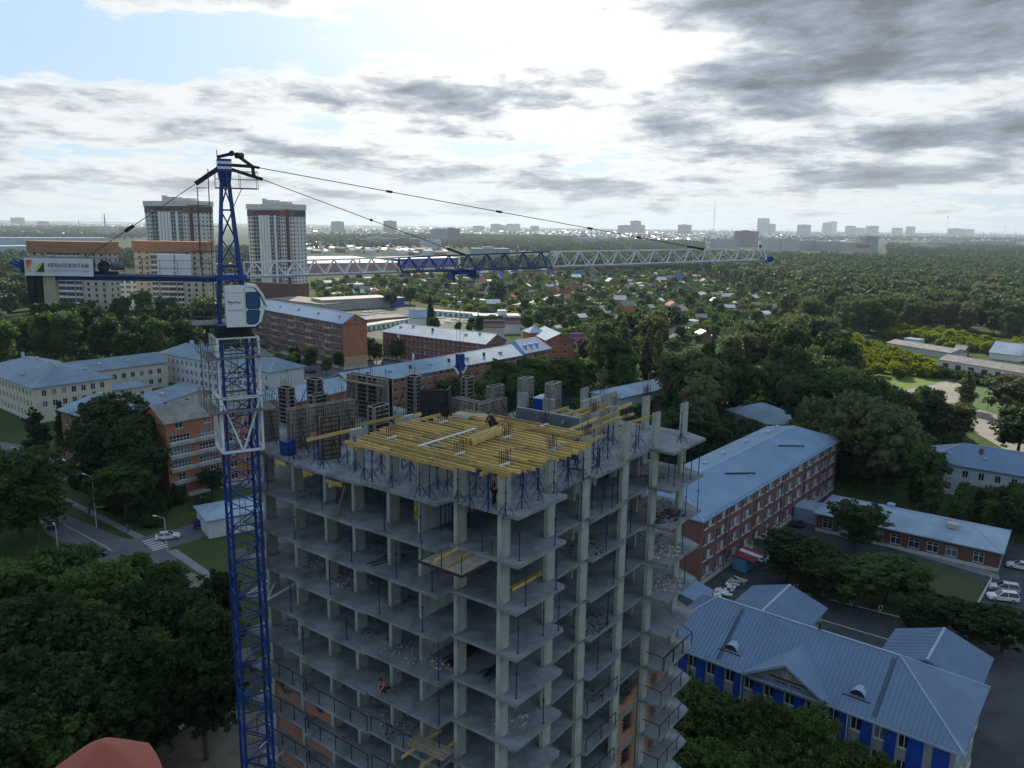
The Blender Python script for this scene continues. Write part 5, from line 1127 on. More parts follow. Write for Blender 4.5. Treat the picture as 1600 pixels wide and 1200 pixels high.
# fence pillars and street furniture on the left
for i, (a, b) in enumerate(((24, 716), (31, 716), (39, 722), (48, 727), (58, 735), (66, 740), (82, 732))):
    r = empty('fence_pillar', un(a, b), 0.5, 'pale capped masonry pillar in the fence row behind the left roadside trees', 'pillar', 'fence pillars on the left'); MB().box(-.5, .5, -.5, .5, 0, 2.6).build('shaft', MT['plinth'], r); MB().hexa([(-.65, -.65, 2.6), (.65, -.65, 2.6), (.65, .65, 2.6), (-.65, .65, 2.6), (-.1, -.1, 3.1), (.1, -.1, 3.1), (.1, .1, 3.1), (-.1, .1, 3.1)]).build('cap', MT['plinth'], r)
def lamp(P, h, rz, lab, arm=1.6):
    r = empty('street_lamp', P, rz, lab, 'street lamp'); MB().tube((0, 0, 0), (0, 0, h), .1, .06, n=8).build('pole', MT['plinth'], r)
    m = MB().bar((0, 0, h), (arm, 0, h+.35), .06); m.build('arm', MT['plinth'], r); MB().hexa([(arm-.1, -.14, h+.28), (arm+.7, -.14, h+.36), (arm+.7, .14, h+.36), (arm-.1, .14, h+.28), (arm-.1, -.1, h+.42), (arm+.6, -.1, h+.48), (arm+.6, .1, h+.48), (arm-.1, .1, h+.42)]).build('lamp_head', MT['lamp_white'], r)
lamp(un(151, 824), 10.5, 2.9, 'street lamp with a yellow sign on the verge between path and road'); lamp(un(261, 862), 6.5, 3.0, 'street lamp in front of the white car at the crossing'); lamp(un(92, 872), 6.0, 2.4, 'street lamp with a round white head above the near left trees', .5)
lamp(un(1012/1.0, 622), 9, 0.3, 'street lamp behind the upper right columns of the frame'); lamp(un(32, 655), 10, .2, 'slim lamp in front of the school wall at the far left', .8); lamp(un(87, 640), 10, .2, 'slim lamp before the cream school wall, right of the corner', .8)
P = un(152, 805); r = empty('yellow_sign', P, .3, 'small yellow sign on a pole beside the path on the left', 'sign'); MB().tube((0, 0, 0), (0, 0, 2.6), .05).build('pole', MT['steel_grey'], r); MB().box(-.1, 1.5, -.03, .03, 1.6, 2.4).build('board', MT['yellow'], r)

# ------------------------------------------------------------------ cars
def car(P, rz, body, label, kind='saloon', group=None, cat='car'):
    r = empty('parked_car', P, rz, label, cat, group); L_, w = 4.4, .86
    if kind == 'saloon': low = [(-2.2, .45), (-2.15, .85), (-1.6, .98), (.95, .95), (1.9, .82), (2.2, .6), (2.2, .3), (-2.2, .3)]; cab_ = [(-1.75, .97), (-1.15, 1.42), (.15, 1.45), (1.0, .95)]
    else: low = [(-2.25, .5), (-2.25, .98), (-2.1, 1.02), (1.0, 1.02), (1.95, .92), (2.25, .65), (2.25, .32), (-2.25, .32)]; cab_ = [(-2.2, 1.0), (-1.95, 1.66), (.2, 1.68), (1.05, 1.0)]
    def loft(prof, w0, w1, zt):
        m = MB(); n = len(prof); f = lambda z: w0+(w1-w0)*max(0, (z-prof[0][1])/(zt-prof[0][1]+1e-6))
        m.v = [(x, -f(z), z) for x, z in prof]+[(x, f(z), z) for x, z in prof]; m.f = [tuple(range(n)), tuple(range(2*n-1, n-1, -1))]+[((i+1) % n, i, n+i, n+(i+1) % n) for i in range(n)]; m.m = [0]*len(m.f); return m
    zt = cab_[1][1]
    b = loft(low, w, w*.98, 1.0).build('body', body, r); bv = b.modifiers.new('bevel', 'BEVEL'); bv.width = .06; bv.segments = 2
    loft(cab_, w*.95, w*.72, zt).build('windows', MT['glass'], r)
    x0, x1 = cab_[1][0], cab_[2][0]; MB().hexa([(x0-.05, -w*.70, zt-.04), (x1+.05, -w*.70, zt-.04), (x1+.05, w*.70, zt-.04), (x0-.05, w*.70, zt-.04), (x0, -w*.64, zt+.03), (x1, -w*.64, zt+.03), (x1, w*.64, zt+.03), (x0, w*.64, zt+.03)]).build('roof', body, r)
    pm = MB()
    for s in (-1, 1):
        for (xb, xt) in ((cab_[0][0], cab_[1][0]), (-.55, -.5), (cab_[3][0], cab_[2][0])): pm.bar((xb, s*w*.955, .98), (xt, s*w*.725, zt), .09)
    pm.build('roof_pillars', body, r)
    for x in (-1.35, 1.4):
        for s in (-1, 1): t = MB().tube((x, s*(w-.12), .32), (x, s*(w+.04), .32), .32, n=14).build('wheel', MT['tyre'], r); MB().tube((x, s*(w+.03), .32), (x, s*(w+.055), .32), .2, n=10).build('rim', MT['rim'], t)
    for s in (-1, 1): MB().box(2.12, 2.22, s*.62-.17, s*.62+.17, .6, .74).build('headlight', MT['lamp_white'], r); MB().box(-2.26, -2.16, s*.66-.12, s*.66+.12, .7, .88).build('tail_light', MT['roof_red'], r); MB().box(.75, .9, s*(w+.1)-.09, s*(w+.1)+.09, .95, 1.07).build('mirror', body, r)
    MB().box(2.18, 2.26, -.25, .25, .4, .5).build('number_plate', MT['pvc'], r)
cwht = mat('car_white', (.74, .75, .74), .3, .04, 1, spec=.6); csil = mat('car_silver', (.52, .54, .56), .3, .05, 1, spec=.6, metal=.4); cblk = mat('car_dark', (.02, .025, .035), .25, .1, 1, spec=.7); cblu = mat('car_blue', (.01, .025, .22), .25, .1, 1, spec=.7)
car(un(262, 842), .35, cwht, 'white saloon driving over the zebra crossing on the left'); car(un(321, 823), .45, cblu, 'dark blue hatchback half hidden by the white shed', 'estate'); car(un(83, 822), 2.0, cblk, 'dark car on the road edge under the left trees'); car(un(148, 868), .1, cblk, 'black car with a pale bonnet beside the near left tree tops', 'estate')
car(un(1568, 924), 2.75, csil, 'silver estate car, rear one of the pair on the right yard', 'estate'); car(un(1566, 938), 2.9, cwht, 'white estate car, front one of the pair on the right yard', 'estate'); car(un(1594, 889), 2.6, cwht, 'white car at the right edge beside the canteen end wall')
car(un(486, 583), .3, cblk, 'black car in the courtyard before the brick apartments'); car(un(622, 548), .2, csil, 'silver van-like car in the gap between two brick houses', 'estate'); car(un(97, 727), .2, cblk, 'dark car by the pavement near the brick wing', 'estate'); car(un(975, 610), .2, cblk, 'dark car on the road beyond the right columns'); car(un(1215, 842), 1.0, cblk, 'dark car at the foot of the brick block entrance')
# light fence on the right lawn edge
r = empty('lawn_fence', un(1527, 948), 0, 'pale rail fence at the lawn edge beside the two parked cars', 'fence'); A = Vector((0, 0, 0)); B_ = un(1548, 910)-un(1527, 948)
for i in range(9): P = A.lerp(B_, i/8); MB().box(-.04, .04, -.04, .04, 0, 1.0).build('post', MT['pvc'], r, P)
for z in (.35, .65, .95): MB().bar(A+Vector((0, 0, z)), B_+Vector((0, 0, z)), .05).build('rail', MT['pvc'], r)
# low wall near bottom left
a, b = un(275, 1143), un(338, 1112); d = b-a; MB().box(0, d.length, -.15, .15, 0, 1.1).box(-.05, d.length+.05, -.2, .2, 1.1, 1.2).build('site_wall', MT['plinth'], None, a, math.atan2(d.y, d.x), 'low pale concrete wall along the edge of the site yard, bottom left', 'wall')

# ------------------------------------------------------------------ high-rises and blocks beyond
def height_at(P, y):
    lo, hi = 0, 400
    for _ in range(40):
        m = (lo+hi)/2
        if proj((P.x, P.y, m))[1] > y: lo = m
        else: hi = m
    return lo
def tower_block(name, label, p0, p1, D, H, strips, base_h, band, walls, roofs=(), crown_m=None, crown_h=3.2):
    L = (p1-p0).length; root = empty(name, (p0.x, p0.y, 0), math.atan2(p1.y-p0.y, p1.x-p0.x), label, 'building')
    MB().box(0, L, 0, D, 0, H).build('wall', walls[0], root)
    box_part('base', walls[1], root, -.4, L+.4, -.4, D+.4, 0, base_h); box_part('top_band', walls[2], root, -.1, L+.1, -.1, D+.1, band[0], band[1])
    nf = int((H-base_h)/3)-2; win = MB(); bal = MB(); fr = MB()
    for (a, b, kind) in strips:
        x0, x1 = L*a, L*b
        if kind == 'glass':
            MB().box(x0, x1, -.12, -.02, base_h, band[0]).build('glazed_strip', MT['glass_dark'], root)
            for f in range(nf+1): z = base_h+f*3; bal.box(x0, x1, -.5, -.12, z, z+(1.15 if crown_m else .4))
            for i in range(3): xx = x0+(x1-x0)*i/2; fr.box(xx-.08, xx+.08, -.55, -.13, base_h, band[0])
        elif kind == 'brown': MB().box(x0, x1, -.35, -.02, base_h, H-2).build('brown_strip', walls[2], root)
        elif kind == 'pier': MB().box(x0, x1, -.7, -.02, base_h, band[0]+1).build('pier', MT['white_paint'], root)
        else:
            n = kind
            for f in range(nf+2):
                for i in range(n): x = x0+(x1-x0)*(i+.5)/n; z = base_h+f*3+.9; win.face([(x-.65, -.16, z), (x+.65, -.16, z), (x+.65, -.16, z+1.5), (x-.65, -.16, z+1.5)]); fr.box(x-.75, x+.75, -.15, -.03, z-.1, z+1.6)
    for f in range(nf+2):
        for i in range(int(D/3.5)): y = D*(i+.5)/int(D/3.5); z = base_h+f*3+.9; win.face([(L+.03, y-.65, z), (L+.03, y+.65, z), (L+.03, y+.65, z+1.5), (L+.03, y-.65, z+1.5)])
    win.build('windows', MT['glass'], root, kind='stuff'); fr.build('window_surrounds', walls[0], root, kind='stuff') if fr.f else 0; bal.build('balconies', MT['pale_wall'], root, kind='stuff') if bal.f else 0
    q = MB().box(-.6, L+.6, -.6, D+.6, H-crown_h, H+.6); q.build('cornice', crown_m or walls[0], root)
    for (a, b, y0, y1, h) in roofs: MB().box(L*a, L*b, D*y0, D*y1, H+.6, H+.6+h).build('roof_house', walls[0], root)
    return root
mat('glass_dark', (.05, .06, .07), .25, .5, .3, spec=.6); mat('tower_white', (.62, .62, .58), .85, .08, .3); mat('tower_brown', (.13, .065, .05), .85, .15, .3); mat('panel_cream', (.50, .46, .37), .85, .08, .2); mat('panel_orange', (.40, .20, .12), .85, .12, .2)
ST = [(.02, .12, 2), (.125, .245, 'glass'), (.25, .29, 'pier'), (.31, .35, 'pier'), (.37, .41, 'pier'), (.43, .47, 'pier'), (.475, .555, 'glass'), (.565, .60, 'pier'), (.61, .685, 'glass'), (.69, .8, 2), (.8, .865, 'brown'), (.87, .99, 2)]
RH = ((.3, .52, .2, .8, 3.2), (.56, .78, .3, .8, 2.2), (.26, .3, .3, .6, 4.4))
a, b = un(393, 464), un(467, 468); tower_block('high_rise', 'right one of the two white-and-brown high-rise towers, right of the crane mast', a, b, 13, height_at(a, 318)-1, ST, 12, (height_at(a, 338), height_at(a, 328)), (MT['tower_white'], MT['brick_brown'], MT['tower_brown']), RH)
a, b = un(236, 463), un(322, 468); tower_block('high_rise', 'left one of the two white-and-brown high-rise towers, partly behind the crane ladder', a, b, 13, height_at(a, 313)-1, ST, 12, (height_at(a, 332), height_at(a, 321)), (MT['tower_white'], MT['brick_brown'], MT['tower_brown']), RH)
SA = [(.03, .12, 1), (.13, .22, 1), (.23, .32, 'glass'), (.34, .56, 'glass'), (.57, .66, 'glass'), (.68, .98, 3)]
for (x0, x1, yb0, yb1, yt, lab) in ((58, 178, 520, 524, 378, 'cream slab block with an orange top behind the crane counterweight, left of its twin'), (218, 330, 508, 510, 378, 'cream slab block with an orange top behind the white crane cabinets, right of its twin')):
    a, b = un(x0, yb0), un(x1, yb1); H = height_at(a, yt); tower_block('slab_block', lab, a, b, 9, H, SA, 1, (H-5.6, H-5.35), (MT['panel_cream'], MT['grey_wall'], MT['panel_orange']), (), MT['panel_orange'], 5.3)
a, b = un(186, 500), un(212, 500); building('blue_glazed_block', 'narrow white block with blue balconies between the two cream slab blocks', a, b, 14, height_at(a, 437), MT['pale_wall'], {0: [(3+i*4, 1+f*3, 2.6, 1.6, 'two') for f in range(8) for i in range(3)]}, joined=True)
a, b = un(-10, 560), un(44, 552); bq, Lq = building('old_brick_house', 'old low brick house with dark openings at the left edge under the slab block', a, b, 14, 10, MT['brick_brown'], {0: grid_ops((b-a).length, 5, 3, 1.2, 3, 1.2, 1.5)}); flat_roof(bq, Lq, 14, 10, MT['roof_grey'])

def hall(name, label, a, b, D, H, wall, roof, doors=0, doorm=None, rise=0.0):
    a = Vector(a); b = Vector(b); L = (b-a).length; r = empty(name, (a.x, a.y, 0), math.atan2(b.y-a.y, b.x-a.x), label, 'building')
    MB().box(0, L, 0, D, 0, H).build('wall', MT[wall], r)
    if rise: roof_part(r, L, D, H, rise, 0, 0, .4, MT[roof], 0, mw=MT[wall])
    else: MB().box(-.3, L+.3, -.3, D+.3, H, H+.4).build('roof', MT[roof], r)
    for i in range(doors): x = L*(i+.5)/doors; MB().box(x-1.25, x+1.25, -.1, -.02, .1, 2.3).build('door', MT[doorm or 'steel_grey'], r)
    return r
hall('grove_shed', 'small shed with a pale gable roof among the near left tree tops', un(90, 930), un(128, 922), 7, 3.0, 'white_paint', 'roof_light', 0, None, 2.4)
mat('door_green', (.10, .28, .24), .7, .1, 1); mat('wall_pink', (.42, .22, .19), .85, .1, .1); mat('wall_blue2', (.03, .09, .36), .7, .1, .1); mat('roof_bright', (.62, .62, .60), .28, .15, .03, spec=.7); mat('teal_glass', (.05, .16, .17), .25, .2, .05, spec=.6)
hall('warehouse', 'huge flat warehouse with glaring pale roof and pinkish wall behind the white jib section', un(470, 427), un(628, 424), 190, 11, 'wall_pink', 'roof_bright'); hall('warehouse', 'bright blue walled store behind the blue jib section', un(622, 419), un(716, 416), 60, 12, 'wall_blue2', 'roof_bright')
hall('warehouse', 'grey long warehouse behind the blue roof of the brick apartments', un(505, 486), un(610, 480), 20, 7, 'grey_wall', 'roof_grey'); hall('warehouse', 'low dark-roofed store left of the grey long warehouse', un(420, 478), un(505, 488), 26, 5, 'grey_wall', 'roof_slate'); hall('warehouse', 'blue-walled little store right of the grey long warehouse', un(612, 480), un(632, 478), 12, 6, 'wall_blue2', 'roof_grey')
hall('warehouse', 'low shed with a slate roof in the works yard', un(560, 512), un(640, 505), 14, 4, 'brick_mixed', 'roof_slate'); hall('warehouse', 'long pale blue hangar at the far left before the dark woods', un(-40, 396), un(110, 394), 60, 11, 'wall_hangar' if 'wall_hangar' in MT else (mat('wall_hangar', (.30, .42, .50), .7, .1, .1) and 'wall_hangar'), 'roof_light')
hall('warehouse', 'second pale hangar behind the first at the far left', un(-40, 382), un(170, 381), 60, 14, 'wall_hangar', 'roof_light'); hall('warehouse', 'pale hangar between the two slab blocks', un(180, 408), un(215, 408), 40, 9, 'wall_hangar', 'roof_light')
hall('warehouse', 'long flat pavilion behind the left high-rise foot', un(330, 428), un(395, 428), 60, 9, 'grey_wall', 'roof_grey')
for i, (a, b, n, lab) in enumerate((((548, 522), (665, 502), 16, 'row of white garages with green doors behind the orange gable'), ((668, 492), (742, 498), 9, 'short row of pale garages left of the concrete villa'), ((812, 484), (905, 462), 16, 'long garage row right of the concrete villa'), ((905, 460), (1010, 446), 16, 'farther garage row among the gardens'), ((700, 470), (760, 476), 6, 'grey roofed garage row near the tall spruce'))):
    hall('garage_row', lab, un(*a), un(*b), 6.5, 2.8, 'white_paint', 'roof_grey', n, 'door_green')
vf = empty('concrete_villa', un(740, 512), .15, 'unfinished white two-storey concrete villa with open bays among the garages', 'building')
for (x0, x1, z) in ((0, 20, .3), (0, 20, 3.6), (8, 28, 3.6), (0, 20, 7.0), (19, 28, 7)): MB().box(x0, x1, 0, 13, z-.3, z).build('floor_slab', MT['pale_wall'], vf)
for f in range(2):
    for i in range(7): MB().box(i*3.2, i*3.2+.4, .1, .5, .3+f*3.4, 3.3+f*3.4).build('column', MT['pale_wall'], vf)
MB().box(.5, 27, 6, 12.8, 0, 6.7).build('wall', MT['grey_wall'], vf); MB().box(20, 28, 0.05, 6, 0, 6.7).build('wall', MT['pale_wall'], vf); MB().box(15, 20, 3, 9, 7, 9.6).build('stair_house', MT['pale_wall'], vf)
hall('long_barn', 'long low barn with pale slate roof behind the hedge on the right', un(1467, 574), un(1640, 604), 11, 3.6, 'plinth', 'roof_slate', 8, 'steel_dark', 2.0); hall('long_barn', 'second long slate-roofed barn further left, among lime green bushes', un(1385, 545), un(1484, 562), 12, 3.2, 'plinth', 'roof_slate', 0, None, 1.5)
hall('white_gable_shed', 'white sheet-clad gable shed beyond the long barn at the right edge', un(1545, 560), un(1592, 566), 14, 3, 'white_paint', 'roof_light', 0, None, 5.0); hall('long_barn', 'small dark roof between the two barns', un(1490, 556), un(1506, 558), 6, 3.4, 'brick_brown', 'roof_grey', 0, None, 2); hall('white_gable_shed', 'little white roof in the lime bushes', un(1412, 538), un(1434, 541), 6, 3, 'white_paint', 'roof_light')
# far apartment blocks
def farmat(name, wall, winc=(.06, .07, .09)):
    m = mat(name, wall, .85, .08, .02); nt = m.node_tree; N = nt.nodes; L = nt.links; b = N['Principled BSDF']; bt = N.new('ShaderNodeTexBrick'); tc = N.new('ShaderNodeTexCoord'); sp = N.new('ShaderNodeSeparateXYZ'); L.new(tc.outputs['Object'], sp.inputs[0])
    ad = N.new('ShaderNodeMath'); L.new(sp.outputs[0], ad.inputs[0]); L.new(sp.outputs[1], ad.inputs[1]); cb = N.new('ShaderNodeCombineXYZ'); L.new(ad.outputs[0], cb.inputs[0]); L.new(sp.outputs[2], cb.inputs[1]); L.new(cb.outputs[0], bt.inputs['Vector'])
    bt.offset = 0; bt.inputs['Scale'].default_value = 1; bt.inputs['Brick Width'].default_value = 3.4; bt.inputs['Row Height'].default_value = 3.0; bt.inputs['Mortar Size'].default_value = .75; bt.inputs['Mortar Smooth'].default_value = 0
    bt.inputs['Color1'].default_value = (*winc, 1); bt.inputs['Color2'].default_value = (*[c*1.6 for c in winc], 1); L.new(b.inputs['Base Color'].links[0].from_socket, bt.inputs['Mortar']); L.new(bt.outputs['Color'], b.inputs['Base Color']); return m
FM = {k: farmat('far_'+k, c) for k, c in dict(grey=(.34, .36, .38), pale=(.55, .57, .57), brown=(.26, .17, .13), brick=(.32, .16, .12), cream=(.5, .45, .35), dark=(.16, .18, .2), teal=(.08, .22, .23)).items()}
FM['teal'] = farmat('far_teal2', (.05, .13, .14), (.10, .26, .28))
FAR = [(523, 537, 346, 363, 'dark', 'lone dark tower block on the plain right of the white high-rise'), (606, 621, 345, 366, 'brown', 'lone brown tower block above the far woods'), (677, 700, 358, 381, 'grey', 'grey slab block in the far town, left half of a pair'), (698, 720, 357, 380, 'brown', 'brownish slab block in the far town, right half of a pair'),
 (773, 783, 350, 363, 'grey', 'far slim block, first of four'), (784, 792, 352, 363, 'grey', 'far slim block, second of four'), (796, 804, 350, 363, 'pale', 'far slim block, third of four'), (805, 812, 350, 363, 'pale', 'far slim block, fourth of four'), (834, 842, 353, 363, 'grey', 'far small block alone left of the pendant rope'),
 (745, 756, 353, 362, 'grey', 'far faint block with a peaked centre'), (992, 1003, 345, 366, 'brown', 'square far tower block with a stepped base'), (972, 990, 352, 366, 'brown', 'wide far block left of the stepped tower'), (1003, 1008, 352, 366, 'brown', 'low shoulder right of the stepped far tower'), (1066, 1079, 351, 367, 'brown', 'brown far block left of the lattice mast'),
 (1157, 1183, 361, 386, 'brown', 'block with brown top and pale sides over the jib tip'), (1189, 1204, 341, 366, 'teal', 'tall teal glass tower on the skyline'), (1203, 1212, 350, 366, 'teal', 'lower teal glass wing beside the tall one'), (1252, 1267, 351, 368, 'dark', 'dark square block right of the teal towers'), (1290, 1299, 348, 366, 'brown', 'skyline block with a brown core, left half'), (1299, 1309, 346, 366, 'pale', 'skyline block with a slanting top, right half'),
 (1326, 1336, 353, 367, 'brown', 'beige block on the skyline'), (1336, 1350, 356, 367, 'brick', 'reddish low skyline block'), (1358, 1370, 353, 368, 'brown', 'skyline block right of the reddish one'), (1399, 1409, 356, 368, 'grey', 'greyish lone block on the skyline'), (1421, 1433, 354, 368, 'brown', 'tan skyline block before the thin mast'), (1486, 1501, 357, 369, 'brown', 'brownish skyline block right of the thin mast'), (1507, 1526, 358, 369, 'grey', 'wide grey skyline block at the right'),
 (1198, 1221, 372, 393, 'pale', 'pale panel block under the teal towers, left one'), (1221, 1247, 373, 393, 'pale', 'pale panel block under the teal towers, right one'), (1124, 1156, 374, 389, 'grey', 'long grey panel block left of the brown-top block'), (1250, 1290, 376, 392, 'grey', 'long grey panel block in the trees'), (1290, 1328, 378, 393, 'grey', 'second long grey panel block in the trees'), (1328, 1358, 379, 397, 'cream', 'cream block with a red upper part before the forest'), (1352, 1373, 370, 397, 'grey', 'grey-blue block behind the cream and red one'),
 (1469, 1510, 375, 385, 'pale', 'long pale wall of a block far right'), (1520, 1600, 377, 388, 'grey', 'very long grey block at the right edge'), (1440, 1475, 383, 395, 'pale', 'low white industrial block in the right-hand trees'), (905, 960, 372, 386, 'grey', 'wide pale block left of the rope end'), (738, 795, 388, 404, 'grey', 'pale depot block behind the blue jib'), (1110, 1124, 379, 386, 'pale', 'small white church-like block'),
 (545, 575, 374, 389, 'brown', 'reddish five-storey block beyond the glaring warehouse'), (575, 612, 372, 389, 'grey', 'greyish five-storey block beyond the warehouse, middle'), (612, 660, 373, 389, 'brown', 'brown five-storey block beyond the warehouse'), (660, 690, 375, 392, 'pale', 'pale five-storey block beyond the blue store'), (24, 38, 340, 352, 'grey', 'grey block on the far left skyline'), (64, 76, 346, 354, 'grey', 'faint block on the far left plain'), (499, 504, 377, 393, 'pale', 'slim white tower beside the warehouse'), (154, 186, 358, 372, 'pale', 'pale grain-store-like block behind the left slab block')]
for (x0, x1, yt, yb, m, lab) in FAR:
    a, b = un(x0, yb), un(x1, yb); L = (b-a).length; H = height_at(a, yt); r = empty('far_block', (a.x, a.y, 0), math.atan2(b.y-a.y, b.x-a.x)+rnd(-.12, .12), lab, 'building')
    D = max(12, min(40, L*.5)); MB().box(0, L, 0, D, 0, H).build('wall', FM[m], r); MB().box(L*.3, L*.6, D*.2, D*.7, H, H+2.5).build('roof_house', MT['tower_brown'] if m == 'brown' else MT['grey_wall'], r)
    if 'red upper' in lab: MB().box(L*.28, L*.93, -.3, -.02, H*.55, H*.85).build('red_panel', MT['roof_red'], r)
# lattice masts and chimneys
def mast(P, H, w, lab):
    m = MB()
    for s in ((-1, -1), (1, -1), (1, 1), (-1, 1)): m.bar((s[0]*w, s[1]*w, 0), (s[0]*w*.12, s[1]*w*.12, H*.8), w*.14)
    n = 12
    for i in range(n):
        t0, t1 = i/n, (i+1)/n; a, b = w*(1-.88*t0), w*(1-.88*t1)
        m.bar((-a, -a, H*.8*t0), (b, -b, H*.8*t1), w*.09).bar((a, -a, H*.8*t0), (-b, -b, H*.8*t1), w*.09).bar((-a, -a, H*.8*t0), (a, -a, H*.8*t0), w*.09)
    m.bar((0, 0, H*.78), (0, 0, H), w*.16); m.build('radio_mast', MT['steel_grey'], None, P, .3, lab, 'mast')
P = un(1115, 362); mast(P, height_at(P, 312), 9, 'tall lattice radio mast on the skyline above the jib tip'); P = un(1478, 366); mast(P, height_at(P, 338), 6, 'lattice mast with a flat head on the right skyline'); MB().box(-14, 14, -1, 1, height_at(P, 340), height_at(P, 338.5)).build('mast_crossbar', MT['steel_grey'], bpy.data.objects['radio_mast.001'])
for (x, yb, yt, r_, lab) in ((124, 358, 344, 2.0, 'short far chimney on the left'), (165, 362, 334, 3.0, 'thick dark factory chimney on the left'), (160, 350, 328, 2.2, 'thin pale chimney behind the thick one'), (1570, 364, 351, 5, 'power station chimney at the right, first'), (1586, 364, 352, 5, 'power station chimney at the right, second')):
    P = un(x, yb); MB().tube((0, 0, 0), (0, 0, height_at(P, yt)), r_*1.2, r_*.8, n=10).build('chimney_stack', MT['steel_grey'] if r_ != 2.2 else MT['plinth'], None, P, 0, lab, 'chimney')

# ------------------------------------------------------------------ vegetation kit
def crown(seed, kind, nq, size, H=15.0, Rr=5.0, core=0.7):
    rs = np.random.RandomState(seed); lobes = []
    if kind == 'round':
        z0 = H*.22
        for i in range(34):
            t = rs.rand()**.8; z = z0+(H-z0)*(.1+.82*t); rr = Rr*math.sqrt(max(.05, 1-((z-(z0+H)/2)/((H-z0)*.56))**2)); a = rs.rand()*6.283; q = rr*(.35+.45*rs.rand()); lobes.append((q*math.cos(a), q*math.sin(a), z, Rr*(.26+.2*rs.rand())))
        lobes.append((0, 0, H*.55, Rr*.55)); lobes.append((0, 0, H*.8, Rr*.4))
    elif kind == 'poplar':
        for i in range(22):
            t = (i+.5)/22; z = H*(.12+.84*t); rr = Rr*(.75*math.sin(math.pi*min(1, .25+.72*t))**.7); a = rs.rand()*6.283; q = rr*.5*rs.rand(); lobes.append((q*math.cos(a), q*math.sin(a), z, max(.35, rr*(.5+.25*rs.rand()))))
    elif kind == 'spruce':
        for i in range(30):
            t = i/30; z = H*(.08+.9*t); rr = Rr*(1-t)**.85; a = i*2.4; lobes.append((rr*.45*math.cos(a), rr*.45*math.sin(a), z, max(.25, rr*.52)))
    else:
        for i in range(14): a = rs.rand()*6.283; q = Rr*.62*math.sqrt(rs.rand()); z = H*(.25+.45*rs.rand()); lobes.append((q*math.cos(a), q*math.sin(a), z, min(Rr*.42, H*.36)*(.7+.5*rs.rand())))
    lb = np.array(lobes); w = lb[:, 3]**2; idx = rs.choice(len(lb), nq, p=w/w.sum()); c = lb[idx, :3]; r = lb[idx, 3:4]
    K = 16; dd = rs.randn(len(lb), K, 3); dd /= np.linalg.norm(dd, axis=2)[:, :, None]; dd[:, :, 2] = np.where(rs.rand(len(lb), K) < .6, np.abs(dd[:, :, 2]), dd[:, :, 2]); sc = .58+.66*rs.rand(len(lb), K, 1)
    ki = rs.randint(0, K, nq); base = dd[idx, ki]*sc[idx, ki]*r; o3 = rs.randn(nq, 3); o3 /= np.linalg.norm(o3, axis=1)[:, None]; q3 = r*(.30+.12*rs.rand(nq, 1))*(rs.rand(nq, 1)**.45); d = base/r+o3*.8; d /= np.linalg.norm(d, axis=1)[:, None]
    pos = c+(base+o3*q3)*np.array([1, 1, .88])
    # drop leaves that ended up deep inside another lobe
    nrm = d*.6+rs.randn(nq, 3)*.7; nrm /= np.linalg.norm(nrm, axis=1)[:, None]; t = rs.randn(nq, 3); u = np.cross(nrm, t); u /= np.linalg.norm(u, axis=1)[:, None]; v = np.cross(nrm, u)
    s = size*(.55+.8*rs.rand(nq, 1)); e = .55+.5*rs.rand(nq, 1)
    P = np.stack([pos-u*s, pos-v*s*e+nrm*s*.15, pos+u*s, pos+v*s*e-nrm*s*.15], 1).reshape(-1, 3); F = np.arange(nq*4).reshape(-1, 4)
    vs, fs = P, F
    if core:
        cv, cf = [], []
        for (x, y, z, q) in lobes:
            k = len(cv); m, n = 4, 7; q *= core
            for i in range(m+1):
                for j in range(n): th = math.pi*i/m; ph = 6.283*j/n; a = q*(.85+.3*rs.rand()); cv.append((x+a*math.sin(th)*math.cos(ph), y+a*math.sin(th)*math.sin(ph), z+a*math.cos(th)*.85))
            for i in range(m):
                for j in range(n): cf.append((k+i*n+j, k+(i+1)*n+j, k+(i+1)*n+(j+1) % n, k+i*n+(j+1) % n))
        fs = np.vstack([F, np.array(cf)+len(P)]); vs = np.vstack([P, np.array(cv)])
    me = bpy.data.meshes.new('crown'); me.vertices.add(len(vs)); me.vertices.foreach_set('co', vs.astype(np.float32).ravel()); me.loops.add(fs.size); me.loops.foreach_set('vertex_index', fs.astype(np.int32).ravel())
    me.polygons.add(len(fs)); me.polygons.foreach_set('loop_start', np.arange(0, fs.size, 4, dtype=np.int32)); me.polygons.foreach_set('loop_total', np.full(len(fs), 4, dtype=np.int32)); me.update(calc_edges=True); return me
def trunk_mesh(seed, H, Rr, m):
    rg = random.Random(seed); t = MB().tube((0, 0, 0), (rg.uniform(-.2, .2), rg.uniform(-.2, .2), H*.45), H*.022, H*.014, 8).tube((0, 0, H*.45), (0, 0, H*.85), H*.014, H*.004, 6)
    for i in range(9): a = rg.uniform(0, 6.28); z = H*rg.uniform(.22, .6); t.tube((0, 0, z), (Rr*.7*math.cos(a), Rr*.7*math.sin(a), z+H*rg.uniform(.1, .25)), H*.009, H*.003, 5)
    return t.mesh('trunk', m)
SPC = {}
def species(key, kind, leaf, nq, size, H, Rr, n=3, tr='trunk', core=0.68):
    out = []
    for i in range(n):
        me = crown(hash(key) % 1000+i*17 if False else sum(map(ord, key))+i*17, kind, nq, size, H, Rr, core); me.materials.append(MT[leaf]); out.append((me, trunk_mesh(i+len(key), H, Rr, MT[tr])))
    SPC[key] = (out, H, Rr)
species('near_round', 'round', 'leaf_mid', 19000, .22, 15, 5, 3, core=.42); species('near_dark', 'round', 'leaf_dark', 18000, .23, 15, 5, 3, core=.42); species('near_poplar', 'poplar', 'leaf_dark', 9000, .2, 15, 3.6, 2, core=.42)
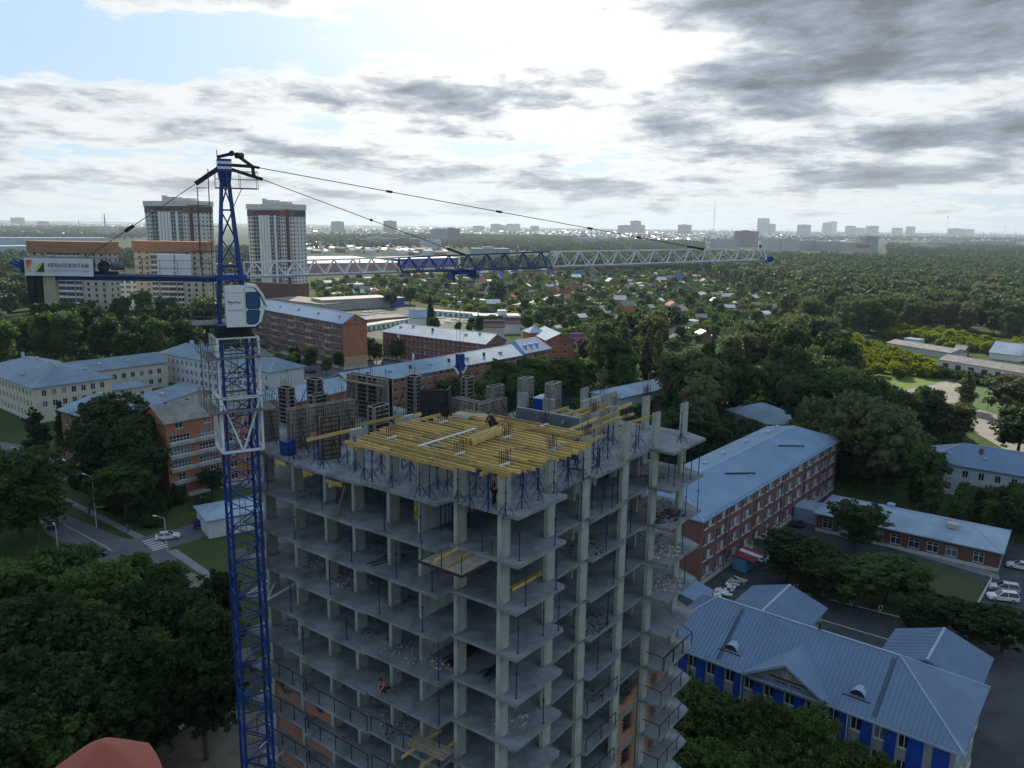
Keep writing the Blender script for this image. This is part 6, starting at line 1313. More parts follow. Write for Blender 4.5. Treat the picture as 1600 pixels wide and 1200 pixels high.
species('mid_round', 'round', 'leaf_middark', 5600, .36, 15, 5, 4); species('mid_olive', 'round', 'leaf_olive', 5200, .34, 15, 5, 4); species('mid_poplar', 'poplar', 'leaf_olive', 3600, .32, 15, 3.3, 3)
species('mid_green', 'round', 'leaf_mid', 5200, .34, 15, 5, 3); species('spruce', 'spruce', 'leaf_spruce', 3500, .35, 15, 3.2, 2); species('lime', 'bush', 'leaf_lime', 2600, .36, 6, 4.5, 3); species('shrub', 'bush', 'leaf_mid', 1600, .25, 4, 3.2, 2); species('hedge', 'bush', 'leaf_dark', 2200, .28, 5, 4.2, 2)
species('far_tree', 'round', 'leaf_forest', 420, 1.0, 15, 5, 3); species('far_birch', 'round', 'leaf_olive', 420, .9, 15, 4.2, 2); species('garden', 'bush', 'leaf_mid', 260, .55, 5, 3.5, 3); species('garden_dark', 'bush', 'leaf_middark', 300, .5, 5, 3.5, 2); species('garden_lime', 'bush', 'leaf_lime', 260, .5, 4, 3, 2); species('garden_olive', 'bush', 'leaf_olive', 260, .55, 5, 3.4, 2)
TREES = []
def tree(P, h, sp, label, group=None, rr=None, name=None):
    out, H0, R_ = SPC[sp]; i = random.randrange(len(out)); me, tm = out[i]; nm = name or ('spruce_tree' if sp == 'spruce' else 'bush' if sp in ('lime', 'shrub', 'hedge') else 'tree')
    r = empty(nm, P, rnd(0, 6.28), label, 'bush' if nm == 'bush' else 'tree', group); k = h/H0; w = (rr/R_ if rr else k*rnd(.92, 1.1)); r.scale = (w, w, k)
    put('crown', me, r)
    if nm != 'bush': put('trunk', tm, r)
    TREES.append((P.x, P.y, max(w*R_, 1))); return r
def inpoly(x, y, poly):
    c = False; j = len(poly)-1
    for i in range(len(poly)):
        xi, yi, xj, yj = poly[i][0], poly[i][1], poly[j][0], poly[j][1]
        if (yi > y) != (yj > y) and x < (xj-xi)*(y-yi)/(yj-yi)+xi: c = not c
        j = i
    return c
SHR = []
BLD = []                                                   # footprints to keep clear
bpy.context.view_layer.update()
for o in bpy.data.objects:
    if o.name.split('.')[0] in ('wall',) and o.parent and o.type == 'MESH':
        bb = [o.matrix_world @ Vector(c) for c in o.bound_box]; BLD.append([(bb[i].x, bb[i].y) for i in (0, 3, 7, 4)])
def clear(x, y, m=2.0):
    for q in BLD:
        if min(p[0] for p in q)-m < x < max(p[0] for p in q)+m and min(p[1] for p in q)-m < y < max(p[1] for p in q)+m:
            cx = sum(p[0] for p in q)/4; cy = sum(p[1] for p in q)/4; qq = [((p[0]-cx)*(1+2*m/max(4, math.hypot(p[0]-cx, p[1]-cy)))+cx, (p[1]-cy)*(1+2*m/max(4, math.hypot(p[0]-cx, p[1]-cy)))+cy) for p in q]
            if inpoly(x, y, qq): return False
    return True
def scatter(poly, sp_, seed, keep=None, m=2.0, maxn=4000):
    rg = random.Random(seed); x0, x1 = min(p[0] for p in poly), max(p[0] for p in poly); y0, y1 = min(p[1] for p in poly), max(p[1] for p in poly); pts = []; grid = {}
    n = int((x1-x0)*(y1-y0)/(sp_*sp_)*2.2)
    for _ in range(n):
        x, y = rg.uniform(x0, x1), rg.uniform(y0, y1)
        if not inpoly(x, y, poly) or not clear(x, y, m): continue
        g = (int(x//sp_), int(y//sp_))
        if any((x-a)**2+(y-b)**2 < (sp_*.72)**2 for i in (-1, 0, 1) for j in (-1, 0, 1) for (a, b) in grid.get((g[0]+i, g[1]+j), ())): continue
        grid.setdefault(g, []).append((x, y)); pts.append((x, y))
        if len(pts) >= maxn: break
    return pts
def stuff(name, label, pts, keys):                          # far-off vegetation read as one mass: (x, y, h) points, real crowns instanced
    srcs = []
    for k in keys:
        for me, tm in SPC[k][0]: srcs.append(me)
    me = bpy.data.meshes.new(name); n = len(pts); me.vertices.add(n); co = np.zeros((n, 3), np.float32); rs = np.random.RandomState(len(pts)); co[:, :2] = [p[:2] for p in pts]; me.vertices.foreach_set('co', co.ravel())
    for nm, tp, val in (('turn', 'FLOAT', rs.rand(n)*6.283), ('size', 'FLOAT', np.array([p[2] for p in pts])), ('pick', 'INT', rs.randint(0, len(srcs), n))):
        at = me.attributes.new(nm, tp, 'POINT'); at.data.foreach_set('value', val.astype(np.int32 if tp == 'INT' else np.float32))
    ob = put(name, me, label=label, kind='stuff'); ng = bpy.data.node_groups.new(name, 'GeometryNodeTree'); ng.interface.new_socket('Geometry', in_out='INPUT', socket_type='NodeSocketGeometry'); ng.interface.new_socket('Geometry', in_out='OUTPUT', socket_type='NodeSocketGeometry')
    N, L = ng.nodes, ng.links; gi = N.new('NodeGroupInput'); go = N.new('NodeGroupOutput'); m2p = N.new('GeometryNodeMeshToPoints'); iop = N.new('GeometryNodeInstanceOnPoints'); L.new(gi.outputs[0], m2p.inputs[0]); L.new(m2p.outputs[0], iop.inputs['Points'])
    j = N.new('GeometryNodeJoinGeometry'); 
    for i, s in enumerate(reversed(srcs)):
        so = bpy.data.objects.new(name+'_source', s); oi = N.new('GeometryNodeObjectInfo'); oi.inputs['Object'].default_value = so; oi.inputs['As Instance'].default_value = True; L.new(oi.outputs['Geometry'], j.inputs[0])
    L.new(j.outputs[0], iop.inputs['Instance']); iop.inputs['Pick Instance'].default_value = True
    def attr(nm, tp='FLOAT'): a = N.new('GeometryNodeInputNamedAttribute'); a.data_type = tp; a.inputs['Name'].default_value = nm; return a.outputs[0]
    L.new(attr('pick', 'INT'), iop.inputs['Instance Index']); cx = N.new('ShaderNodeCombineXYZ'); L.new(attr('turn'), cx.inputs[2]); L.new(cx.outputs[0], iop.inputs['Rotation']); L.new(attr('size'), iop.inputs['Scale']); L.new(iop.outputs[0], go.inputs[0])
    md = ob.modifiers.new('grow', 'NODES'); md.node_group = ng; return ob

# ---- single trees: (px x, px y of the crown top, height, radius, species, label)
def T(x, y, h, rr, sp, label, group=None): return tree(Vector((*un(x, y, h).xy, 0)), h, sp, label, group, rr)
T(185, 622, 21, 10.5, 'near_dark', 'very big dark tree in front of the brick flats wing'); T(140, 640, 17, 6, 'near_round', 'tree against the big dark one on its left flank'); T(232, 655, 17, 5.5, 'near_dark', 'tree filling in the right flank of the big dark one')
T(165, 665, 17, 7, 'near_dark', 'lower front crown of the big dark tree group, left side'); T(215, 688, 15, 6.5, 'near_dark', 'lower front crown of the big dark tree group, right side'); T(190, 725, 12, 6, 'near_round', 'lowest bushy crown at the foot of the big dark tree group'); T(185, 650, 19, 7, 'near_dark', 'middle crown of the big dark tree group before the flats')
T(50, 632, 17, 4.2, 'near_poplar', 'dark upright tree in front of the cream school wall'); T(92, 622, 16, 2.6, 'near_poplar', 'slim poplar just left of the brick flats wing'); T(18, 706, 17, 8, 'near_round', 'broad bright green tree at the left edge'); T(-30, 730, 17, 8, 'near_round', 'broad tree cut by the left edge'); T(50, 755, 12, 5, 'near_round', 'lower green tree before the broad one at the left edge')
T(330, 735, 6, 3, 'near_dark', 'small dark tree at the right corner of the brick flats')
NL = [(20, 880, 16, 6), (90, 868, 15, 5.5), (160, 885, 16, 5), (-10, 960, 17, 7), (60, 950, 17, 6.5), (130, 950, 16, 5.5), (225, 925, 15, 4.6), (280, 925, 14, 4.4), (330, 950, 15, 4.2), (190, 1000, 15, 5), (250, 990, 14, 4.6), (310, 1010, 14, 4.4), (30, 1040, 17, 6), (110, 1040, 16, 5.5), (-20, 1120, 16, 6), (60, 1120, 15, 5), (150, 1090, 14, 5), (225, 1060, 12, 3.8), (170, 885, 13, 4), (340, 900, 11, 3.4), (205, 870, 9, 3), (255, 885, 9, 3), (110, 1130, 12, 4)]
for i, (x, y, h, rr) in enumerate(NL): T(x, y, h, rr, 'near_round' if y < 900 or i % 5 == 0 else 'near_dark', 'tall leafy tree in the dense grove at the bottom left, left of the crane mast', 'trees of the bottom left grove')
NR = [(1085, 1070, 11, 3.6), (1060, 1110, 10, 3.4), (1125, 1105, 11, 3.6), (1165, 1118, 11, 3.4), (1205, 1108, 12, 3.4), (1240, 1128, 11, 3.4), (1272, 1110, 12, 3), (1205, 1165, 10, 3.6), (1140, 1165, 10, 3.6), (1080, 1160, 10, 3.6), (1262, 1165, 10, 3.4), (1300, 1178, 10, 3.2), (1335, 1180, 9, 3), (1375, 1195, 8, 2.6)]
for x, y, h, rr in NR: T(x, y, h, rr, 'near_round', 'green tree in the row before the blue school front, bottom right', 'trees before the blue school')
for (x, y, h, rr, sp, lab) in ((1342, 789, 9.5, 5.4, 'near_dark', 'round dark tree in front of the canteen left end'), (1235, 838, 8.6, 5.5, 'near_dark', 'dark tree in the yard beside the brick block'), (1268, 850, 7.9, 5, 'near_dark', 'second dark tree in the yard, before the round one'), (1300, 868, 7.9, 5, 'near_dark', 'third dark yard tree behind the kerb boards'), (1345, 880, 7.9, 5, 'mid_green', 'yard tree left of the olive one'), (1392, 872, 7.9, 5.2, 'near_round', 'olive green yard tree at the lawn edge'), (1425, 888, 5.8, 3.6, 'near_round', 'small yard tree right of the olive one'),
    (1475, 935, 6.5, 4, 'near_dark', 'bushy tree before the parked silver car'), (1525, 950, 6.5, 4.2, 'near_dark', 'bushy tree just left of the right wing road'), (1575, 955, 6.5, 4, 'near_dark', 'bushy tree at the right edge below the cars'), (1440, 955, 4.3, 3, 'near_dark', 'low bush-like tree by the last kerb board'), (1418, 873, 2.4, 1.4, 'near_dark', 'small clipped bush on the canteen path'), (1285, 855, 5.8, 4, 'near_dark', 'dark undergrowth tree between yard trees'),
    (1515, 577, 14, 4.5, 'mid_poplar', 'single poplar-like tree standing before the green pitch'), (1582, 588, 14, 8, 'mid_olive', 'broad olive tree at the right edge before the pitch'), (1600, 640, 13, 7, 'mid_round', 'dark tree at the right edge below the pitch'), (1450, 700, 14, 5, 'mid_green', 'leafy tree right beside the pale house'), (1062, 552, 20, 7, 'mid_olive', 'big olive tree rising right behind the bare columns'), (1108, 566, 20, 7, 'mid_olive', 'second big olive tree behind the bare columns'), (1090, 640, 15, 7, 'mid_round', 'dark tree behind the corner balcony slab'),
    (1212, 502, 19, 8, 'mid_green', 'broad sunlit tree left of the lime bushes, first'), (1248, 490, 22, 9, 'mid_olive', 'tallest broad sunlit tree left of the lime bushes'), (1285, 497, 20, 8, 'mid_green', 'sunlit tree nearest to the lime bushes'), (1170, 522, 17, 7.5, 'mid_olive', 'pale sunlit tree standing left of the tallest broad one'),
    (1500, 632, 11, 5, 'mid_olive', 'olive tree at the foot of the lone poplar'), (1345, 622, 21, 8, 'mid_olive', 'big grey-green tree above the far end of the brick block'), (1385, 640, 20, 8, 'mid_olive', 'second big grey-green tree right of the first')):
    T(x, y, h, rr, sp, lab)
SIL = ((1030, 562), (1075, 546), (1110, 528), (1140, 518), (1200, 500), (1250, 490), (1315, 500), (1335, 560), (1365, 588), (1400, 600), (1450, 606), (1490, 632), (1512, 655), (1600, 700), (1700, 720))
KEEP = ((1128, 612, 1218, 664), (962, 600, 1062, 636), (1250, 770, 1600, 900), (1440, 690, 1600, 760), (820, 520, 900, 560))
def allowed(x, y, h, w, sil):
    for _ in range(4):
        cx, cy = proj((x, y, h)); bx, by = proj((x, y, 0)); r = w*FPX/math.hypot(x, y)*.85; ok = True
        if sil and 1030 < cx < 1700:
            lim = np.interp(cx, [q[0] for q in SIL], [q[1] for q in SIL]); ok = cy >= lim-2
        if ok and any(q[0]-r < cx < q[2]+r and cy < q[3]-3 and by > q[3]-1 for q in KEEP): ok = False
        if ok: return h
        h *= .8
    return 0
def wood(poly, sp_, hs, keys, label, group, seed, m=2.0, maxn=90, sil=False):
    rg = random.Random(seed)
    for (x, y) in scatter(poly, sp_, seed, m=m, maxn=maxn):
        h = rg.uniform(*hs); h = allowed(x, y, h, h*.33, sil)
        if h > 4: tree(Vector((x, y, 0)), h, rg.choice(keys), label, group, None)
wood([(38, 190), (70, 205), (96, 200), (96, 215), (130, 222), (150, 250), (138, 292), (118, 300), (92, 268), (84, 262), (66, 262), (60, 290), (40, 300), (30, 262), (44, 235)], 8.2, (14, 21), ['mid_round', 'mid_round', 'mid_green', 'mid_olive'], 'dark tree in the big wood behind the brick block and the pale house', 'trees of the wood behind the brick block', 11, maxn=90, sil=True)
wood([(79, 180), (84, 164), (94, 152), (106, 143), (122, 130), (142, 118), (152, 128), (112, 160), (97, 178), (96, 198), (72, 202), (60, 196)], 5.6, (8, 13), ['mid_round', 'mid_round', 'mid_green'], 'tree in the dark clump between brick block and pale house', 'trees between brick block and pale house', 19, m=1.0, maxn=46, sil=True)
wood([(20, 300), (60, 300), (110, 300), (150, 330), (130, 410), (60, 400), (30, 370)], 12, (16, 22), ['mid_olive', 'mid_round', 'mid_poplar'], 'tall tree of the grove between gardens and sports ground', 'trees of the grove by the gardens', 12, maxn=50, sil=True)
wood([(-40, 215), (-10, 225), (30, 290), (22, 330), (8, 300), (-12, 250)], 8, (9, 14), ['mid_round', 'mid_green'], 'tree along the street behind the top slab and its formwork', 'trees behind the top slab', 13, maxn=40)
wood([(84, 150), (100, 168), (125, 150), (150, 130), (146, 118), (120, 133), (103, 148)], 6.5, (6, 10), ['mid_round', 'mid_round', 'mid_green'], 'dark tree in the row between the canteen and the pale house', 'trees between canteen and pale house', 14, maxn=36)
wood([(-280, 330), (-250, 405), (-200, 440), (-150, 395), (-120, 365), (-150, 310), (-200, 290), (-240, 275)], 15, (16, 22), ['mid_round', 'mid_green', 'mid_round'], 'dark tree in the park between the cream school and the slab blocks', 'trees of the park on the left', 15, maxn=36)
stuff('far_woods', 'wood edge at the far left below the hangars', [(x, y, rnd(14, 20)/15) for x, y in scatter([(-290, 430), (-420, 480), (-500, 700), (-330, 620), (-300, 520)], 13, 16, maxn=200)], ['far_tree'])
wood([(-130, 345), (-124, 372), (-66, 318), (-84, 300), (-110, 318)], 9, (6, 10), ['mid_round', 'mid_green'], 'small tree in the courtyard before the brick apartments', 'courtyard trees', 17, maxn=12); wood([(-60, 330), (-66, 352), (-52, 372), (-44, 350), (-56, 335)], 7, (8, 13), ['mid_round'], 'dark tree in the gap right of the orange gable end', 'trees right of the gable end', 18, maxn=10); wood(px((668, 528), (760, 524), (830, 520), (900, 515), (905, 495), (830, 502), (760, 512), (668, 520)), 9, (6, 11), ['mid_round', 'mid_green'], 'tree in the strip between the brick terrace and the concrete villa', 'trees before the concrete villa', 25, m=1.5, maxn=24)
for i, (x, y) in enumerate(scatter(px((505, 520), (500, 495), (640, 482), (740, 495), (730, 505), (600, 515)), 11, 26, m=1.5, maxn=40)):
    mb = MB()
    for j in range(14): e = rnd(.3, 1.3); mb.add(MB().box(-e, e, -e*.6, e*.6, 0, e*.6), Matrix.Translation((rnd(-3, 3), rnd(-2, 2), 0)) @ Matrix.Rotation(rnd(0, 3), 4, 'Z'))
    mb.build('yard_clutter', MT[('rust', 'plinth', 'steel_grey', 'gd_blue')[i % 4]] if 'gd_blue' in MT else MT['plinth'], None, (x, y, 0), rnd(0, 3), 'pile of mixed building stock in the works yard', kind='stuff')
for i, (x, y, h, w, sp, lab) in enumerate(((672, 461, 19, 4.2, 'spruce', 'tall dark spruce behind the brick terrace'), (562, 404, 16, 4, 'spruce', 'dark spruce standing before the glaring warehouse'), (777, 440, 17, 8, 'mid_round', 'round dark crown standing over the garden plots'), (747, 487, 10, 2.5, 'spruce', 'small spruce before the concrete villa'), (1001, 482, 15, 3.4, 'spruce', 'spruce in the garden group, left one'), (1012, 487, 14, 3, 'spruce', 'spruce in the garden group, second'), (1028, 490, 13, 3.2, 'spruce', 'spruce in the garden group, third'), (1047, 478, 16, 4, 'spruce', 'spruce in the garden group, fourth and tallest'), (1060, 480, 15, 4.4, 'spruce', 'spruce in the garden group, right one'), (610, 455, 12, 5, 'mid_round', 'dark tree left of the spruce among garden sheds'), (640, 448, 13, 6, 'mid_green', 'green tree above the grey long warehouse'))): T(x, y, h, w, sp, lab)
for (poly, lab, grp, seed) in ((px((1290, 545), (1300, 560), (1372, 590), (1452, 596), (1462, 580), (1400, 560), (1340, 535), (1300, 530)), 'lime green bush in the sunlit patch left of the barns', 'lime bushes left of the barns', 21), (px((1370, 528), (1460, 545), (1600, 560), (1600, 546), (1480, 528), (1380, 518)), 'lime green bush in the long row behind the barns', 'lime bushes behind the barns', 22)):
    for (x, y) in scatter(poly, 5.2, seed, m=.6, maxn=60): tree(Vector((x, y, 0)), rnd(4.5, 7.5), 'lime', lab, grp, rnd(3.2, 4.6))
for (x, y) in scatter(px((1452, 590), (1600, 618), (1600, 610), (1462, 583), (1440, 583)), 4.2, 23, m=.3, maxn=30): tree(Vector((x, y, 0)), rnd(3, 5), 'hedge', 'dark bush in the hedge in front of the long barn', 'hedge before the long barn', rnd(2.6, 3.6))
for (x, y) in scatter(px((150, 730), (260, 790), (330, 778), (330, 800), (270, 800), (235, 835), (150, 790), (90, 758)), 4.5, 24, m=.5, maxn=24): tree(Vector((x, y, 0)), rnd(2.5, 4.5), 'hedge', 'dark shrub under the big tree beside the left path', 'shrubs beside the left path', rnd(1.8, 2.8))
stuff('undergrowth', 'low dark undergrowth beneath the woods', [(x, y, rnd(2, 5)/5) for x, y in scatter([(66, 168), (80, 182), (97, 182), (100, 200), (130, 218), (146, 250), (120, 290), (60, 300), (20, 300), (20, 190), (40, 186)], 4.2, 51, m=1, maxn=1500)], ['garden_dark'])
stuff('undergrowth', 'low dark undergrowth in the park on the left', [(x, y, rnd(2, 6)/5) for x, y in scatter([(-280, 330), (-250, 405), (-200, 440), (-150, 395), (-120, 365), (-150, 310), (-200, 290), (-240, 275)], 6, 52, m=2, maxn=900)], ['garden_dark'])
# ---- garden plots
mat('gd_red', (.30, .06, .04), .7, .2, .5); mat('gd_blue', (.04, .12, .42), .7, .2, .5); mat('gd_green', (.06, .20, .15), .7, .2, .5); mat('gd_orange', (.45, .22, .08), .8, .2, .5); mat('gd_white', (.70, .70, .68), .35, .1, .5, spec=.6); mat('gd_grey', (.34, .34, .33), .7, .2, .5)
GP = px((490, 446), (640, 434), (850, 425), (1050, 430), (1110, 440), (1200, 462), (1260, 500), (1180, 520), (1060, 545), (985, 560), (905, 575), (850, 505), (720, 485), (650, 470), (500, 470))
cots = [('white', 'gd_white', 'cream_wall', 'small garden cottage with a glaring white sheet roof'), ('white', 'gd_white', 'brick_mixed', 'brick garden cottage with a white sheet roof'), ('grey', 'gd_grey', 'plywood_pale', 'wooden garden cottage with a weathered grey roof'), ('grey', 'gd_grey', 'pale_wall', 'pale garden cottage with a grey roof'), ('red', 'gd_red', 'cream_wall', 'garden cottage with a red-brown roof'), ('blue', 'gd_blue', 'pale_wall', 'garden cottage with a strong blue roof'), ('green', 'gd_green', 'timber', 'timber garden cottage with a dull green roof'), ('orange', 'roof_slate', 'gd_orange', 'garden cottage with orange walls and a slate roof')]
cm = []
for i, (c, rm, wm, lab) in enumerate(cots):
    w, d, h, rr = [(6, 5, 3, 1.6), (7, 6, 5, 2.4), (5, 4, 2.6, 1.6), (6, 6, 3.4, .5), (7, 6, 4.5, 3.0), (5, 5, 4.2, 3.4), (5, 5, 3, 2.2), (8, 6, 5.0, 2.6)][i]
    m = MB().box(-w/2, w/2, -d/2, d/2, 0, h, 1); o = .4; e = [(-w/2-o, -d/2-o, h), (w/2+o, -d/2-o, h), (w/2+o, d/2+o, h), (-w/2-o, d/2+o, h)]; A, B_ = (-w/2-o, 0, h+rr), (w/2+o, 0, h+rr)
    m.face([e[0], e[1], B_, A], 0).face([e[2], e[3], A, B_], 0).face([e[3], e[2], e[1], e[0]], 1); m.face([(-w/2, -d/2, h), (-w/2, d/2, h), (-w/2, 0, h+rr*.93)][::-1], 1).face([(w/2, -d/2, h), (w/2, d/2, h), (w/2, 0, h+rr*.93)], 1)
    for x in (-w*.25, w*.2): m.box(x-.45, x+.45, -d/2-.05, -d/2+.02, 1.0, 2.2, 2)
    cm.append(m.mesh('garden_cottage', [MT[rm], MT[wm], MT['glass']]))
gpts = scatter(GP, 17, 31, m=3, maxn=285); cc = random.Random(5)
for (x, y) in gpts:
    i = cc.choices(range(8), (5, 3, 5, 4, 2, 2, 1.5, 2))[0]; o = put('garden_cottage', cm[i], None, (x, y, 0), cc.choice((0, 1.57, .78))+cc.uniform(-.3, .3), cots[i][3]+' in the crowded garden plots', 'cottage', 'garden cottages with '+cots[i][0]+' roofs or walls'); k = cc.uniform(.75, 1.35); o.scale = (k, k*cc.uniform(.8, 1.1), k*cc.uniform(.8, 1.1))
gset = set()
def gsize(lo, hi, H): return random.uniform(lo, hi)/H
gv = [(x, y, gsize(2.5, 7, 5)) for (x, y) in scatter(GP, 7.0, 32, m=1, maxn=3500) if all((x-a)**2+(y-b)**2 > 18 for a, b in gpts)]
k = len(gv); stuff('garden_greenery', 'bushes and fruit trees crowding the garden plots', gv[:int(k*.72)], ['garden']); stuff('garden_greenery', 'pale and lime shrubs of the garden plots', gv[int(k*.72):int(k*.81)], ['garden_lime']); stuff('garden_greenery', 'olive shrubs of the garden plots', gv[int(k*.81):], ['garden_olive']); stuff('garden_greenery', 'taller trees standing among the garden plots', [(x, y, rnd(6, 11)/15) for (x, y) in scatter(GP, 26, 36, m=2, maxn=380)], ['far_tree'])
# little bright things among the plots: greenhouses
gh = MB().box(-2, 2, -1.2, 1.2, 0, 1.6).hexa([(-2, -1.2, 1.6), (2, -1.2, 1.6), (2, 1.2, 1.6), (-2, 1.2, 1.6), (-2, -.4, 2.3), (2, -.4, 2.3), (2, .4, 2.3), (-2, .4, 2.3)]).mesh('greenhouse', MT['gd_white'])
for (x, y) in scatter(GP, 19, 33, m=2, maxn=260): o = put('greenhouse', gh, None, (x, y, 0), cc.uniform(0, 3), 'small white film greenhouse among the garden bushes', 'greenhouse', 'greenhouses in the garden plots'); k = cc.uniform(.6, 1.3); o.scale = (k, k, k)
# ---- forests
FR = px((1100, 432), (1205, 466), (1220, 500), (1262, 540), (1300, 530), (1460, 520), (1700, 545), (1700, 470), (1600, 455), (1350, 448), (1200, 428), (1100, 425))
front = scatter(FR, 11, 41, m=2, maxn=900); front.sort(key=lambda p: math.hypot(*p))
for (x, y) in front[:45]: tree(Vector((x, y, 0)), rnd(14, 21), random.choice(['mid_olive', 'mid_poplar', 'mid_green', 'mid_round']), 'tall tree in the near edge of the big forest on the right', 'trees of the near forest edge')
stuff('forest', 'birch and poplar forest edge', [(x, y, rnd(14, 21)/15) for x, y in front[45:]], ['far_birch', 'far_tree'])
FF = px((870, 428), (1100, 430), (1200, 430), (1350, 452), (1720, 475), (1720, 416), (1400, 414), (1100, 406), (880, 408))
stuff('forest', 'wide dark forest beyond the gardens', [(x, y, rnd(15, 20)/15) for x, y in scatter(FF, 13.5, 42, maxn=9000)], ['far_tree'])
for nm, pl, sp_, sd_, mx in (('far_woods', ((-60, 378), (60, 376), (200, 376), (230, 372), (230, 360), (100, 356), (-60, 358)), 26, 43, 2600), ('far_woods', ((-60, 440), (60, 436), (60, 408), (-60, 408)), 15, 44, 900), ('far_woods', ((180, 425), (420, 425), (420, 395), (180, 400)), 18, 45, 900), ('far_woods', ((480, 392), (700, 392), (900, 402), (1100, 398), (1100, 384), (870, 372), (700, 370), (480, 372)), 20, 46, 3000), ('far_woods', ((1385, 402), (1720, 410), (1720, 392), (1385, 386)), 18, 47, 1500), ('far_woods', ((1100, 381), (1360, 377), (1720, 382), (1720, 375), (1350, 371), (1100, 376)), 40, 57, 1200), ('far_woods', ((480, 372), (900, 372), (1720, 380), (1720, 368), (900, 360), (480, 360)), 60, 48, 2500), ('far_woods', ((330, 452), (395, 452), (395, 430), (330, 430)), 14, 49, 200), ('far_woods', ((720, 428), (1000, 424), (1000, 412), (720, 418)), 15, 50, 900)):
    stuff(nm, 'belt of distant dark woods', [(x, y, rnd(11, 18)/15) for x, y in scatter(px(*pl), sp_, sd_, m=4, maxn=mx)], ['far_tree'])
# distant town: low roofs too far and too many to tell apart
def town(poly, sp_, seed, maxn, hs, label):
    rg = random.Random(seed); ms = [MB(), MB(), MB()]
    for (x, y) in scatter(poly, sp_, seed, maxn=maxn):
        w, d, h = rg.uniform(8, 26), rg.uniform(7, 14), rg.uniform(*hs); q = rg.choice(ms) if rg.random() < .8 else ms[0]; b = MB().box(-w/2, w/2, -d/2, d/2, 0, h, 0); b.hexa([(-w/2-.5, -d/2-.5, h), (w/2+.5, -d/2-.5, h), (w/2+.5, d/2+.5, h), (-w/2-.5, d/2+.5, h), (-w/2, -.3, h+2.5), (w/2, -.3, h+2.5), (w/2, .3, h+2.5), (-w/2, .3, h+2.5)], 1); q.add(b, Matrix.Translation((x, y, 0)) @ Matrix.Rotation(rg.uniform(0, 3.1), 4, 'Z'))
    for q, (wm, rm) in zip(ms, (('pale_wall', 'gd_white'), ('brick_mixed', 'gd_grey'), ('cream_wall', 'gd_red'))):
        if q.f: q.build('distant_town', [MT[wm], MT[rm]], kind='stuff', label=label)
town(px((700, 384), (1100, 384), (1100, 366), (900, 360), (720, 364)), 34, 61, 1500, (3, 9), 'distant low houses before the skyline'); town(px((1100, 378), (1650, 384), (1650, 369), (1100, 365)), 60, 62, 500, (5, 14), 'distant low blocks on the right'); town(px((480, 396), (700, 400), (700, 386), (480, 384)), 30, 63, 260, (4, 10), 'sheds and stores behind the warehouse'); town(px((-40, 372), (230, 370), (230, 352), (-40, 350)), 70, 64, 500, (4, 14), 'distant low blocks on the left')
town(px((480, 372), (760, 372), (760, 356), (480, 356)), 90, 65, 500, (4, 14), 'distant low blocks in the middle'); town(px((1100, 366), (1650, 372), (1650, 363), (1100, 358)), 110, 66, 700, (8, 30), 'skyline of low distant blocks')
a, b = un(150, 352), un(240, 354); area('river', px((110, 347.5), (235, 350), (235, 351.2), (110, 348.8)), 5, 'river' if 'river' in MT else (mat('river', (.25, .28, .3), .15, .1, .001, spec=.8) and 'river')); area('river', px((480, 356), (620, 357), (620, 358.6), (480, 357.6)), 5, 'river')

ORD = ['first', 'second', 'third', 'fourth', 'fifth', 'sixth', 'seventh', 'eighth', 'ninth', 'tenth', 'eleventh', 'twelfth', 'thirteenth', 'fourteenth', 'fifteenth', 'sixteenth', 'seventeenth', 'eighteenth', 'nineteenth', 'twentieth']
bpy.context.view_layer.update()
def order(group, text, rows=1, names=('',)):
    o = [q for q in C.objects if q.get('group') == group and q.parent is None]
    o.sort(key=lambda q: -math.hypot(q.location.x, q.location.y)); n = len(o)
    for r in range(rows):
        part = sorted(o[n*r//rows:n*(r+1)//rows], key=lambda q: proj(q.location)[0])
        for i, q in enumerate(part[:20]): q['label'] = (ORD[i]+' '+text+' '+names[r]).strip()
order('trees of the bottom left grove', 'tree from the left in the bottom left grove,', 3, ('farthest row', 'middle row', 'nearest row')); order('trees before the blue school', 'green tree from the left before the blue school,', 2, ('row by its wall', 'outer row'))
order('boards along the kerb behind the school', 'white framed board from the left along the kerb behind the blue school'); order('fence pillars on the left', 'capped masonry pillar from the left in the roadside fence row')
order('courtyard trees', 'small tree from the left in the courtyard before the brick apartments'); order('trees right of the gable end', 'dark tree from the left in the gap beside the orange gable'); order('blue props left of the beam deck', 'blue tripod prop from the left on the open slab left of the deck')
order('blue props right of the beam deck', 'blue tripod prop from the left among the columns right of the deck'); order('trees between canteen and pale house', 'tree from the left in the belt between canteen and pale house,', 2, ('far side', 'near side'))
order('trees between brick block and pale house', 'tree from the left in the clump between brick block and pale house,', 2, ('far side', 'near side')); order('single beams left of the deck', 'long single yellow beam from the left, beside the left formwork')
order('trees behind the top slab', 'street tree from the left behind the top slab,', 3, ('far row', 'middle row', 'near row')); order('shrubs beside the left path', 'dark shrub from the left by the left path,', 2, ('far side', 'near side')); order('single beams right of the deck', 'single yellow beam from the left among the props right of the deck')
order('trees before the concrete villa', 'tree from the left in the strip before the concrete villa,', 2, ('far side', 'near side')); order('beams on the hanging platform', 'yellow beam from the left on the grey hanging platform'); order('jutting beams on the low floor', 'jutting yellow beam from the left under the loose planks')
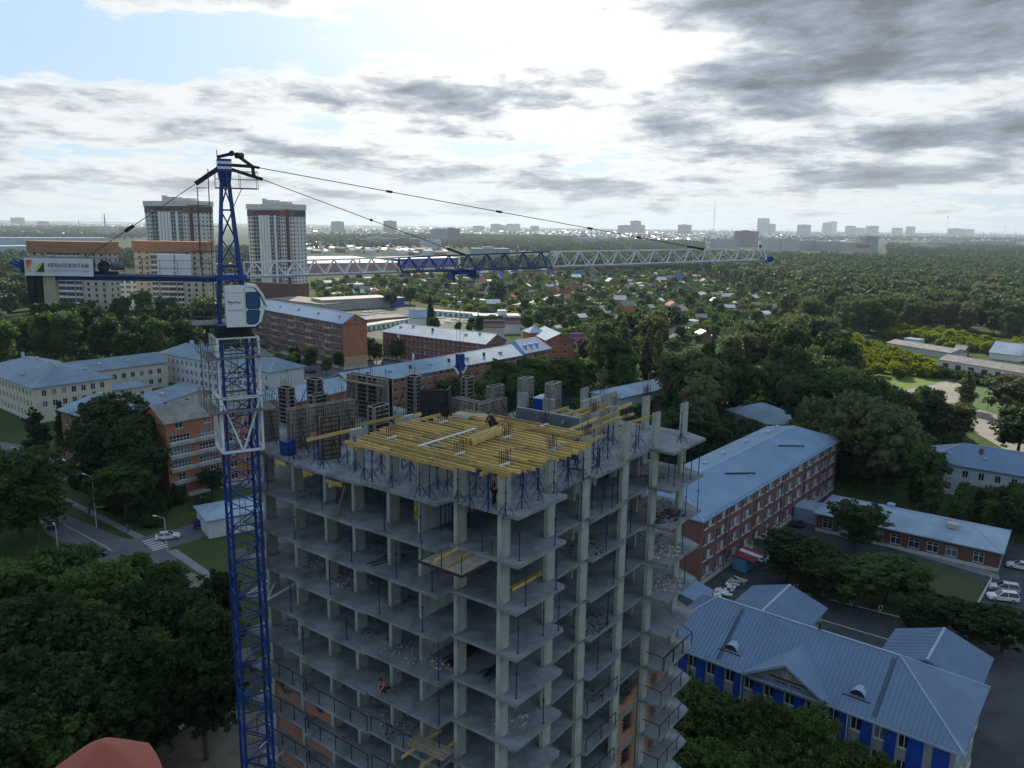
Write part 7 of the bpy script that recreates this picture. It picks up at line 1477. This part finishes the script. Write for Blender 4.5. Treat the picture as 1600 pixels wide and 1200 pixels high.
# ------------------------------------------------------------------ people
def person(P, rz, label, top_, low_, pose='stand', helmet='roof_red', s=1.0):
    r = empty('person', P, rz, label, 'person'); r.scale = (s, s, s)
    if pose == 'stand': J = dict(pel=(0, 0, .95), ch=(0, .02, 1.28), nk=(0, 0, 1.50), hd=(0, .02, 1.66), ht=(0, .02, 1.76), kL=(-.11, .03, .5), fL=(-.12, 0, .07), kR=(.11, .03, .5), fR=(.13, -.02, .07), sL=(-.18, 0, 1.43), eL=(-.25, .02, 1.15), wL=(-.22, .12, .92), sR=(.18, 0, 1.43), eR=(.25, .02, 1.15), wR=(.23, .14, .93))
    elif pose == 'walk': J = dict(pel=(0, 0, .93), ch=(0, .04, 1.27), nk=(0, .05, 1.49), hd=(0, .08, 1.64), ht=(0, .08, 1.74), kL=(-.1, .2, .52), fL=(-.1, .3, .08), kR=(.1, .02, .5), fR=(.1, -.3, .1), sL=(-.18, .04, 1.42), eL=(-.22, -.1, 1.16), wL=(-.2, -.16, .93), sR=(.18, .04, 1.42), eR=(.22, .14, 1.16), wR=(.2, .28, .98))
    else: J = dict(pel=(0, -.12, .42), ch=(0, .1, .72), nk=(0, .26, .9), hd=(0, .36, 1.0), ht=(0, .4, 1.08), kL=(-.16, .3, .48), fL=(-.15, .12, .07), kR=(.16, .3, .48), fR=(.15, .12, .07), sL=(-.18, .2, .85), eL=(-.2, .36, .62), wL=(-.1, .52, .42), sR=(.18, .2, .85), eR=(.2, .36, .62), wR=(.1, .52, .42))
    f = lambda a, d: (a[0], a[1]+d, a[2])
    rad = dict(pel=.14, ch=.155, nk=.06, hd=.105, ht=.075, kL=.07, fL=.05, kR=.07, fR=.05, sL=.075, eL=.05, wL=.035, sR=.075, eR=.05, wR=.035, tL=.045, tR=.045, hL=.04, hR=.04, nL=.1, nR=.1)
    J['tL'] = (J['fL'][0], J['fL'][1]+.18, .04); J['tR'] = (J['fR'][0], J['fR'][1]+.18, .04); J['hL'] = (J['wL'][0], J['wL'][1]+.05, J['wL'][2]-.09); J['hR'] = (J['wR'][0], J['wR'][1]+.05, J['wR'][2]-.09)
    J['nL'] = (J['pel'][0]-.1, J['pel'][1], J['pel'][2]-.08); J['nR'] = (J['pel'][0]+.1, J['pel'][1], J['pel'][2]-.08)
    def skin(name, names, edges, m, k=1.0):
        me = bpy.data.meshes.new(name); me.from_pydata([J[n] for n in names], [(names.index(a), names.index(b)) for a, b in edges], []); me.materials.append(m); o = put(name, me, r); md = o.modifiers.new('skin', 'SKIN'); md.use_smooth_shade = True
        for i, n in enumerate(names): o.data.skin_vertices[0].data[i].radius = (rad[n]*k, rad[n]*k)
        o.data.skin_vertices[0].data[0].use_root = True; sb = o.modifiers.new('sub', 'SUBSURF'); sb.levels = 1; sb.render_levels = 1; return o
    leg = [('pel', 'nL'), ('nL', 'kL'), ('kL', 'fL'), ('pel', 'nR'), ('nR', 'kR'), ('kR', 'fR')]; arm = [('ch', 'sL'), ('sL', 'eL'), ('eL', 'wL'), ('ch', 'sR'), ('sR', 'eR'), ('eR', 'wR')]
    names = ['pel', 'ch', 'nk', 'hd', 'ht', 'nL', 'kL', 'fL', 'tL', 'nR', 'kR', 'fR', 'tR', 'sL', 'eL', 'wL', 'hL', 'sR', 'eR', 'wR', 'hR']
    skin('body', names, [('pel', 'ch'), ('ch', 'nk'), ('nk', 'hd'), ('hd', 'ht')]+leg+arm+[('fL', 'tL'), ('fR', 'tR'), ('wL', 'hL'), ('wR', 'hR')], MT['skin'])
    skin('jacket', ['ch', 'pel', 'sL', 'eL', 'wL', 'sR', 'eR', 'wR'], [('pel', 'ch')]+arm, MT[top_], 1.16); skin('trousers', ['pel', 'nL', 'kL', 'fL', 'nR', 'kR', 'fR'], leg, MT[low_], 1.17)
    h = J['ht']; m = MB()
    for i in range(4):
        for j in range(10):
            a0, a1 = j*.6283, (j+1)*.6283; t0, t1 = i*math.pi/8, (i+1)*math.pi/8; g = lambda t, a: (h[0]+.135*math.cos(t)*math.cos(a), h[1]-.01+.15*math.cos(t)*math.sin(a), h[2]-.03+.13*math.sin(t)); m.face([g(t0, a0), g(t0, a1), g(t1, a1), g(t1, a0)])
    m.build('helmet' if helmet else 'hair', MT[helmet or 'steel_dark'], r)
person(TW(0.95, 0.6), 1.2, 'worker in a dark red jacket standing beside the front corner column under the beams', 'cloth_red', 'cloth_dark', 'stand', 'roof_red', 1.05); person(TW(5.6, 6.4, 46.69), 2.0, 'worker in dark clothes squatting on the yellow beams at the back of the deck', 'cloth_dark', 'cloth_dark', 'crouch', 'steel_dark', 1.0)
person(TW(8.9, -0.7, Z0-FL*5), 2.4, 'crouching worker with a pink top near the floor edge low on the left side', 'cloth_pink', 'cloth_dark', 'crouch', None, 1.05); person(un(140, 806), .4, 'person in dark clothes walking on the left path near the lamp', 'cloth_blue', 'cloth_dark', 'walk', None, 1.05); person(un(201, 832), 2.6, 'person in blue-green clothes on the path before the crossing', 'cloth_blue', 'cloth_dark', 'walk', None, 1.05)
person(un(1543, 640), 1.0, 'tiny dark figure standing on the green pitch at the right', 'cloth_dark', 'cloth_dark', 'stand', None, 1.1); person(TW(13.1, 6.2), 1.0, 'worker in dark blue standing among the form boxes left of the deck', 'cloth_blue', 'cloth_dark', 'stand', 'roof_red', 1.0)
# ------------------------------------------------------------------ the corner we look over
def cap():
    P = un(156, 1157, 58.75); r = empty('parapet_corner', (0, 0, 0), 0, 'terracotta red rounded parapet cap close below the camera, bottom left', 'parapet'); r.location = P
    n, k = 28, 12; m = MB(); m.v.append((0, 0, 0))
    for i in range(1, k+1):
        t = i/k
        for j in range(n):
            a = 2*math.pi*j/n; q = 1.0/max(abs(math.cos(a)), abs(math.sin(a)))**.72; rr = .13*t; z = -.13*(math.sqrt(t*t+.02)-.141); m.v.append((rr*q*math.cos(a), rr*q*math.sin(a), z))
    for j in range(n): m.f.append((0, 1+j, 1+(j+1) % n)); m.m.append(0)
    for i in range(k-1):
        for j in range(n): a = 1+i*n+j; b = 1+i*n+(j+1) % n; m.f.append((a, a+n, b+n, b)); m.m.append(0)
    o = m.build('cap', MT['terracotta'], r, (0, 0, 0), R(35), smooth=True); MB().box(-.07, .07, -.07, .07, -1.6, -.12).build('pier', MT['brick_red'], r, (0, 0, 0), R(35))
cap()
